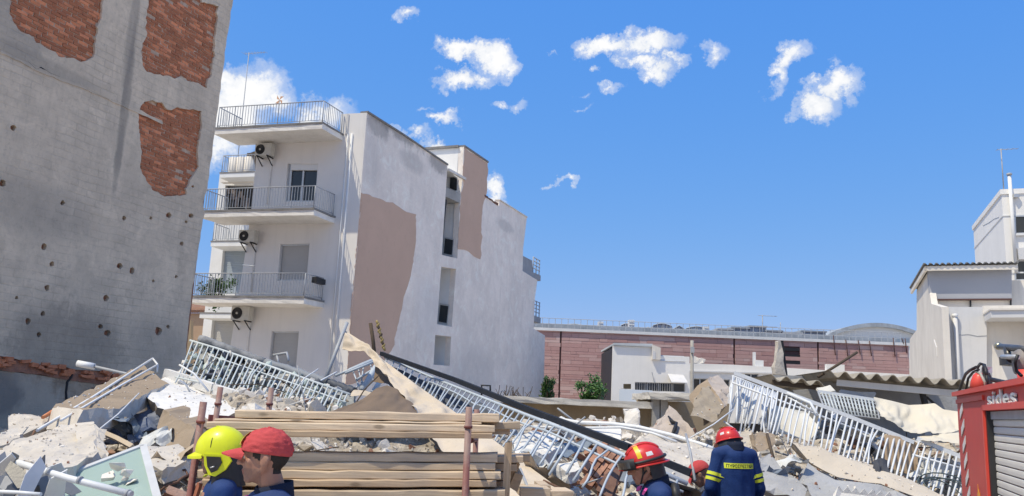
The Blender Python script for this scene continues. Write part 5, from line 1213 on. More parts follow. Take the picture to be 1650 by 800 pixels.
# yellow twisted rope made of links
t = thing('yellow_rope', 'knotted yellow and black rope hanging above the top of the dark rail', 'rope', tuple(P(619, 562, 13.4)))
M_yel = surf('yellow_plastic', (.42, .32, .12), (.28, .2, .08), .7, 9, .6, .2)
for i in range(11):
    a = P(lerp(608, 619, i / 10), lerp(520, 562, i / 10), 13.4); mb = MB(); mb.lathe([(.001, -.045), (.018, -.03), (.023, 0), (.018, .03), (.001, .045)], a, 8, Euler((0, .5 * (1 if i % 2 else -1), 0)).to_matrix()); obj('knot', mb, (M_yel, MATS['bark'])[i % 3 == 2], t)

# ---------------------------------------------------------------- fallen railings
BALW = stick('baluster', .0135, surf('white_rail_paint', (.72, .74, .76), (.60, .62, .64), .5, 7, .5, .06, 50, spots=.15, stc=(.35, .33, .30)), 6)
BALG = stick('baluster', .0125, surf('grey_green_rail', (.60, .64, .64), (.48, .52, .52), .55, 7, .5, .06, 50, spots=.2, stc=(.33, .3, .27)), 6)
BALB = stick('baluster', .0125, surf('blue_grey_rail', (.50, .56, .62), (.40, .45, .50), .55, 7, .5, .06, 50, spots=.2, stc=(.3, .28, .26)), 6)
def bent(me0, name):                               # straight, bowed and kinked copies of one baluster
    out = [me0, me0]
    for k, (ax, ay, kk) in enumerate(((.018, .008, 0), (-.015, .015, 0), (.01, -.02, 0), (.05, .02, 1))):
        r_ = max(abs(v.co.x) for v in me0.vertices); mb = MB(); pts = []
        for i in range(7):
            t = i / 6; s_ = sin(pi * t) if not kk else max(0, 1 - abs(t - .62) / .4); pts.append((ax * s_, ay * s_, t))
        mb.tube(pts, r_, 6); out.append(mb.mesh(name, me0.materials[0]))
    return out
VAR = {}
def fallen(label, tops, bots, n, me, mt, hand=None, hr=.02, br=.014, bottom=True, jit=.03, cut=(.85, 1.02), t0=0, t1=1, name='fallen_railing', seed=1, skip=()):
    r_ = random.Random(seed); tp = PP(*tops); bp = PP(*bots); t = thing(name, label, 'railing', tuple(bp[len(bp) // 2]))
    h = MB()
    if hand: 
        for a, b_ in zip(tp[:-1], tp[1:]): h.beam(a, b_, hand[0], hand[1])
    else: h.tube(tp, hr, 6)
    obj('handrail', h, mt, t)
    if bottom:
        b_ = MB(); b_.tube([lerp(along(bp, k / 8), along(tp, k / 8), .12) + V((0, 0, r_.uniform(-.02, .02))) for k in range(9)], br, 5); obj('bottom_rail', b_, mt, t)
    for i in range(n):
        s = lerp(t0, t1, (i + .5) / n)
        if any(a <= s <= b_ for a, b_ in skip): continue
        a = along(tp, s); b_ = along(bp, s + r_.uniform(-.004, .004)); c = lerp(a, b_, r_.uniform(*cut)) + V((r_.uniform(-jit, jit), r_.uniform(-jit, jit), r_.uniform(-jit, jit) * .5))
        VAR.setdefault(me.name, bent(me, 'baluster')); inst('baluster', VAR[me.name][r_.choice([0, 0, 0, 0, 0, 1, 1, 2, 2, 3, 3, 4, 4, 5])], stickM(c, a), t)
    return t, tp, bp
fr1, tp1, bp1_ = fallen('fallen grey balcony railing lying tilted at the left, below the thick dark beam', [(306, 549, 12.9), (350, 562, 12.8), (395, 577, 12.6), (470, 603, 12.2), (564, 636, 11.6)], [(279, 615, 12.0), (330, 628, 11.8), (365, 640, 11.6), (440, 664, 11.2), (535, 700, 10.6)], 33, BALG, MATS['grey_green_rail'], seed=3)
m_ = MB(); m_.tube([lerp(along(tp1, k / 8), along(bp1_, k / 8), .22) for k in range(1, 9)], .012, 5); obj('mid_rail', m_, MATS['grey_green_rail'], fr1)
fr2, tp2, bp2_ = fallen('long fallen blue grey railing hanging below the dark flat bar, middle of the view', [(620, 576, 14.0), (690, 606, 13.2), (760, 634, 11.6), (846, 668, 9.6), (930, 700, 8.2), (1010, 736, 7.6), (1108, 780, 7.4)], [(600, 612, 13.4), (668, 652, 12.6), (730, 690, 10.9), (817, 735, 8.8), (905, 775, 7.5), (975, 806, 7.1), (1075, 850, 6.9)], 44, BALB, MATS['blue_grey_rail'], seed=5, br=.012, bottom=False)
m_ = MB(); m_.tube([lerp(along(tp2, k / 12), along(bp2_, k / 12), .2) + V((0, .02, rr.uniform(-.03, .03))) for k in range(2, 13)], .012, 5); obj('mid_rail', m_, MATS['blue_grey_rail'], fr2)
fr3, tp3, bp3_ = fallen('fallen white balcony railing with a broad sloping handrail on the right', [(1183, 601, 11.6), (1265, 632, 11.4), (1340, 660, 11.2), (1420, 692, 11.0), (1472, 713, 10.9)], [(1170, 680, 11.0), (1245, 706, 10.8), (1318, 738, 10.6), (1395, 772, 10.4), (1450, 800, 10.2)], 30, BALW, MATS['white_rail_paint'], hand=(.09, .05), bottom=False, jit=.035, cut=(.86, 1.0), t0=.16, seed=8)
for (a, b_, nmx) in (((1262, 636, 11.4), (1312, 664, 11.1), 'inner_rail'), ((1180, 617, 11.5), (1400, 700, 10.95), 'inner_rail')):
    h = MB(); h.tube([P(*a), P(*b_)], .014, 5); obj(nmx, h, MATS['white_rail_paint'], fr3)
h = MB(); h.tube([P(1316, 668, 11.0), P(1306, 650, 11.2), P(1268, 634, 11.35)], .022, 6); obj('loose_rail', h, MATS['white_rail_paint'], fr3)
fr4, tp4, _b = fallen('second section of white railing running down behind the fire engine', [(1478, 707, 10.9), (1560, 741, 10.6), (1620, 766, 10.4)], [(1456, 790, 10.2), (1540, 826, 10.0), (1600, 850, 9.8)], 14, BALW, MATS['white_rail_paint'], hand=(.08, .05), bottom=False, seed=9, cut=(.88, 1.0))
m_ = MB(); m_.tube(PP((1470, 733, 10.7), (1560, 758, 10.5)), .014, 5); obj('mid_rail', m_, MATS['white_rail_paint'], fr4)
# crushed bundle of balusters at the left end of the white railing
fr5, _a, _b = fallen('dense crushed bundle of white balusters at the left end of the white railing', [(1180, 606, 11.8), (1215, 620, 11.9), (1252, 634, 11.9)], [(1164, 690, 11.3), (1195, 716, 11.2), (1236, 708, 11.3)], 24, BALW, MATS['white_rail_paint'], hr=.014, seed=12, jit=.1, cut=(.6, 1.02))
# blue scrap of railing left of the dark rail
fr6, _a, _b = fallen('scrap of pale blue railing behind the canvas, in front of the beige wall', [(562, 596, 13.4), (585, 586, 13.6), (612, 575, 13.8)], [(575, 628, 12.8), (590, 622, 13), (612, 618, 13)], 5, BALB, MATS['blue_grey_rail'], seed=14, jit=.06)
for (a, b_) in (((540, 606, 13.2), (604, 580, 13.6)), ((556, 602, 13.2), (606, 582, 13.5)), ((575, 612, 13), (607, 592, 13.3))):
    h = MB(); h.tube([P(*a), P(*b_)], .022, 5); obj('rail', h, MATS['blue_grey_rail'], fr6)
for (a, b_, r) in (((583, 630, 12.8), (610, 585, 13.2), .05), ((600, 634, 12.7), (618, 606, 13.0), .04)):
    h = MB(); h.tube([P(*a), P(*b_)], r, 6); obj('post', h, MATS['blue_grey_rail'], fr6)
slab('floor_slab', 'dark collapsed floor slab standing on edge behind the fallen grey railing', 'slab', [(322, 556, 13.3), (430, 588, 13.1), (520, 615, 12.9), (572, 634, 12.7), (572, 690, 12.2), (400, 680, 12.4), (292, 640, 12.9)], (0, .12, 0), surf('debris_grey', (.20, .21, .215), (.40, .41, .39), .9, 3.5, .9, .6, 18), .15, .03, 61)
dbm = MB(); r9 = random.Random(31)
for i in range(520):
    s_ = r9.random(); t_ = r9.random() ** .8; a = lerp(along(tp1, s_), along(bp1_, s_), t_) + V((0, .10 + .18 * r9.random(), .02)); add_rock(dbm, a, r9.choice([.05, .07, .1, .13]), r9.choices([0, 1, 2, 3], [.35, .35, .2, .1])[0], r9)
obj('railing_debris', dbm, [surf('debris_pale_green', (.55, .62, .56), (.40, .46, .42), .6, 5, .6, .3), M_chB, surf('debris_dark', (.10, .11, .13), None, .8, 5, .5, .3), M_chE], kind='stuff', fix=False)
# thick dark beam and flat dark bar
db = thing('ledge_beam', 'thick dark grey beam lying over the fallen grey railing, left of centre', 'beam', tuple(P(440, 600, 12.6)))
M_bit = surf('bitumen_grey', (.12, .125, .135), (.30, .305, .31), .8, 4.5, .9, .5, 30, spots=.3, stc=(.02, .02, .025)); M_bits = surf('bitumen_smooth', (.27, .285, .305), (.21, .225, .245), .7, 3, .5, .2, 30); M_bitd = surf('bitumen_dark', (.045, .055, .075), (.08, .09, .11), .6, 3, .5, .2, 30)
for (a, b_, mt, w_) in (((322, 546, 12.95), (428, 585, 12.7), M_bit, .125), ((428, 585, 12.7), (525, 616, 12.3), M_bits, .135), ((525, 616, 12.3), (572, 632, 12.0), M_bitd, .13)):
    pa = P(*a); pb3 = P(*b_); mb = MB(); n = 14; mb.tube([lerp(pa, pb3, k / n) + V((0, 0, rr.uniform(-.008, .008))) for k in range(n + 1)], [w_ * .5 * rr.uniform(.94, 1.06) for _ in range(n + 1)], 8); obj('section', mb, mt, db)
mb = MB(); rough_slab(PP((330, 552, 13.1), (400, 576, 12.9), (440, 596, 12.8), (438, 607, 12.7), (396, 592, 12.75), (338, 566, 12.9)), (0, .12, 0), .1, .02, 40, mb); obj('beam_shade', mb, M_dark, db)  # black sheet standing in for the shadow below the beam
M_bar = surf('bar_black', (.022, .026, .036), (.036, .04, .05), .8, 3, .5, .2, 30, spec=.1)
hb2 = thing('dark_handrail', 'long straight dark flat bar sloping down to the right across the heap', 'handrail', tuple(P(860, 664, 11.6)))
pts_ = PP((614, 570, 14.05), (735, 613, 12.3), (860, 663.5, 9.7), (1015, 722, 7.95), (1112, 762, 7.7))
for a, b_ in zip(pts_[:-1], pts_[1:]):
    mb = MB(); mb.beam(a, b_ + (b_ - a).normalized() * .004, .05, .064); obj('bar', mb, M_bar, hb2)
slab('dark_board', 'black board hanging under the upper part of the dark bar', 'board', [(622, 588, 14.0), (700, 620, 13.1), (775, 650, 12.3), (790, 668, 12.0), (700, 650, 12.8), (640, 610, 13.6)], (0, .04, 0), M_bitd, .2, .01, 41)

# ---------------------------------------------------------------- canvas
M_canvas = surf('canvas', (.62, .53, .42), (.51, .43, .33), .9, 2.2, .6, .3, 60, spots=.08)
M_canvasd = surf('canvas_shade_brown', (.21, .15, .105), (.15, .11, .075), .9, 2.2, .6, .3, 60)  # darker canvas: shade on the tent's underside put into the base colour
def cl(name, label, top, bot, nu, nv, amp, seed, mt, sag=0, cat='canvas', folds=7):
    return setp(obj(name, cloth(PP(*top), PP(*bot), nu, nv, amp, seed, sag, folds=folds), mt, fix=False), label, cat)
cl('canvas_awning', 'long strip of beige canvas draped diagonally down across the heap', [(556, 533, 13.0), (592, 556, 12.6), (612, 576, 12.3), (660, 612, 11.6), (730, 662, 10.4), (790, 705, 9.2), (850, 750, 8.3), (918, 800, 7.5)], [(552, 560, 12.7), (585, 563, 12.4), (604, 582, 12.1), (640, 630, 11.2), (674, 668, 10.2), (712, 722, 9.0), (790, 780, 8.0), (850, 830, 7.2)], 120, 14, .11, 3, M_canvas, folds=16)
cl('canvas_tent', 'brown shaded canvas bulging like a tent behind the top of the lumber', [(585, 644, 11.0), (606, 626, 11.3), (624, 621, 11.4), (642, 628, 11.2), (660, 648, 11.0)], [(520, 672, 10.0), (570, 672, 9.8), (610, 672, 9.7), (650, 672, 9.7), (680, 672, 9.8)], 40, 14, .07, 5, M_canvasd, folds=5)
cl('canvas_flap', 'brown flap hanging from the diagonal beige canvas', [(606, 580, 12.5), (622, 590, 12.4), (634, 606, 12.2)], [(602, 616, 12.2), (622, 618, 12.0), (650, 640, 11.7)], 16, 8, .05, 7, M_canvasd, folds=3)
cl('canvas_scrap', 'small cream canvas scrap at the lower end of the thick dark beam', [(570, 628, 12.0), (590, 630, 12.0), (602, 634, 11.9)], [(562, 640, 11.6), (584, 638, 11.6), (598, 640, 11.6)], 12, 5, .03, 9, M_canvas, folds=3)
cl('cream_canvas', 'cream canvas sheet slung under the corrugated roof beside the fire engine', [(1408, 640, 11.9), (1436, 646, 11.9), (1464, 653, 11.9), (1488, 652, 11.8), (1506, 650, 11.7), (1520, 660, 11.6), (1575, 668, 11.4)], [(1416, 672, 11.3), (1450, 686, 11.1), (1480, 699, 11.0), (1504, 701, 11.0), (1530, 697, 11.0), (1545, 694, 11.0), (1580, 692, 11.0)], 56, 16, .09, 11, surf('cream_canvas', (.68, .62, .50), (.58, .52, .41), .88, 2, .5, .25, 60), .06, folds=8)
cl('cream_canvas', 'lower fold of cream canvas lying just above the second white railing', [(1478, 704, 11.0), (1510, 700, 11.0), (1545, 697, 10.9), (1580, 698, 10.9)], [(1490, 712, 10.7), (1516, 712, 10.7), (1545, 718, 10.6), (1580, 722, 10.6)], 30, 8, .05, 13, MATS['cream_canvas'], folds=5)
cl('dark_rag', 'dark torn rag hung over the white railing near its right end', [(1408, 742, 10.2), (1420, 738, 10.2), (1430, 742, 10.2)], [(1414, 775, 10.0), (1422, 800, 9.9), (1432, 812, 9.9)], 10, 14, .06, 15, surf('dark_rag', (.04, .045, .06), (.08, .085, .10), .9, 8, .6, .3), folds=4, cat='rag')

# ---------------------------------------------------------------- corrugated shed roof, mesh panel
sh = thing('shed', 'low shed with a weathered corrugated roof behind the white railing', 'shed', tuple(P(1440, 640, 14) * 1.0 - V((0, 0, P(1440, 640, 14).z))))
M_corr = surf('fibre_cement', (.42, .38, .31), (.28, .25, .20), .93, 3, .7, .4, 24, spots=.3, stc=(.15, .12, .09))
def corrugated(a, b_, dv, pitch, amp, nm):
    L = (b_ - a).length; n = int(L / pitch * 10); rows = []
    for dz in (0, -.012):
        for j in (0, 1):
            rows.append([lerp(a, b_, k / n) + dv * j + V((0, 0, amp * cos(2 * pi * k / 10) + dz)) for k in range(n + 1)])
    m_ = MB(); m_.grid([rows[0], rows[1]]); m_.grid([rows[2], rows[3]]); m_.grid([rows[0], rows[2]], False); obj(nm, m_, M_corr, sh)
ca_, cb_2 = P(1243, 608, 13.6), P(1333, 619, 13.4)
corrugated(ca_, cb_2, V((.2, 2.6, .0)), .235, .045, 'roof_sheet')
cc_, cd_ = P(1337, 602, 13.8), P(1600, 620, 13.0)
corrugated(cc_, cd_, V((.2, 2.6, .0)), .235, .05, 'roof_sheet')
m_ = MB(); m_.beam(P(1348, 617, 13.95), P(1600, 640, 13.2), .12, .1); obj('eaves_beam', m_, M_cream, sh)
m_ = MB(); m_.beam(P(1244, 616, 13.7), P(1334, 627, 13.6), .05, .08); obj('eaves_batten', m_, MATS['bark'], sh)
m_ = MB(); q0 = P(1235, 640, 15.6); q1 = P(1600, 640, 15.0); m_.prism([V((q0.x, q0.y, 0)), V((q1.x, q1.y, 0)), V((q1.x, q1.y, 2.72)), V((q0.x, q0.y, 2.72))], (0, .2, 0)); obj('back_wall', m_, M_slabG, sh)
for px in (1340, 1490):
    m_ = MB(); q = P(px, 640, 13.9); m_.box((q.x, q.y, 1.2), (.1, .1, 2.45)); obj('post', m_, M_rail, sh)
m_ = MB(); m_.beam(P(1484, 625, 13.6), P(1493, 660, 13.6), .1, .06); m_.beam(P(1493, 640, 13.6), P(1510, 655, 13.6), .03, .03); setp(obj('bracket', m_, M_dark), 'dark twisted bracket hanging under the corrugated roof', 'bracket')
mp = thing('mesh_panel', 'steel mesh panel with square grid lying tilted behind the white handrail', 'mesh panel', tuple(P(1365, 672, 12.3)))
qa, qb, qc, qd = PP((1318, 631, 12.6), (1411, 645, 12.4), (1417, 676, 12.0), (1330, 664, 12.1))
m_ = MB(); m_.beam(qa, qb, .06, .045); obj('top_rail', m_, MATS['white_rail_paint'], mp)
m_ = MB(); m_.tube([qb, qc, qd, qa], .016, 5); obj('frame', m_, M_rail, mp)
for k in range(1, 16): inst('upright', BALG, stickM(lerp(qd, qc, k / 16), lerp(qa, qb, k / 16)), mp)
for k in range(1, 5):
    m_ = MB(); m_.tube([lerp(qa, qd, k / 5), lerp(qb, qc, k / 5)], .008, 4); obj('wire', m_, M_rail, mp)
slab('cement_flap', 'small cream flap at the left end of the mesh panel', 'board', [(1316, 626, 12.8), (1338, 620, 12.9), (1346, 630, 12.8), (1322, 636, 12.7)], (0, .04, -.02), MATS['cream_board'], .1, .01, 44)
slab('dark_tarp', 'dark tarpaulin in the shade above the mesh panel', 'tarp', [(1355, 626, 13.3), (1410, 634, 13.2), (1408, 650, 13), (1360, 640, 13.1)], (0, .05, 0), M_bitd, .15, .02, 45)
cs = thing('concrete_stub', 'tapered broken concrete stub sticking up beside the corrugated roof', 'post', tuple(P(1257, 608, 14.6)))
a, b_, c, d = PP((1248, 604, 14.6), (1266, 605, 14.6), (1259, 549, 14.6), (1255, 548, 14.6)); m_ = MB(); rough_slab([a, b_, c, d], (0, .16, 0), .12, .012, 46, m_); obj('stub', m_, M_slabP, cs)
m_ = MB(); m_.beam(b_ + V((.02, .05, 0)), c + V((.02, .05, 0)), .04, .05); obj('dark_edge', m_, M_dark, cs)
bar('leaning_bar', 'thin brown bar leaning up out of the corrugated roof', [(1318, 608, 14.2), (1350, 588, 14.3), (1381, 568, 14.4)], .024, MATS['bark'], 'bar')
# ---------------------------------------------------------------- brick wall fragment
bf = thing('brick_wall_piece', 'fallen piece of red brick wall tilted on the heap, left of the middle firefighter', 'brick wall', tuple(P(970, 770, 8.8)))
o_, ux, uy = P(971, 716, 9.25), None, None
ux = (P(997, 734, 9.2) - o_).normalized(); uy = (P(945, 758, 9.05) - o_).normalized(); nz_ = ux.cross(uy).normalized(); uy = nz_.cross(ux).normalized()
if nz_.y > 0: nz_ = -nz_
Rw = Matrix((uy, -nz_, ux)).transposed()
m_ = MB(); m_.prism([o_ - nz_ * .03 + ux * -.0 + uy * -.02, o_ - nz_ * .03 + ux * .37, o_ - nz_ * .03 + ux * .36 + uy * .5, o_ - nz_ * .03 + uy * .46], -nz_ * .07); obj('mortar_bed', m_, M_chA, bf)
b4 = MB(); b4.box((0, 0, 0), (.108, .07, .056), jit=.006); b4m = b4.mesh('brick', surf('dusty_brick', (.46, .25, .17), (.34, .18, .12), .95, 9, .6, .5, 40, vary=.25))
for r in range(6):
    for k in range(5):
        if (r, k) in ((0, 4), (5, 0), (3, 4), (5, 4)): continue
        p = o_ + ux * (.03 + r * .066) + uy * (.05 + k * .118 + (r % 2) * .05 - .04) + nz_ * (.012 + rr.uniform(-.015, .02))
        inst('brick', b4m, Matrix.Translation(p) @ Rw.to_4x4() @ Euler((rr.uniform(-.08, .08), rr.uniform(-.05, .05), rr.uniform(-.06, .06))).to_matrix().to_4x4(), bf)
slab('rusty_plank', 'dark rusty plank lying below the brick wall piece', 'plank', [(960, 790, 8.2), (985, 752, 8.7), (1000, 756, 8.7), (985, 806, 8.0)], (.02, .05, -.03), surf('rust_wood', (.20, .11, .07), (.13, .07, .05), .9, 7, .6, .4), .1, .01, 50)
slab('rusty_plank', 'reddish broken board behind the lower balusters, left of the red cap', 'plank', [(1070, 778, 8.9), (1092, 772, 9.0), (1120, 806, 8.6), (1085, 812, 8.5)], (.02, .08, -.03), MATS['rust_wood'], .1, .012, 51)
# ---------------------------------------------------------------- window frame, tube and shards in the left foreground
wf = thing('window_frame', 'fallen grey aluminium window frame with a pale green pane at the bottom left', 'window', tuple(P(190, 800, 6.6)))
A_, B_, C_ = P(98, 770, 6.9), P(231, 719, 7.3), P(256, 812, 6.2); D_ = A_ + (C_ - B_)
M_wf = surf('frame_aluminium', (.60, .61, .62), (.50, .51, .52), .5, 5, .5, .06, 40)
for a, b_ in ((A_, B_), (B_, C_), (C_, D_), (D_, A_)):
    m_ = MB(); m_.beam(a, b_, .03, .055, tuple((B_ - A_).cross(C_ - B_).normalized().cross((b_ - a).normalized()))); obj('frame_bar', m_, M_wf, wf)
m, g, bs = newmat('pale_green_glass'); bs.inputs['Base Color'].default_value = (.42, .55, .50, 1); bs.inputs['Roughness'].default_value = .25; bs.inputs['Alpha'].default_value = .75
m_ = MB(); c = (A_ + B_ + C_ + D_) / 4; nn = (B_ - A_).cross(C_ - B_).normalized() * .005; m_.prism([c + (p - c) * .97 for p in (A_, B_, C_, D_)], nn); obj('pane', m_, m, wf)
for px, py, s in ((190, 752, .13), (205, 762, .09), (176, 768, .10), (214, 776, .08), (200, 772, .06)): chunk(P(px, py, 6.6) , s, 1, 'white masonry lump lying on the fallen green window pane', 'lumps on the window pane')
tb_ = thing('white_tube', 'white metal tube lying across the bottom left corner', 'tube', tuple(P(120, 780, 6.0)))
m_ = MB(); m_.tube(PP((28, 746, 6.2), (110, 771, 6.1), (212, 797, 5.95)), .024, 12); obj('tube', m_, M_whitebar, tb_)
for t_ in (.28, .55, .96):
    a = lerp(P(28, 746, 6.2), P(212, 797, 5.95), t_); m_ = MB(); m_.tube([a, a + (P(212, 797, 5.95) - P(28, 746, 6.2)).normalized() * .02], .028, 12); obj('clamp', m_, M_rail, tb_)
bar('white_tube', 'white batten below the tube in the bottom left corner', [(-10, 792, 5.9), (30, 794, 5.9), (66, 797, 5.85)], .014, M_whitebar, 'tube')
M_shard = [surf('plastic_white', (.75, .76, .78), (.6, .61, .63), .45, 5, .5, .1), surf('plastic_grey', (.25, .26, .28), (.16, .17, .19), .45, 5, .5, .1), surf('plastic_black', (.03, .032, .038), (.06, .06, .07), .4, 5, .5, .1)]
for i, (x, y) in enumerate([(6, 752), (18, 744), (30, 768), (48, 778), (10, 778), (60, 760), (40, 790), (70, 785), (22, 790), (78, 770), (5, 765), (56, 795), (90, 792), (110, 786)]):
    q = P(x, y, rr.uniform(6.0, 6.5)); a = V((rr.uniform(-1, 1), rr.uniform(-.6, .6), rr.uniform(-.8, .8))).normalized(); b_ = a.orthogonal().normalized(); l = rr.uniform(.08, .22); w_ = rr.uniform(.03, .08)
    m_ = MB(); m_.prism([q - a * l - b_ * w_ * .4, q + a * l * .2 - b_ * w_, q + a * l - b_ * w_ * .3, q + a * l * .7 + b_ * w_, q - a * l * .6 + b_ * w_], a.cross(b_) * .008)
    setp(obj('plastic_shard', m_, M_shard[i % 3]), ('white', 'grey', 'black')[i % 3] + ' broken plastic shard in the bottom left corner', 'shard', ('white', 'grey', 'black')[i % 3] + ' plastic shards')
# loose rods and cables over the heap (each its own thing)
for i in range(46):
    px = rr.choice([rr.uniform(290, 600), rr.uniform(820, 1000), rr.uniform(1240, 1540), rr.uniform(1320, 1540)]); Yd = rr.uniform(8.5, 12) if px < 1000 else rr.uniform(10.6, 12)
    x, z = zat(px, Yd); a = V((x, Yd, z + rr.uniform(.02, .12))); d = V((rr.uniform(-1, 1), rr.uniform(-.5, .5), rr.uniform(-.05, .5))).normalized() * rr.uniform(.3, .9)
    m_ = MB(); m_.tube([a, a + d * .5 + V((0, 0, rr.uniform(0, .08))), a + d], rr.choice([.006, .009, .014]), 5)
    w3 = rr.randrange(3); setp(obj('bent_rod', m_, (M_whitebar, M_rail, MATS['bark'])[w3]), ('white', 'grey', 'rusty')[w3] + ' bent metal rod poking out ' + ('below the fallen grey railing' if px < 620 else 'around the blue grey railing' if px < 1010 else 'behind the white railing'), 'rod', ('white', 'grey', 'rusty')[w3] + ' rods ' + ('left' if px < 620 else 'middle' if px < 1010 else 'right'))
for i in range(4):
    c0 = P(1525 + rr.uniform(-15, 30), 785 + rr.uniform(-6, 10), 10.2); R_ = rr.uniform(.2, .32); m_ = MB(); tl = rr.uniform(-.3, .3)
    m_.tube([c0 + V((cos(a * .35) * R_, sin(a * .35) * R_ * .5, sin(a * .35) * R_ * .45 + cos(a * .35) * R_ * tl)) for a in range(17)], .008, 5)
    setp(obj('hose_coil', m_, surf('teal_hose', (.05, .07, .075), (.09, .12, .12), .5, 4, .5, .05) if i == 0 else MATS['teal_hose']), 'dark green hose coil lying behind the white railing by the fire engine', 'hose', 'coiled hoses by the fire engine')
def crumple(name, label, px, py, Y, w_, h_, mt, seed, cat='sheet', group=None):
    r_ = random.Random(seed); c = P(px, py, Y); rows = []; R = Euler((r_.uniform(-.9, .5), r_.uniform(-.5, .5), r_.uniform(-.8, .8))).to_matrix()
    for j in range(9):
        row = []
        for i in range(13):
            u = (i / 12 - .5) * w_; v = (j / 8 - .5) * h_; n_ = V((noise.noise(V((u * 7, v * 7, seed))), noise.noise(V((u * 7, v * 7, seed + 5))), noise.noise(V((u * 6, v * 6, seed + 9))))); row.append(c + R @ (V((u, v, 0)) + n_ * .42 * min(w_, h_)))
        rows.append(row)
    m_ = MB(); m_.grid(rows, False); m_.grid([[p + V((0, .006, -.006)) for p in q] for q in rows], False); return setp(obj(name, m_, mt, fix=False), label, cat, group)
M_cr1 = surf('crumpled_pale', (.66, .66, .63), (.52, .52, .50), .6, 5, .5, .2); M_cr2 = surf('crumpled_blue', (.20, .25, .31), (.13, .16, .21), .6, 5, .5, .2); M_cr3 = surf('crumpled_tan', (.50, .40, .29), (.38, .30, .21), .9, 5, .5, .3)
for i, (x, y, Y, w_, h_, mt, lab) in enumerate([(300, 735, 8.0, .5, .35, M_cr3, 'crumpled tan cloth in the rubble left of the yellow helmet'), (205, 690, 9.8, .5, .4, M_cr2, 'crumpled dark blue sheet in the hollow under the brown slab'), (250, 705, 9.4, .35, .3, M_cr1, 'crumpled pale sheet in the hollow below the white slab'), (860, 742, 8.6, .45, .3, M_cr1, 'crumpled white sheet right of the wooden stake'), (915, 725, 9.2, .5, .3, M_cr2, 'crumpled blue grey sheet behind the blue grey railing'), (880, 770, 8.2, .4, .3, M_cr3, 'crumpled tan cloth below the white slab by the stake'), (1030, 775, 9.0, .4, .35, M_cr2, 'crumpled dark sheet behind the middle firefighter'), (1095, 790, 8.9, .4, .3, M_cr3, 'crumpled yellowish cloth under the crouching man'), (1270, 745, 9.8, .4, .3, M_cr1, 'crumpled pale sheet under the white railing'), (1250, 775, 9.3, .4, .3, M_cr2, 'crumpled grey blue sheet right of the standing firefighter'), (1370, 700, 11.4, .6, .3, M_cr1, 'crumpled white sheet behind the middle of the white railing'), (1345, 685, 11.5, .5, .3, M_cr2, 'crumpled blue sheet behind the left half of the white railing'), (1500, 760, 10.7, .6, .35, M_cr1, 'crumpled pale sheet behind the second white railing'), (150, 745, 7.6, .3, .2, M_cr3, 'crumpled tan scrap beside the big pale slab'), (20, 725, 7.9, .35, .25, M_cr2, 'crumpled dark scrap at the far left edge')]):
    crumple('crumpled_sheet', lab, x, y, Y, w_, h_, mt, 50 + i)
for i in range(26):
    px = rr.choice([rr.uniform(20, 330), rr.uniform(820, 1010), rr.uniform(1200, 1480)]); Yd = rr.uniform(7.0, 11) if px < 1000 else rr.uniform(9.3, 12); x, z = zat(px, Yd); a = V((x, Yd, z + .03)); hd = rr.uniform(0, 6.28); pts = [a]
    for k in range(7):
        hd += rr.uniform(-.8, .8); q = pts[-1] + V((cos(hd), sin(hd) * .6, 0)) * rr.uniform(.06, .16); q.z = max(zm(q.x, q.y) + .02, pts[-1].z + rr.uniform(-.06, .12)); pts.append(q)
    m_ = MB(); m_.tube(pts, rr.choice([.006, .008, .011]), 5); w3 = rr.randrange(3); setp(obj('loose_cable', m_, (M_black, M_rail, MATS['rust_wood'])[w3]), ('black', 'grey', 'rusty')[w3] + ' twisted cable lying over the rubble', 'cable', ('black', 'grey', 'rusty')[w3] + ' cables on the rubble')
# appliances and cloth glimpsed behind the white railing
for i in range(34):
    px = rr.uniform(1330, 1475); py = lerp(690, 745, (px - 1330) / 145) + rr.uniform(-26, 10); q = P(px, py, rr.uniform(11.2, 11.8)); s = rr.uniform(.05, .16); w3 = rr.randrange(5)
    m_ = MB(); m_.box(q, (s * rr.uniform(.5, 2), s * .5, s * rr.uniform(.4, 1.3)), Euler((rr.uniform(-1, 1), rr.uniform(-1, 1), rr.uniform(-1, 1))).to_matrix(), jit=s * .15)
    lab = ('white', 'pale blue', 'rust red', 'dark', 'grey')[w3]; setp(obj('debris_piece', m_, (MATS['plastic_white'], MATS['pale_blue_wall'], MATS['rust_wood'], MATS['plastic_black'], MATS['plastic_grey'])[w3]), lab + ' broken household piece jammed behind the white railing', 'debris', lab + ' debris behind the railing')

# fine grit and crumbs that came to rest on the slabs, sheets and heap
bpy.context.view_layer.update(); dg_ = bpy.context.evaluated_depsgraph_get(); gr_ = MB(); r8 = random.Random(12); n_ok = 0
OKN = ('broken_slab', 'pale_slab', 'white_slab', 'leaning_slab', 'concrete', 'balcony_slab', 'grey_', 'cracked', 'brown_chunk', 'crumpled', 'canvas', 'rubble_heap', 'slab_kerb')
for _ in range(3600):
    y = r8.uniform(6.2, 12.8); x = r8.uniform(-.62, .58) * y
    h = scn.ray_cast(dg_, V((x, y, 3.6)), V((0, 0, -1)))
    if not h[0] or not h[4].name.startswith(OKN) or h[2].z < .45: continue
    add_rock(gr_, h[1] + V((0, 0, .004)), r8.choice([.008, .011, .015, .02, .03]) * (.6 + .06 * y), r8.choices([0, 1, 2, 3, 4], [.42, .28, .08, .07, .15])[0], r8); n_ok += 1
obj('grit', gr_, [M_chA, M_chB, M_chC, M_chD, M_chE], kind='stuff', base=(0, 9, 0), fix=False)
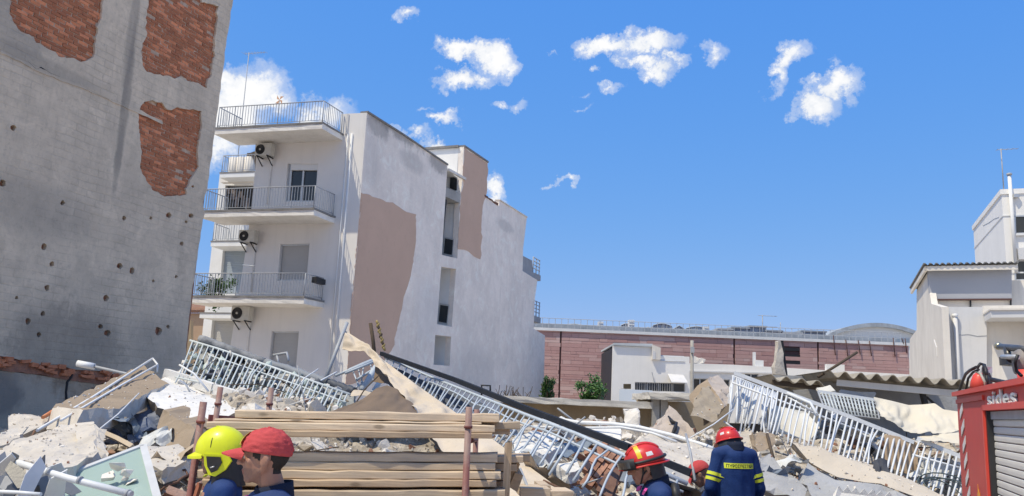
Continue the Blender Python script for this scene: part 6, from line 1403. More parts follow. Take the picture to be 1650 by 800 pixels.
# ================================================================ lumber on a red trestle
rr = random.Random(5)
def wood_mat(name, a, b_, c, axis=0):
    m, g, bs = newmat(name); pos = wpos(g, True)
    mp = g.add('ShaderNodeMapping'); sc = [34, 34, 34]; sc[axis] = 1.6; mp.inputs['Scale'].default_value = sc; g.link(pos, mp.inputs[0])
    va = g.vmath('ADD', mp.outputs[0], None); cx = g.add('ShaderNodeCombineXYZ'); g.link(g.math('MULTIPLY', rnd_obj(g), 50), cx.inputs[0]); g.link(g.math('MULTIPLY', rnd_obj(g), 31), cx.inputs[1])
    va = g.vmath('ADD', mp.outputs[0], cx.outputs[0])
    n1 = g.noise(va, 1.0, 6, .65, .6).outputs['Fac']; n2 = g.noise(pos, 3.5, 5, .6).outputs['Fac']
    col = g.mix(g.ramp(n1, [(.34, 0), (.66, 1)]), a, b_); col = g.mix(g.math('MULTIPLY', g.ramp(n2, [(.5, 0), (.7, 1)]), .55), col, c)
    kn = g.add('ShaderNodeTexVoronoi'); kn.inputs['Scale'].default_value = 2.3; mp2 = g.add('ShaderNodeMapping'); s2 = [2.5, 2.5, 2.5]; s2[axis] = 1; mp2.inputs['Scale'].default_value = s2; g.link(pos, mp2.inputs[0]); g.link(g.vmath('ADD', mp2.outputs[0], cx.outputs[0]), kn.inputs['Vector'])
    col = g.mix(g.ramp(kn.outputs['Distance'], [(.05, .75), (.10, 0)]), col, tuple(x * .45 for x in b_))
    hv = g.add('ShaderNodeHueSaturation'); g.link(col, hv.inputs['Color']); g.link(g.math('ADD', .82, g.math('MULTIPLY', rnd_obj(g), .36)), hv.inputs['Value'])
    g.link(hv.outputs[0], bs.inputs['Base Color']); bs.inputs['Roughness'].default_value = .85
    bn = g.add('ShaderNodeBump'); bn.inputs['Strength'].default_value = .5; bn.inputs['Distance'].default_value = .008; g.link(n1, bn.inputs['Height']); g.link(bn.outputs[0], bs.inputs['Normal']); return m
M_wood = wood_mat('sawn_timber', (.68, .54, .38), (.47, .355, .24), (.40, .33, .26))
M_woodd = wood_mat('old_timber', (.58, .43, .28), (.37, .26, .165), (.31, .25, .195)); M_woodz = wood_mat('stake_timber', (.50, .37, .24), (.30, .21, .13), (.26, .2, .15), 2)
def plank(xl, xr, yl0, yr0, yl1, yr1, Y, depth, label, mt=M_wood):
    xr += rr.uniform(-4, 4)
    a = P(xl, yl0, Y); b_ = P(xr, yr0, Y); c = P(xr, yr1, Y); d = P(xl, yl1, Y); mb = MB(); n = 16; rows = []
    for k in range(n + 1):
        t = k / n; tp_ = lerp(a, b_, t) + V((0, 0, rr.uniform(-.0035, .0035))); bt_ = lerp(d, c, t) + V((0, 0, rr.uniform(-.0022, .0022))); j = V((0, rr.uniform(-.004, .004), 0)); e = .004; f_ = rr.uniform(.003, .010)
        dp = V((0, depth, 0))
        rows.append([tp_ + j + V((0, f_, 0)), tp_ + dp + V((0, -e, 0)), tp_ + dp - V((0, 0, e)), bt_ + dp + V((0, 0, e)), bt_ + dp - V((0, e, 0)), bt_ + j + V((0, e, 0)), bt_ + j + V((0, 0, e)), tp_ + j - V((0, 0, f_)), tp_ + j + V((0, f_, 0))])
    mb.grid(rows, False); mb.f.append(tuple(range(8))); mb.sm.append(False); mb.mi.append(0); k = n * 9; mb.f.append(tuple(k + i for i in range(8))); mb.sm.append(False); mb.mi.append(0)
    return setp(obj('timber_plank', mb, mt), label, 'plank')
LUM = [
 (378, 803, 661, 667.5, 673.5, 680.5, 5.245, .20, 'topmost pale plank of the upper lumber bundle', 0),
 (345, 772, 674.2, 681, 678.4, 684.2, 5.225, .2, 'thin board directly under the topmost plank of the upper bundle', 0),
 (333, 797, 679.4, 685.4, 691.4, 697, 5.205, .2, 'wide grey plank in the middle of the upper lumber bundle', 0),
 (341, 796, 692.2, 697.8, 703.6, 707, 5.185, .2, 'dark orange plank at the bottom of the upper lumber bundle', 1),
 (400, 800, 668, 672, 680, 684, 5.42, .2, 'plank in the second row of the upper bundle, behind the topmost', 0),
 (360, 834, 681, 680.5, 693, 692.5, 5.43, .2, 'plank behind the middle of the upper bundle with its end sticking out right', 0),
 (352, 818, 694, 688, 704, 700, 5.45, .2, 'long low plank at the back of the upper lumber bundle', 1),
 (322, 803, 729, 731.5, 743.2, 745.4, 5.25, .20, 'top plank of the lower lumber bundle', 0),
 (330, 800, 744.2, 746.4, 756.4, 758.8, 5.232, .20, 'second plank from the top of the lower lumber bundle', 0),
 (318, 803, 757.6, 760.2, 771, 773, 5.212, .20, 'third plank from the top of the lower lumber bundle', 0),
 (326, 799, 772.2, 774.0, 784.4, 785.6, 5.196, .20, 'fourth plank from the top of the lower lumber bundle', 1),
 (322, 812, 790.5, 790.5, 804, 805, 5.17, .22, 'plank below the dark gap in the lower lumber bundle', 0),
 (330, 845, 731, 735, 743, 746.5, 5.42, .2, 'second row plank of the lower bundle with its end out to the right', 0),
 (330, 858, 733, 733.6, 744, 744.6, 5.63, .2, 'longest plank at the back of the lower lumber bundle', 1),
 (335, 836, 746, 747.5, 757, 760, 5.43, .2, 'plank at the back of the second layer in the lower bundle', 1),
 (330, 826, 760, 761, 772, 773.5, 5.42, .2, 'plank at the back of the third layer in the lower bundle', 0),
 (330, 815, 774, 775, 786, 787, 5.43, .2, 'plank at the back of the fourth layer in the lower bundle', 1),
 (325, 806, 806, 806.5, 820, 820.5, 5.2, .22, 'lowest plank of the lower lumber bundle', 0)]
for q in LUM: plank(*q[:9], M_woodd if q[9] else M_wood)
M_redp = surf('red_oxide_paint', (.23, .062, .05), (.16, .05, .042), .65, 7, .6, .2, 40, spots=.3, stc=(.34, .27, .23), dust=.6)
tr_ = thing('scaffold_trestle', 'red oxide painted steel trestle frame carrying the lumber bundles', 'trestle', tuple(V((P(550, 700, 5.4).x, 5.4, 0))))
posts = [((328, 648), (306, 800), 5.05), ((355.5, 624), (347, 680), 6.2), ((437.5, 625), (430, 688), 6.4), ((756, 656), (749.5, 800), 5.08), ((768.5, 660), (766, 726), 6.25)]
pb4 = []
for a, b_, Y in posts:
    p = P(*a, Y); q = P(*b_, Y); d = (q - p); d = d * (p.z / -d.z); e = p + d; m_ = MB(); m_.tube([p, e], .0205, 10); o = obj('post', m_, M_redp, tr_); pb4.append((p, e))
    m_ = MB(); m_.tube([lerp(p, e, .055), lerp(p, e, .065)], .026, 10); obj('collar', m_, M_redp, o)
def onpost(i, y):
    p, e = pb4[i]; lo, hi = 0, 1
    for _ in range(30):
        m_ = (lo + hi) / 2
        if proj(lerp(p, e, m_))[1] < y: lo = m_
        else: hi = m_
    return lerp(p, e, lo)
for (a, b_) in ((onpost(0, 709), onpost(1, 709)), (onpost(3, 711), onpost(4, 709)), (onpost(0, 789), onpost(1, 775)), (onpost(3, 790), onpost(4, 778)), (onpost(0, 824), onpost(1, 800)), (onpost(3, 824), onpost(4, 800))):
    m_ = MB(); m_.tube([a, b_], .018, 8); obj('crossbar', m_, M_redp, tr_)
m_ = MB(); m_.beam(P(336, 674, 6.2), P(436, 681, 6.4), .05, .05); obj('beam', m_, M_redp, tr_)
for a, b_ in ((2, 4),):
    m_ = MB(); m_.tube([onpost(2, 760), onpost(4, 770)], .018, 8); obj('ledger', m_, M_redp, tr_)
m_ = MB(); q = P(817, 713, 5.3); m_.box((q.x, q.y, q.z / 2), (.044, .05, q.z), Euler((0, .012, 0)).to_matrix(), jit=.004); setp(obj('wooden_stake', m_, M_woodz), 'upright wooden stake beside the right end of the lower lumber', 'stake')
for i, (xa_, xb_, y0, y1, Y, lab) in enumerate([(836, 884, 786, 803, 5.8, 'short timber block at the foot of the stake, right of the lumber'), (866, 884, 782, 790, 6.0, 'small dark timber end on top of the short block'), (884, 920, 791, 806, 5.9, 'short timber offcut at the right of the block by the stake')]):
    a = P(xa_, y0, Y); b_ = P(xb_, y1, Y); m_ = MB(); m_.box(((a.x + b_.x) / 2, Y + .15, (a.z + b_.z) / 2), (b_.x - a.x, .3, a.z - b_.z), Euler((0, 0, .1)).to_matrix(), jit=.004); setp(obj('timber_offcut', m_, M_wood), lab, 'timber')
for i, (x, y, lab) in enumerate([(822, 752, 'wood wedge stuck behind the stake'), (826, 770, 'lower wood wedge behind the stake')]):
    a = P(x, y, 5.6); m_ = MB(); m_.box(a, (.06, .2, .1), Euler((.2, .3, .2)).to_matrix(), jit=.01); setp(obj('wood_wedge', m_, M_woodd), lab, 'wedge')
bar('steel_bar', 'grey flat bar hanging beside the stake at the lumber end', [(838, 756, 6.2), (850, 785, 6.0), (857, 806, 5.9)], .012, M_rail)

# ================================================================ fire engine
K0 = P(1541.5, 637, 6.3); TN = -N1                       # side of the body runs along D1, its face looks left
ft = thing('fire_engine', 'red fire engine with roller shutter lockers, parked at the right edge', 'fire engine', (K0.x + .8, K0.y - 1, 0))
FN = V((-.97, -.243, 0)).normalized(); FD = V((-FN.y, FN.x, 0)); FD = FD if FD.y > 0 else -FD
VPd = ray(1330, 676); FD = V((VPd.x, VPd.y, 0)).normalized(); FN = V((-FD.y, FD.x, 0))
def KP(px, py): return hit(px, py, K0, FN)
zt = K0.z
M_red = surf('fire_engine_red', (.62, .055, .04), (.53, .047, .036), .55, 3, .5, .03, 30, coat=.08, spots=.12, spec=.3)
M_redl = surf('fire_engine_red_trim', (.72, .08, .055), (.64, .07, .05), .5, 3, .5, .03, 30, coat=.08, spec=.3)
M_slat = surf('shutter_aluminium', (.76, .73, .67), (.68, .65, .60), .55, 3, .5, .05, 40, metal=.05)
M_whit = surf('reflective_white', (.90, .88, .84), None, .4, 5, .3, 0)
L_ = 4.2
b_ = MB(); o = V((K0.x, K0.y, 0)); far_ = o; near_ = o - FD * L_
W_ = 2.3
bx = [far_ - FN * .05, near_ - FN * .05, near_ - FN * W_, far_ - FN * W_]
b_.prism([V((p.x, p.y, .45)) for p in bx], (0, 0, zt - .5)); obj('body', b_, M_red, ft)
# side skin with the locker opening
sh_open = [(1585, 664), (1700, 640), (1760, 640), (1760, 1100), (1632, 1100)]
edge = [(1541.5, 637), (1556, 812), (1580, 1080), (1800, 1500), (1900, 545)]
tp0 = proj(near_ + V((0, 0, zt))); bt0 = proj(near_ + V((0, 0, .5))); fb = proj(far_ + V((0, 0, .5)))
u_ = lambda s, z: far_ - FD * s + V((0, 0, z))
def su(px, py): q = KP(px, py); return ((far_ - q).dot(FD), q.z)
s0, z0 = su(1588, 664); s1 = L_ - .25; zo = su(1615, 661)[1]
skin = flat_region([(0, .5), (0, zt), (L_, zt), (L_, .5)], [[(s0, .62), (s0, zo), (s1, zo), (s1, .62)]], lambda a, c: u_(a, c), back=-FN * .06); obj('side_panel', skin, M_red, ft)
# rounded rear edge strip, groove and roof edge
m_ = MB(); m_.tube([u_(0, .5) - FN * .036, u_(0, zt) - FN * .036], .034, 10); obj('corner_post', m_, M_red, ft)
m_ = MB(); m_.beam(u_(-.03, zt + .005), u_(L_, zt + .005), .06, .03); obj('roof_edge', m_, M_redl, ft)
g0 = su(1546, 645); m_ = MB(); m_.prism([u_(.02, zt - .035) + FN * .012, u_(s0 - .02, zt - .03) + FN * .012, u_(s0 - .02, zt - .06) + FN * .012, u_(.02, zt - .065) + FN * .012], -FN * .01); obj('panel_lip', m_, M_redl, ft)
for (a, c, d, e) in ((s0 - .035, zo + .035, s0, .62), (s0 - .035, zo + .035, s1, zo + .002)):
    m_ = MB(); m_.prism([u_(a, c) + FN * .016, u_(d, c) + FN * .016, u_(d, e) + FN * .016, u_(a, e) + FN * .016], -FN * .015); obj('locker_frame', m_, M_redl, ft)
m_ = MB(); m_.prism([u_(s0 + .002, zo - .002), u_(s0 + .035, zo - .002), u_(s0 + .035, .62), u_(s0 + .002, .62)], -FN * .05); obj('rubber_seal', m_, M_black, ft)
m_ = MB(); m_.prism([u_(s0 + .036, zo - .004) - FN * .02, u_(s1, zo - .004) - FN * .02, u_(s1, zo - .05) - FN * .02, u_(s0 + .036, zo - .05) - FN * .02], -FN * .03); obj('shutter_head', m_, M_rail, ft)
z = zo - .05; slm = None; k = 0
SH_ = .044
while z > .62:
    hgt = SH_ if z - SH_ > .62 else z - .62; m_ = MB(); pr_ = [(0, 0), (.005, .004), (.0065, hgt * .4), (.006, hgt * .8), (.002, hgt - .006), (-.004, hgt - .002)]
    m_.grid([[u_(s0 + .037, z - dz) - FN * (.038 - dx) for dx, dz in pr_], [u_(s1, z - dz) - FN * (.038 - dx) for dx, dz in pr_]], False); obj('shutter_slat', m_, M_slat, ft); z -= SH_
m_ = MB(); m_.prism([u_(s0 + .03, zo) - FN * .052, u_(s1, zo) - FN * .052, u_(s1, .6) - FN * .052, u_(s0 + .03, .6) - FN * .052], -FN * .01); obj('locker_back', m_, M_dark, ft)
# chevrons on the rear edge
for k in range(7):
    y = 657 + k * 27; xl = 1541.5 + (y - 637) * .088; m_ = MB(); m_.prism([KP(x, yy) + FN * .006 for x, yy in [(xl + 4.5, y + 6), (xl + 8.6, y - 9), (xl + 8.9, y + 5), (xl + 4.9, y + 20)]], -FN * .005); obj('reflective_stripe', m_, M_whit, ft)
# flame sticker
M_fl = surf('flame_yellow', (.85, .42, .05), (.75, .25, .03), .5, 14, .6, 0)
sf, zf = su(1578, 800); pts_ = [(-.05, -.1), (-.065, -.02), (-.045, .02), (-.04, -.005), (-.02, .075), (-.005, .02), (.012, .045), (.02, .0), (.04, .03), (.05, -.04), (.04, -.1)]
m_ = flat_region([(sf + a, zf + c) for a, c in pts_], [], lambda a, c: u_(a, c) + FN * .003, back=-FN * .002); obj('flame_sticker', m_, M_fl, ft)
# raised lettering
def text_obj(txt, name, origin, ex, ey, h, mt, parent, extr=.006, bold=0.0, width=None, spacing=1.0):
    cu = bpy.data.curves.new(name, 'FONT'); cu.body = txt; cu.size = 1; cu.extrude = extr; cu.offset = bold; cu.align_x = 'CENTER'; cu.align_y = 'CENTER'; cu.space_character = spacing
    tmp = bpy.data.objects.new('tmp', cu); COL.objects.link(tmp); dg = bpy.context.evaluated_depsgraph_get(); me = bpy.data.meshes.new_from_object(tmp.evaluated_get(dg)); bpy.data.objects.remove(tmp)
    co = np.array([v.co for v in me.vertices]); wd = np.ptp(co[:, 0]); hh = np.ptp(co[:, 1]); cx = (co[:, 0].max() + co[:, 0].min()) / 2; cy = (co[:, 1].max() + co[:, 1].min()) / 2
    sx = (width / wd) if width else h / hh; sy = h / hh; ex = V(ex); ey = V(ey); ez = ex.cross(ey); L = root_loc(parent)
    for v in me.vertices: v.co = V(origin) - L + ex * ((v.co.x - cx) * sx) + ey * ((v.co.y - cy) * sy) + ez * v.co.z
    me.materials.clear(); me.materials.append(mt); o = bpy.data.objects.new(name, me); COL.objects.link(o); o.parent = parent; return o
sa, za_ = su(1593, 645); sb, zb_ = su(1638, 635)
c_ = KP(1615, 641) + FN * .006
text_obj('sides', 'lettering', c_, -FD, (0, 0, 1), .090, M_whit, ft, .006, .018, abs(sb - sa), 1.1)
text_obj('sides', 'lettering_shadow', c_ - FN * .004 + V((0, 0, -.006)) - FD * .006, -FD, (0, 0, 1), .092, M_black, ft, .001, .035, abs(sb - sa) * 1.02, 1.1)
# wheel arches and wheels
for s in (1.0, 3.4):
    w_ = thing.__call__ if False else None
    c = u_(s, .42) - FN * .22; R_ = Matrix((FD, V((0, 0, 1)), FN)).transposed()
    m_ = MB(); m_.lathe([(.2, -.13), (.38, -.13), (.42, -.09), (.42, .09), (.38, .13), (.2, .13)], c, 28, R_); o_ = obj('wheel', m_, M_black, ft); m_ = MB(); m_.lathe([(.001, .08), (.1, .1), (.14, .06), (.21, .11)], c, 20, R_); obj('rim', m_, M_alu, o_)
# roof gear: black rail, red extinguisher head, hose bundle, water monitor
def K3(px, py, dN): return hit(px, py, K0 - FN * dN, FN)
m_ = MB(); m_.tube([K3(1545, 634, .06), K3(1549, 620, .06), K3(1556, 603, .06), K3(1563, 597, .06), K3(1573, 592, .06)], .011, 8); m_.tube([K3(1556, 632, .1), K3(1560, 610, .1), K3(1568, 600, .1), K3(1577, 596, .1)], .009, 8); obj('roof_rail', m_, M_black, ft)
m_ = MB(); m_.tube([K3(1598, 612, .15), K3(1620, 617, .2), K3(1650, 612, .2)], .016, 8); obj('deck_rail', m_, M_black, ft)
rc = thing('red_canister', 'red canister lying on the roof of the fire engine under black hoses', 'canister', tuple(K3(1576, 628, .25)))
m_ = MB(); cc_ = K3(1576, 626, .25); m_.lathe([(.001, .13), (.03, .125), (.05, .10), (.06, .05), (.062, -.02), (.001, -.02)], cc_, 16, Euler((0, .2, 0)).to_matrix()); obj('cylinder', m_, M_redl, rc)
m_ = MB(); m_.tube([cc_ + V((0, 0, .16)), cc_ + V((.03, 0, .2)), cc_ + V((.08, .02, .19))], .012, 6); obj('handle', m_, M_black, rc)
hb = thing('hose_bundle', 'bundle of black hoses and straps on the fire engine roof', 'hose', tuple(K3(1592, 615, .22)))
for k in range(7):
    c0 = K3(1588 + k * 1.2, 606 + k * 1.5, .16 + .03 * k); m_ = MB(); R2 = .075 - .004 * k
    m_.tube([c0 + FD * -1 * (cos(a * .45) * R2 * .62) + V((0, 0, sin(a * .45) * R2 - .0)) + FD * (sin(a * .45) * R2 * .35) for a in range(15)], .012, 7); obj('hose', m_, M_black, hb)
m_ = MB(); m_.tube([K3(1571, 598, .1), K3(1580, 603, .1), K3(1587, 616, .1), K3(1588, 630, .12)], .009, 5); obj('strap', m_, surf('grey_strap', (.45, .43, .36), None, .7, 5, .3, 0), hb)
m_ = MB(); m_.box(K3(1590, 596, .2), (.05, .06, .04), jit=.005); obj('buckle', m_, M_alu, hb)
mn = thing('water_monitor', 'metal water cannon mounted on the fire engine roof at the right edge', 'water cannon', tuple(K3(1640, 615, .55)))
M_gun = surf('gunmetal', (.16, .155, .15), (.09, .09, .09), .4, 8, .5, .05, 40, metal=.6)
m_ = MB(); m_.tube([K3(1606, 558, .55), K3(1613, 559, .55), K3(1640, 562, .6), K3(1662, 566, .65)], [.02, .026, .03, .03], 12); obj('barrel', m_, M_gun, mn)
m_ = MB(); q = K3(1609, 558, .55); m_.lathe([(.001, .034), (.02, .03), (.033, .012), (.034, -.012), (.02, -.03), (.001, -.034)], q, 14); obj('nozzle', m_, surf('brass', (.62, .55, .36), None, .3, 6, .4, 0, metal=.8), mn)
m_ = MB(); m_.tube([K3(1622, 562, .56), K3(1625, 574, .56), K3(1626, 586, .57)], .028, 10); m_.box(K3(1627, 583, .58), (.12, .1, .07), jit=.006); obj('swivel', m_, M_gun, mn)
m_ = MB(); m_.tube([K3(1615, 575, .52), K3(1640, 576, .55)], .02, 8); obj('joint', m_, M_alu, mn)
m_ = MB(); m_.lathe([(.001, .05), (.09, .05), (.12, 0), (.12, -.04), (.1, -.06)], K3(1645, 585, .6), 16, Matrix((FD, V((0, 0, 1)), FN)).transposed()); obj('gear_housing', m_, surf('cast_iron', (.30, .27, .25), (.2, .18, .17), .6, 8, .5, .1), mn)
m_ = MB(); m_.tube([K3(1640, 572, .5), K3(1636, 584, .48), K3(1638, 598, .5), K3(1646, 606, .52)], .013, 6); obj('cable', m_, M_black, mn)
m_ = MB(); q = K3(1652, 596, .6); m_.tube([V((q.x, q.y, zt)), q], .06, 12); obj('pedestal', m_, M_redl, mn)
# ================================================================ people
M_skin = surf('skin', (.40, .215, .145), (.34, .17, .115), .5, 20, .5, .08, 120, spec=.4, obj=True); M_hair = surf('dark_hair', (.018, .014, .012), (.03, .024, .02), .7, 60, .5, .3, 160, obj=True)
M_lip = surf('lips', (.30, .12, .095), None, .5, 10, .3, 0); M_beard = surf('stubble', (.31, .175, .125), (.24, .135, .10), .7, 90, .6, .15, 150, obj=True)
M_navy = surf('navy_cloth', (.016, .048, .17), (.011, .033, .12), .85, 6, .6, .25, 55, spec=.25, dust=.04); M_navyd = surf('dark_navy_cloth', (.010, .016, .035), (.016, .022, .045), .85, 6, .5, .25, 70, spec=.25)
M_boot = surf('boot_leather', (.02, .019, .018), None, .5, 8, .4, .1); M_eye = surf('eye_white', (.7, .68, .64), None, .3, 5, .2, 0); M_iris = surf('iris', (.03, .02, .015), None, .2, 5, .2, 0)
M_neon = surf('neon_yellow_shell', (.76, .80, .01), (.62, .66, .015), .38, 9, .5, .03, 60, coat=.2, spots=.10, stc=(.35, .33, .1)); M_hred = surf('helmet_red', (.66, .035, .03), (.50, .028, .026), .36, 9, .6, .04, 60, coat=.25, spots=.14, stc=(.25, .08, .07)); M_capred = surf('cap_red_cloth', (.55, .085, .085), (.46, .06, .062), .9, 8, .6, .3, 70, spec=.25)
M_refl = surf('reflective_yellow', (.72, .78, .05), (.66, .72, .05), .5, 12, .4, 0); M_refs = surf('reflective_grey', (.45, .47, .40), None, .5, 10, .3, 0); M_pink = surf('pink_badge', (.80, .12, .42), (.7, .08, .35), .7, 30, .5, 0); M_gold = surf('gold_thread', (.72, .42, .08), (.6, .3, .06), .7, 40, .6, .2)
M_yelb = surf('yellow_band', (.85, .60, .02), None, .4, 4, .3, 0); M_label = surf('label_white', (.75, .75, .74), (.55, .55, .56), .5, 40, .5, 0)

class Blob:                       # union of rounded solids, voxel-remeshed into one continuous skin
    def __init__(s): s.mb = MB()
    def ell(s, c, r, R=None, n=14):
        rows = []
        for i in range(n + 1):
            th = pi * i / n; rows.append([V(c) + ((R @ V((r[0] * sin(th) * cos(2 * pi * k / (2 * n)), r[1] * sin(th) * sin(2 * pi * k / (2 * n)), r[2] * cos(th)))) if R else V((r[0] * sin(th) * cos(2 * pi * k / (2 * n)), r[1] * sin(th) * sin(2 * pi * k / (2 * n)), r[2] * cos(th)))) for k in range(2 * n)])
        nr = n + 1; nc = 2 * n; fs = [(i * nc + j, i * nc + (j + 1) % nc, (i + 1) * nc + (j + 1) % nc, (i + 1) * nc + j) for i in range(nr - 1) for j in range(nc)]
        s.mb.add([p for r_ in rows for p in r_], fs, True); return s
    def cap(s, a, b_, ra, rb, sq=(1, 1)):          # tapered capsule as a chain of balls joined by a tube
        a = V(a); b_ = V(b_); d = b_ - a; L = d.length; n = 12
        ax = d.normalized(); e1 = ax.orthogonal().normalized()
        if abs(ax.z) > .5: e1 = (V((1, 0, 0)) - ax * ax.x).normalized()
        e2 = ax.cross(e1); rows = []
        for i in range(7):
            t = -pi / 2 + pi / 2 * i / 6; rows.append((a + ax * (ra * sin(t)), ra * cos(t)))
        for i in range(1, 7): t = pi / 2 * i / 6; rows.append((b_ + ax * (rb * sin(t)), rb * cos(t)))
        rows.insert(7, (b_, rb))
        pts = [[c + (e1 * cos(2 * pi * k / n) * sq[0] + e2 * sin(2 * pi * k / n) * sq[1]) * max(r, .0004) for k in range(n)] for c, r in rows]
        nr = len(pts); s.mb.add([p for r_ in pts for p in r_], [(i * n + j, i * n + (j + 1) % n, (i + 1) * n + (j + 1) % n, (i + 1) * n + j) for i in range(nr - 1) for j in range(n)], True); return s
    def chain(s, pts, rs, sq=(1, 1)):
        for i in range(len(pts) - 1): s.cap(pts[i], pts[i + 1], rs[i], rs[i + 1], sq)
        return s
    def remesh(s, voxel, smooth=3):
        me = s.mb.mesh('blob', [], fix=True); ob = bpy.data.objects.new('blob', me); COL.objects.link(ob)
        r = ob.modifiers.new('r', 'REMESH'); r.mode = 'VOXEL'; r.voxel_size = voxel
        if smooth: sm_ = ob.modifiers.new('s', 'SMOOTH'); sm_.iterations = smooth; sm_.factor = .5
        dg = bpy.context.evaluated_depsgraph_get(); out = bpy.data.meshes.new_from_object(ob.evaluated_get(dg)); bpy.data.objects.remove(ob); return out
def finish(me, name, mats, X, parent, classify=None, warp=None):
    """place a body-space mesh in the world under its thing"""
    n = len(me.vertices); co = np.empty(n * 3); me.vertices.foreach_get('co', co); co = co.reshape(-1, 3)
    if warp: co = warp(co)
    if classify is not None:
        idx = [classify(V(co[list(p.vertices)].mean(axis=0))) for p in me.polygons]
    L = root_loc(parent); Xn = np.array(X); w_ = co @ Xn[:3, :3].T + Xn[:3, 3] - np.array(L); me.vertices.foreach_set('co', w_.ravel())
    me.materials.clear()
    for m in mats: me.materials.append(m)
    if classify is not None: me.polygons.foreach_set('material_index', idx)
    me.polygons.foreach_set('use_smooth', [True] * len(me.polygons)); me.update()
    o = bpy.data.objects.new(name, me); COL.objects.link(o); o.parent = parent; return o
def xmb(mb, X):                                    # transform a mesh builder in place
    mb.v = [tuple(X @ V(p)) for p in mb.v]; return mb
def head_blob(B, H):                               # H: head matrix, chin at 0, face +y
    def T(*p): return H @ V(p)
    R = H.to_3x3(); s = R.col[0].length; Rn = R.normalized()
    E = lambda c, r: B.ell(T(*c), tuple(x * s for x in r), Rn)
    E((0, -.012, .137), (.076, .097, .093)); E((0, .02, .082), (.062, .068, .085)); E((0, .066, .016), (.024, .02, .018)); E((0, .05, .04), (.04, .04, .035))
    for x in (-1, 1):
        B.cap(T(x * .056, -.012, .072), T(x * .02, .058, .016), .019 * s, .016 * s); E((x * .043, .055, .093), (.022, .022, .02)); E((x * .078, -.014, .102), (.009, .021, .034)); E((x * .083, -.024, .108), (.008, .012, .022))
        E((x * .0125, .098, .083), (.0095, .011, .008)); E((x * .033, .073, .113), (.0145, .0135, .0115))
    B.cap(T(-.036, .080, .134), T(.036, .080, .134), .0125 * s, .0125 * s); B.cap(T(0, .088, .126), T(0, .113, .086), .008 * s, .0125 * s)
    E((0, .088, .0545), (.024, .0095, .0065)); E((0, .085, .0445), (.021, .0095, .0075)); E((0, .078, .062), (.03, .014, .016))
def hand_blob(B, w, d, up_, side, s=1.0, curl=.5):  # wrist point, finger direction, back-of-hand normal, thumb side
    d = V(d).normalized(); up_ = V(up_); up_ = (up_ - d * d.dot(up_)).normalized(); sd = d.cross(up_) * side; w = V(w)
    for k in range(4): B.cap(w + sd * (.012 - .008 * k) * s, w + d * .085 * s + sd * (.031 - .021 * k) * s, .017 * s, .0135 * s)
    for k, l in enumerate((.068, .078, .072, .056)):
        a = w + d * .085 * s + sd * (.032 - .0215 * k) * s; c1 = curl * (.8 + .15 * k); d1 = (d * cos(c1 * .6) - up_ * sin(c1 * .6)).normalized(); d2 = (d * cos(c1 * 1.5) - up_ * sin(c1 * 1.5)).normalized(); m1 = a + d1 * l * .5 * s; B.cap(a, m1, .0098 * s, .009 * s); B.cap(m1, m1 + d2 * l * .5 * s, .009 * s, .0075 * s)
    a = w + d * .025 * s + sd * .03 * s; m1 = a + (d * .6 + sd * .7 - up_ * .2).normalized() * .042 * s; B.cap(a, m1, .014 * s, .0115 * s); B.cap(m1, m1 + (d * .9 + sd * .25 - up_ * .3).normalized() * .036 * s, .0115 * s, .009 * s)
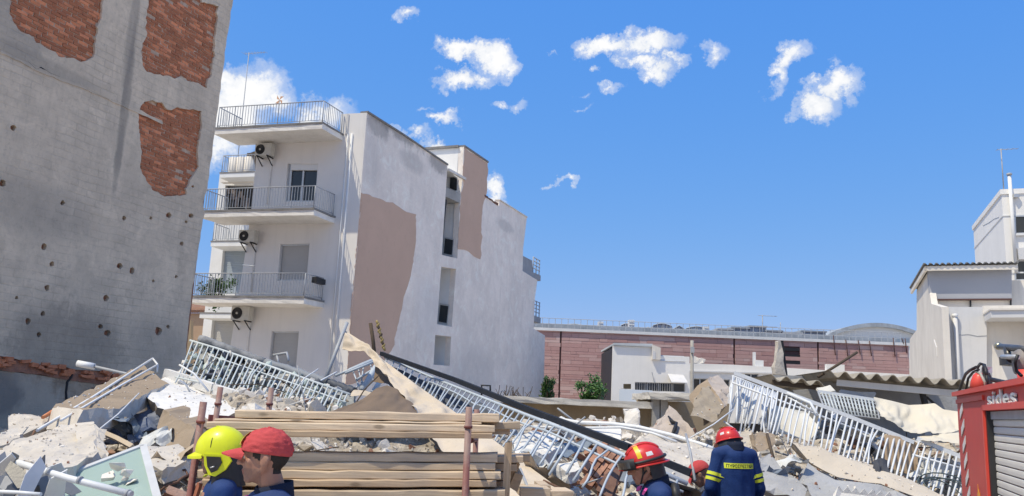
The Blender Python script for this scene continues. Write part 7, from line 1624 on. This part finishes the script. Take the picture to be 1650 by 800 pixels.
def person(label, eye, yaw, H=1.76, head_pitch=0.0, head_yaw=0.0, head_roll=0.0, lean=0.0, arms=None, hair=lambda p: False, knees=0.0, ground=0.0, beard=False, hoff=(0, 0, 0)):
    """standing figure; eye = world point of the eyes, yaw = heading (0 looks along +y), lean = forward bend of the trunk"""
    k = H / 1.76
    hip = V((0, 0, .93 - knees * .35)) * k
    Rl = Matrix.Rotation(-lean, 3, 'X')
    def tor(p): return hip + Rl @ (V(p) * k - V((0, 0, .93)) * k)          # trunk points bend about the hips
    neck = tor((0, -.02, 1.50)); Hm = Matrix.Translation(tor((hoff[0], .012 + hoff[1], 1.535 + hoff[2]))) @ (Rl.to_4x4() @ (Matrix.Rotation(head_yaw, 4, 'Z') @ Matrix.Rotation(head_roll, 4, 'Y') @ Matrix.Rotation(-head_pitch, 4, 'X'))) @ Matrix.Scale(k, 4)
    eye_l = Hm @ V((0, .07, .115)); Rz = Matrix.Rotation(yaw, 4, 'Z')
    off = V(eye) - Rz @ eye_l; X = Matrix.Translation(off) @ Rz
    base = V((off.x, off.y, off.z)); t = thing('person', label, 'person', tuple(base))
    S = lambda x: tor((x * .168, -.01, 1.425))
    arms = arms or {}
    J = {}
    for x in (-1, 1):
        el, wr = arms.get(x, ((x * .25, -.03, 1.13), (x * .27, .06, .87))); J[x] = (S(x), tor(el) if lean < .3 else V(el) * k, tor(wr) if lean < .3 else V(wr) * k)
    kn = {x: V((x * .105, .04 + knees * .3, .50 - knees * .04)) * k for x in (-1, 1)}; an = {x: V((x * .11, -.02, .085)) * k for x in (-1, 1)}; hp = {x: hip + V((x * .09, 0, 0)) * k for x in (-1, 1)}
    # body, one continuous skin
    B = Blob(); head_blob(B, Hm); B.chain([Hm @ V((0, -.018, .05)), neck, tor((0, -.015, 1.43))], [.054 * k, .058 * k, .07 * k])
    B.chain([tor((0, 0, 1.38)), tor((0, .01, 1.22)), tor((0, .01, 1.08)), hip], [.12 * k, .125 * k, .115 * k, .13 * k], (1.25, .85))
    for x in (-1, 1):
        a, e, w_ = J[x]; B.chain([tor((0, -.01, 1.42)), a, e, w_], [.06 * k, .05 * k, .038 * k, .027 * k]); hd = (w_ - e).normalized(); hand_blob(B, w_, hd, V((x, 0, 0)), 1 if x < 0 else -1, k)
        B.chain([hp[x], kn[x], an[x]], [.085 * k, .055 * k, .04 * k]); B.cap(an[x] + V((0, -.03, -.04)), an[x] + V((0, .13, -.055)), .035 * k, .028 * k)
    me = B.remesh(.0072, 2); Hi = Hm.inverted()
    def cls(p):
        q = Hi @ p
        if -.02 < q.z < .3 and abs(q.x) < .12 and -.14 < q.y < .14:
            if hair(q): return 1
            if .036 < q.z < .060 and q.y > .083 and abs(q.x) < .023: return 2
            if beard and q.z < .066 and q.y > .0 and not (q.z > .06 and q.y > .09): return 3
            if .137 < q.z < .146 and q.y > .074 and .01 < abs(q.x) < .045: return 1
        return 0
    finish(me, 'body', [M_skin, M_hair, M_lip, M_beard], X, t, cls)
    for x in (-1, 1):
        e_ = MB(); c = Hm @ V((x * .033, .0795, .1135)); e_.lathe([(.001, .009), (.007, .0065), (.0095, 0), (.007, -.0065), (.001, -.009)], c, 10); o = obj('eye', xmb(e_, X), M_eye, t)
        e_ = MB(); c = Hm @ V((x * .033 + .0, .0875, .1135)); e_.lathe([(.001, .004), (.004, .002), (.004, -.002), (.001, -.004)], c, 8); obj('iris', xmb(e_, X), M_iris, o)
    # jacket
    Jk = Blob(); Jk.chain([tor((0, -.012, 1.40)), tor((0, .0, 1.25)), tor((0, .005, 1.08)), tor((0, 0, .86))], [.125 * k, .142 * k, .137 * k, .148 * k], (1.34, .92))
    Jk.chain([S(-1) + V((.03, 0, 0)), tor((0, -.02, 1.46)), S(1) - V((.03, 0, 0))], [.075 * k, .078 * k, .075 * k])
    for x in (-1, 1):
        a, e, w_ = J[x]; Jk.chain([tor((x * .10, -.012, 1.425)), a, lerp(a, e, .5), e, lerp(e, w_, .55), w_ - (w_ - e).normalized() * .02], [.074 * k, .067 * k, .062 * k, .056 * k, .05 * k, .045 * k])
    Jk.chain([tor((-.05, -.035, 1.50)), tor((.05, -.035, 1.50))], [.03 * k, .03 * k])
    mj = Jk.remesh(.0125, 3)
    def fold(co):
        o_ = co.copy()
        for i in range(len(co)):
            p = co[i]; n1 = noise.noise(V((p[0] * 7, p[1] * 7, p[2] * 5 + eye[0] * 3))); n2 = noise.noise(V((p[0] * 16 + p[2] * 9, p[1] * 16, p[2] * 10 + 4))); c = p - np.array((0, 0, p[2])); r_ = np.linalg.norm(c[:2]) + 1e-6
            o_[i] += c / r_ * (.011 * n1 + .006 * n2)
        return o_
    jk = finish(mj, 'jacket', [M_navy], X, t, None, fold)
    # collar ring
    cm = MB(); c0 = neck; rows = []
    for (rx, ry, zz) in ((.086, .092, -.045), (.080, .086, .0), (.076, .082, .032), (.070, .076, .03), (.072, .078, -.04)):
        rows.append([c0 + Rl @ V((rx * cos(2 * pi * i / 28) * k, ry * sin(2 * pi * i / 28) * k - .004, (zz + .012 * (1 - sin(2 * pi * i / 28)) * .6 - .014 * max(0, sin(2 * pi * i / 28))) * k)) for i in range(29)])
    cm.grid(rows); obj('collar', xmb(cm, X), M_navyd, jk)
    Tr = Blob(); 
    for x in (-1, 1): Tr.chain([hp[x] + V((0, 0, .04)), kn[x], an[x] + V((0, 0, .06))], [.115 * k, .082 * k, .072 * k])
    Tr.cap(hip + V((-.05, 0, .04)), hip + V((.05, 0, .04)), .125 * k, .125 * k); finish(Tr.remesh(.014, 3), 'trousers', [M_navyd], X, t, None, fold)
    for x in (-1, 1):
        bo = Blob(); bo.cap(an[x] + V((0, 0, .12)), an[x] + V((0, -.01, -.02)), .066 * k, .056 * k); bo.cap(an[x] + V((0, -.04, -.045)), an[x] + V((0, .16, -.045)), .045 * k, .042 * k, (1, .9)); finish(bo.remesh(.012, 2), 'boot', [M_boot], X, t)
    return t, X, Hm, dict(tor=tor, J=J, k=k, jk=jk, Rl=Rl, neck=neck)
def dome(X, Hm, c, r, cut, n=32, m=16, th=.004, crease=0.0, power=2.0, seed=0):
    """shell: ellipsoid cap from the crown down to cut(angle) polar angle"""
    mb = MB(); rows = []
    for i in range(m + 1):
        row = []
        for k in range(n + 1):
            a = 2 * pi * k / n; t = cut(a) * i / m; x = sin(t) * cos(a); y = sin(t) * sin(a); z = cos(t)
            f_ = 1.0
            if crease: f_ += crease * noise.noise(V((x * 4 + seed, y * 4, z * 7))) + crease * .6 * noise.noise(V((x * 9, y * 9 + seed, z * 14))) + crease * .25 * abs(sin(a * 3)) 
            row.append(V(c) + V((x * r[0], y * r[1], z * r[2])) * f_)
        rows.append(row)
    inn = [[V(c) + (p - V(c)) * (1 - th / min(r)) for p in row] for row in rows[-2:]]
    mb.grid(rows); mb.grid([rows[-1], inn[-1], inn[-2]], False)
    return xmb(mb, X @ Hm)
def hmb(mb, X, Hm): return xmb(mb, X @ Hm)
def solid(pts, ext, X, Hm): mb = MB(); mb.prism([V(p) for p in pts], ext); return hmb(mb, X, Hm)
LEFT = pi / 2                                        # heading along -x

# ---- man with the red cap, front left
tA, XA, HA, dA = person('man in a faded red cap and navy jacket, in profile at the front left', P(402, 735, 3.85), LEFT + .55, 1.77, head_pitch=-.02, head_yaw=-.49, lean=.02, beard=True, hoff=(0, .015, .0),
    hair=lambda q: q.z > .105 + .25 * max(0, q.y) and q.y < .045 and not (abs(q.x) > .068 and -.04 < q.y < .012 and q.z < .142) or (q.y < -.045 and q.z > .045) or (abs(q.x) > .05 and .004 < q.y < .018 and .10 < q.z < .13))
cap_ = dome(XA, HA, (0, -.006, .148), (.089, .112, .092), lambda a: 1.62 + .26 * (1 - sin(a)) * .5, 64, 30, .004, .055, seed=2); oA = obj('cap', cap_, M_capred, tA)
mb = MB(); rows = []
for i in range(9):
    t = i / 8; row = []
    for k in range(17):
        u = -1 + 2 * k / 16; row.append(V((u * .086 * (1 - .22 * t * t), .092 * sqrt(max(0, 1 - .55 * u * u)) + t * .088 * (1 - .82 * u * u) + .012, .151 - .020 * u * u - t * .016 - .008 * t * t)))
    rows.append(row)
mb.grid(rows); mb.grid([[p - V((0, .0, .006)) for p in r] for r in rows]); mb.grid([rows[-1], [p - V((0, 0, .006)) for p in rows[-1]]], False); obj('bill', hmb(mb, XA, HA), M_capred, oA)
mb = MB(); arc = [V((.115 * sin(a) * .62, 0, 0)) for a in (0,)]
pts2 = []
for r_, in ((1.0,), (1.02,)): pass
bd_rows = []
for zz in (.165, .178, .192, .206, .218):
    row = []
    for k in range(11):
        a = pi / 2 + (-.42 + .84 * k / 10) * (1 - .25 * (zz - .165) / .05); st_ = sqrt(max(0, 1 - ((zz - .148) / .092) ** 2)); row.append(V((cos(a) * .089 * st_, sin(a) * .112 * st_ - .006, zz)) * 1.0 + V((0, .005, 0)) + V((cos(a), sin(a), 0)) * .007)
    bd_rows.append(row)
mb.grid(bd_rows); obj('badge', hmb(mb, XA, HA), M_gold, oA)
mb = MB(); mb.lathe([(.001, .006), (.008, .004), (.010, 0)], (0, -.006, .240), 10); obj('button', hmb(mb, XA, HA), M_capred, oA)
mb = MB(); q = dA['tor']((.085, .075, 1.455)); mb.box(q + V((0, .006, .0)), (.05, .014, .032), Euler((.5, .3, .4)).to_matrix(), jit=.003); obj('shoulder_badge', xmb(mb, XA), M_pink, dA['jk'])
mb = MB(); q = dA['tor']((-.09, .075, 1.455)); mb.box(q + V((0, .006, .0)), (.05, .014, .032), Euler((.5, -.3, -.4)).to_matrix(), jit=.003); obj('shoulder_badge', xmb(mb, XA), M_pink, dA['jk'])

# ---- man with the bright yellow helmet
tB, XB, HB, dB = person('man in bright yellow green helmet facing left, partly behind the red cap man', P(334, 731, 4.95), LEFT + .35, 1.75, head_pitch=.03, head_yaw=-.45, lean=.0, beard=True, hoff=(0, .01, -.015), hair=lambda q: q.z > .12 and q.y < .05 or (q.y < -.03 and q.z > .05))
sh_ = dome(XB, HB, (0, -.012, .137), (.118, .146, .135), lambda a: 1.70 + .18 * cos(a) ** 2 - .10 * max(0, sin(a)), 56, 24, .006); oB = obj('helmet', sh_, M_neon, tB)
mb = MB(); rows = []
for i in range(5):
    t = i / 4; rows.append([V((cos(a) * .117, sin(a) * (.145 + .050 * t * max(0, sin(a)) ** 1.5) - .012, .127 - .026 * t * max(0, sin(a)) - .012 * cos(a) ** 2)) for a in [pi * (.14 + .72 * k / 32) for k in range(33)]])
mb.grid(rows); mb.grid([[p - V((0, 0, .014)) for p in r] for r in rows]); mb.grid([rows[-1], [p - V((0, 0, .014)) for p in rows[-1]]], False); obj('brim', hmb(mb, XB, HB), M_neon, oB)
for x in (-1, 1):
    out = [(x * .108, .034, .120), (x * .110, -.105, .118), (x * .106, -.128, .082), (x * .100, -.095, .034), (x * .094, -.036, -.004), (x * .096, .004, .006), (x * .100, .030, .06)]
    obj('ear_guard', solid(out, (x * .016, 0, 0), XB, HB), M_neon, oB)
    c = V((x * .12, -.012, .062)); inn = [V((x * .1255, .016, .106)), V((x * .128, -.068, .104)), V((x * .125, -.078, .074)), V((x * .118, -.05, .030)), V((x * .112, -.014, .016)), V((x * .115, .010, .05))]
    obj('ear_pad', solid(inn, (x * .003, 0, 0), XB, HB), M_black, oB)
    mb = MB(); mb.tube([V((x * .127, -.012, .045)), V((x * .128, -.036, .052))], .004, 6); obj('clip', hmb(mb, XB, HB), M_alu, oB)
    mb = MB(); mb.beam(V((x * .092, .02, .006)), V((x * .035, .06, -.012)), .018, .005); obj('chin_strap', hmb(mb, XB, HB), M_refl, oB)
mb = MB(); mb.prism([V((-.004, -.03, .2685)), V((.004, -.03, .2685)), V((.004, .03, .2685)), V((-.004, .03, .2685))], (0, 0, .004)); obj('ridge', hmb(mb, XB, HB), M_neon, oB)
for x in (-1, 1): mb = MB(); mb.tube([V((x * .1165, .0, .155)), V((x * .112, .0, .185)), V((x * .101, .0, .207))], .0022, 5); obj('seam', hmb(mb, XB, HB), M_black, oB)
mb = MB(); rows = []
for i in range(7): t = i / 6; rows.append([V((cos(a) * (.112 - .015 * t + .01 * sin(k * 1.9) * t), sin(a) * (.135 + .02 * t) - .012, .10 - .16 * t)) for k, a in [(k, pi * (1.0 + k / 20) + .0) for k in range(21)]])
mb.grid(rows); obj('neck_curtain', hmb(mb, XB, HB), M_black, oB)
mb = MB(); q = dB['tor']((.1, .09, 1.40)); mb.box(q + V((0, .03, 0)), (.05, .02, .12), Euler((.2, 0, .3)).to_matrix(), jit=.003); obj('reflective_tab', xmb(mb, XB), surf('rust_tab', (.35, .12, .06), None, .7, 8, .4, 0), dB['jk'])

# ---- man with red helmet and goggles, middle right
tC, XC, HC, dC = person('firefighter in red helmet with yellow band and goggles, looking down to the left', P(1021, 754, 5.7), LEFT + .02, 1.74, head_pitch=.16, head_yaw=.0, lean=.12, hoff=(0, .02, -.03), hair=lambda q: q.z > .11 and q.y < .055 or (q.y < -.02 and q.z > .04))
def red_helmet(t, X, Hm, band=True, goggles=True, hs=1.0):
    c0 = V((0, -.012, .125)); Hm = Hm @ Matrix.Translation(c0) @ Matrix.Scale(hs, 4) @ Matrix.Translation(-c0)
    o = obj('helmet', dome(X, Hm, (0, -.012, .140), (.118, .150, .128), lambda a: 1.60 + .16 * max(0, -sin(a)), 56, 22, .006), M_hred, t)
    mb = MB(); rows = []
    for i in range(5): tt = i / 4; rows.append([V((cos(a) * (.118 + .016 * tt), sin(a) * (.150 + .020 * tt + .03 * tt * max(0, sin(a)) ** 2 + .012 * tt * max(0, -sin(a))) - .012, .136 - .014 * tt - .014 * max(0, -sin(a)) - .0 * tt)) for a in [2 * pi * k / 48 for k in range(49)]])
    mb.grid(rows); mb.grid([[p - V((0, 0, .006)) for p in r] for r in rows]); mb.grid([rows[-1], [p - V((0, 0, .006)) for p in rows[-1]]], False); obj('brim', hmb(mb, X, Hm), M_hred, o)
    def onshell(a, tth, k=1.0): return V((sin(tth) * cos(a) * .118 * k, sin(tth) * sin(a) * .150 * k - .012, .140 + cos(tth) * .128 * k))
    # comb ridges over the crown
    for off_ in (-.03, 0, .03):
        mb = MB(); pts = []
        for k in range(15):
            ph = -.95 + 1.9 * k / 14; y = sin(ph); pts.append(V((off_, y * .150 * .985 - .012, .140 + sqrt(max(.02, 1 - (off_ / .118) ** 2 - (y * .985) ** 2)) * .128 + .003)))
        mb.tube(pts, .0075, 8); obj('comb', hmb(mb, X, Hm), M_hred, o)
    if band:
        mb = MB(); rows = []
        for y0 in (.012, .028, .044):
            row = []
            for k in range(25):
                ph = -1.28 + 2.56 * k / 24; yy = y0 + .012; rad = sqrt(max(0, 1 - (yy / .150) ** 2)); row.append(V((sin(ph) * .118 * rad * 1.012, y0 + .01 * cos(ph), .140 + cos(ph) * .128 * rad * 1.03)))
            rows.append(row)
        mb.grid(rows); obj('yellow_band', hmb(mb, X, Hm), M_yelb, o)
    for x in (-1, 1):
        a0 = 0 if x > 0 else pi; mb = MB(); rows = [[onshell(a0 + x * (-.42 + .36 * i / 4) , tth, 1.008) for i in range(5)] for tth in (1.02, 1.14, 1.26)]; mb.grid(rows); obj('label', hmb(mb, X, Hm), M_label, o)
    if goggles:
        mb = MB(); mb.tube([V((cos(a) * .124, sin(a) * .158 - .012, .150)) for a in [2 * pi * k / 40 for k in range(41)]], .011, 6); obj('goggle_strap', hmb(mb, X, Hm), M_black, o)
        mb = MB(); rows = [[V((cos(a) * (.118 + d_), sin(a) * (.168 + d_) - .012, zz)) for a in [pi * (.16 + .68 * k / 20) for k in range(21)]] for zz, d_ in ((.188, .004), (.18, .022), (.15, .028), (.118, .024), (.108, .004))]; mb.grid(rows); obj('goggle_frame', hmb(mb, X, Hm), M_black, o)
        mb = MB(); rows = [[V((cos(a) * .149, sin(a) * .199 - .012, zz)) for a in [pi * (.22 + .56 * k / 20) for k in range(21)]] for zz in (.172, .15, .126)]; mb.grid(rows); obj('goggle_lens', hmb(mb, X, Hm), surf('goggle_lens', (.05, .07, .09), (.10, .06, .03), .12, 10, .8, 0, coat=.6) if 'goggle_lens' not in MATS else MATS['goggle_lens'], o)
    for x in (-1, 1):
        mb = MB(); mb.tube([V((x * .09, .02, .125)), V((x * .078, .035, .06)), V((x * .035, .062, -.004))], .006, 6); mb.tube([V((x * .09, -.05, .12)), V((x * .078, .033, .06))], .006, 6); obj('chin_strap', hmb(mb, X, Hm), M_black, o)
    return o
hC = red_helmet(tC, XC, HC, hs=.92)
mb = MB(); rows = []
for i in range(5): t = i / 4; rows.append([V((cos(a) * .090, sin(a) * (.112) - .02, .12 - .10 * t)) for a in [pi * (1.0 + k / 16) for k in range(17)]])
mb.grid(rows); obj('head_net', hmb(mb, XC, HC), M_black, hC)
for x in (-1, 1): mb = MB(); q = dC['tor']((x * .1, .075, 1.46)); mb.box(q + V((0, .006, .0)), (.05, .014, .03), Euler((.5, x * .3, x * .4)).to_matrix(), jit=.003); obj('shoulder_badge', xmb(mb, XC), M_pink, dC['jk'])
mb = MB(); mb.tube([dC['tor']((x, y, z)) for x, y, z in [(-.13, -.12, 1.38), (-.06, -.13, 1.47), (.06, -.13, 1.47), (.13, -.12, 1.38)]], .03, 8); obj('pack_strap', xmb(mb, XC), M_black, dC['jk'])

# ---- standing firefighter seen from behind
tD, XD, HD, dD = person('firefighter with his back turned, navy jacket with yellow reflective bands, red helmet', P(1164, 717, 8.3), .22, 1.80, head_pitch=.30, head_yaw=.35, lean=.08, hoff=(0, .05, -.10), arms={-1: ((-.245, .0, 1.14), (-.22, .2, .92)), 1: ((.245, -.0, 1.14), (.24, .16, .90))}, hair=lambda q: q.z > .1)
hD = red_helmet(tD, XD, HD, band=False, goggles=False, hs=.86)
mb = MB(); mb.grid([[V((-.03 + .03 * i, -.03 + .035 * j, .2705 - .006 * abs(i - 1) - .008 * abs(j - 1))) for i in range(3)] for j in range(3)]); obj('yellow_patch', hmb(mb, XD, HD), M_yelb, hD)
mb = MB(); rows = []
for i in range(9):
    t = i / 8; rows.append([V((cos(a) * (.094 + .05 * t + .012 * t * sin(k * 1.3)), sin(a) * (.118 + .03 * t) - .012, .125 - .15 * t - .015 * t * sin(k * .9))) for k, a in [(k, pi * (.86 + 1.28 * k / 28)) for k in range(29)]])
mb.grid(rows); mb.grid([[p * .985 for p in r] for r in rows]); obj('neck_guard', hmb(mb, XD, HD), surf('neck_guard_cloth', (.018, .024, .034), (.03, .036, .048), .85, 9, .6, .3, 60), hD)
from mathutils.bvhtree import BVHTree
def wrap(jk, pts, off):
    me = jk.data; L = root_loc(jk); bv = BVHTree.FromPolygons([v.co[:] for v in me.vertices], [p.vertices[:] for p in me.polygons]); out = []
    for p, d in pts:
        p = V(p) - L; h = bv.ray_cast(p + V(d) * .5, -V(d)); q = h[0] if h[0] else p
        out.append(q + V(d) * off + L)
    return out
bx = (XD.to_3x3() @ V((1, 0, 0))).normalized(); bk = (XD.to_3x3() @ V((0, -1, 0))).normalized()
z_a = hit(1185, 749, XD @ dD['tor']((0, -.15, 1.3)), V((0, -1, 0))).z
cb = XD @ dD['tor']((0, 0, 1.28)); mb = MB(); rows = []
zc = P(1187, 749.5, 8.18).z
for dz in (.024, .008, -.008, -.024):
    rows.append(wrap(dD['jk'], [(V((cb.x, cb.y, zc + dz)) + bx * (-.150 + .30 * k / 24), bk) for k in range(25)], .005))
mb.grid(rows); obj('back_band', mb, M_refl, dD['jk'])
tx = text_obj('ΠΥΡΟΣΒΕΣΤΙΚΗ', 'lettering', V((cb.x, cb.y, zc)) + bk * .3, bx, (0, 0, 1), .030, M_navyd, dD['jk'], .0, .01, .27)
L = root_loc(dD['jk']); bv = BVHTree.FromPolygons([v.co[:] for v in dD['jk'].data.vertices], [p.vertices[:] for p in dD['jk'].data.polygons])
for v in tx.data.vertices:
    h = bv.ray_cast(v.co + bk * .2, -bk)
    if h[0]: v.co = h[0] + bk * .0075
for x in (-1, 1):
    a, e, w_ = dD['J'][x]
    for tt in (.60, .76):
        c = lerp(a, e, tt); ax = (e - a).normalized(); e1 = ax.orthogonal().normalized(); e2 = ax.cross(e1); pts = []
        rows = []
        for dz in (-.015, .015):
            ring = [(XD @ (c + ax * dz), (XD.to_3x3() @ (e1 * cos(2 * pi * k / 24) + e2 * sin(2 * pi * k / 24))).normalized()) for k in range(25)]; rows.append([V(q) for q in wrap(dD['jk'], ring, .0045)])
        # wrap casts from outside, keep only near hits
        for r_ in rows:
            for i, q in enumerate(r_):
                if (q - XD @ c).length > .12: r_[i] = XD @ c + (q - XD @ c).normalized() * .085
        mb = MB(); mb.grid(rows); obj('sleeve_band', mb, M_refl, dD['jk'])
# ---- bending man with red cap, behind the standing one
tE, XE, HE, dE = person('man in a red cap bending down, half hidden behind the standing firefighter', P(1119, 770, 8.6), LEFT - .5, 1.72, head_pitch=-.1, lean=.72, knees=.25, arms={-1: ((-.22, .52, .86), (-.18, .72, .66)), 1: ((.22, .52, .86), (.18, .72, .66))}, hair=lambda q: q.z > .12 and q.y < .05)
oE = obj('cap', dome(XE, HE, (0, -.006, .150), (.094, .117, .098), lambda a: 1.62 + .26 * (1 - sin(a)) * .5, 40, 18, .004, .03, seed=5), M_capred, tE)
mb = MB(); rows = []
for i in range(7):
    t = i / 6; rows.append([V((u * .082 * (1 - .12 * t * t), .088 * sqrt(max(0, 1 - .45 * u * u)) + t * .082 * (1 - .42 * u * u) + .012, .146 - .030 * u * u - t * .040)) for u in [-1 + 2 * k / 12 for k in range(13)]])
mb.grid(rows); mb.grid([[p - V((0, 0, .006)) for p in r] for r in rows]); obj('bill', hmb(mb, XE, HE), M_capred, oE)
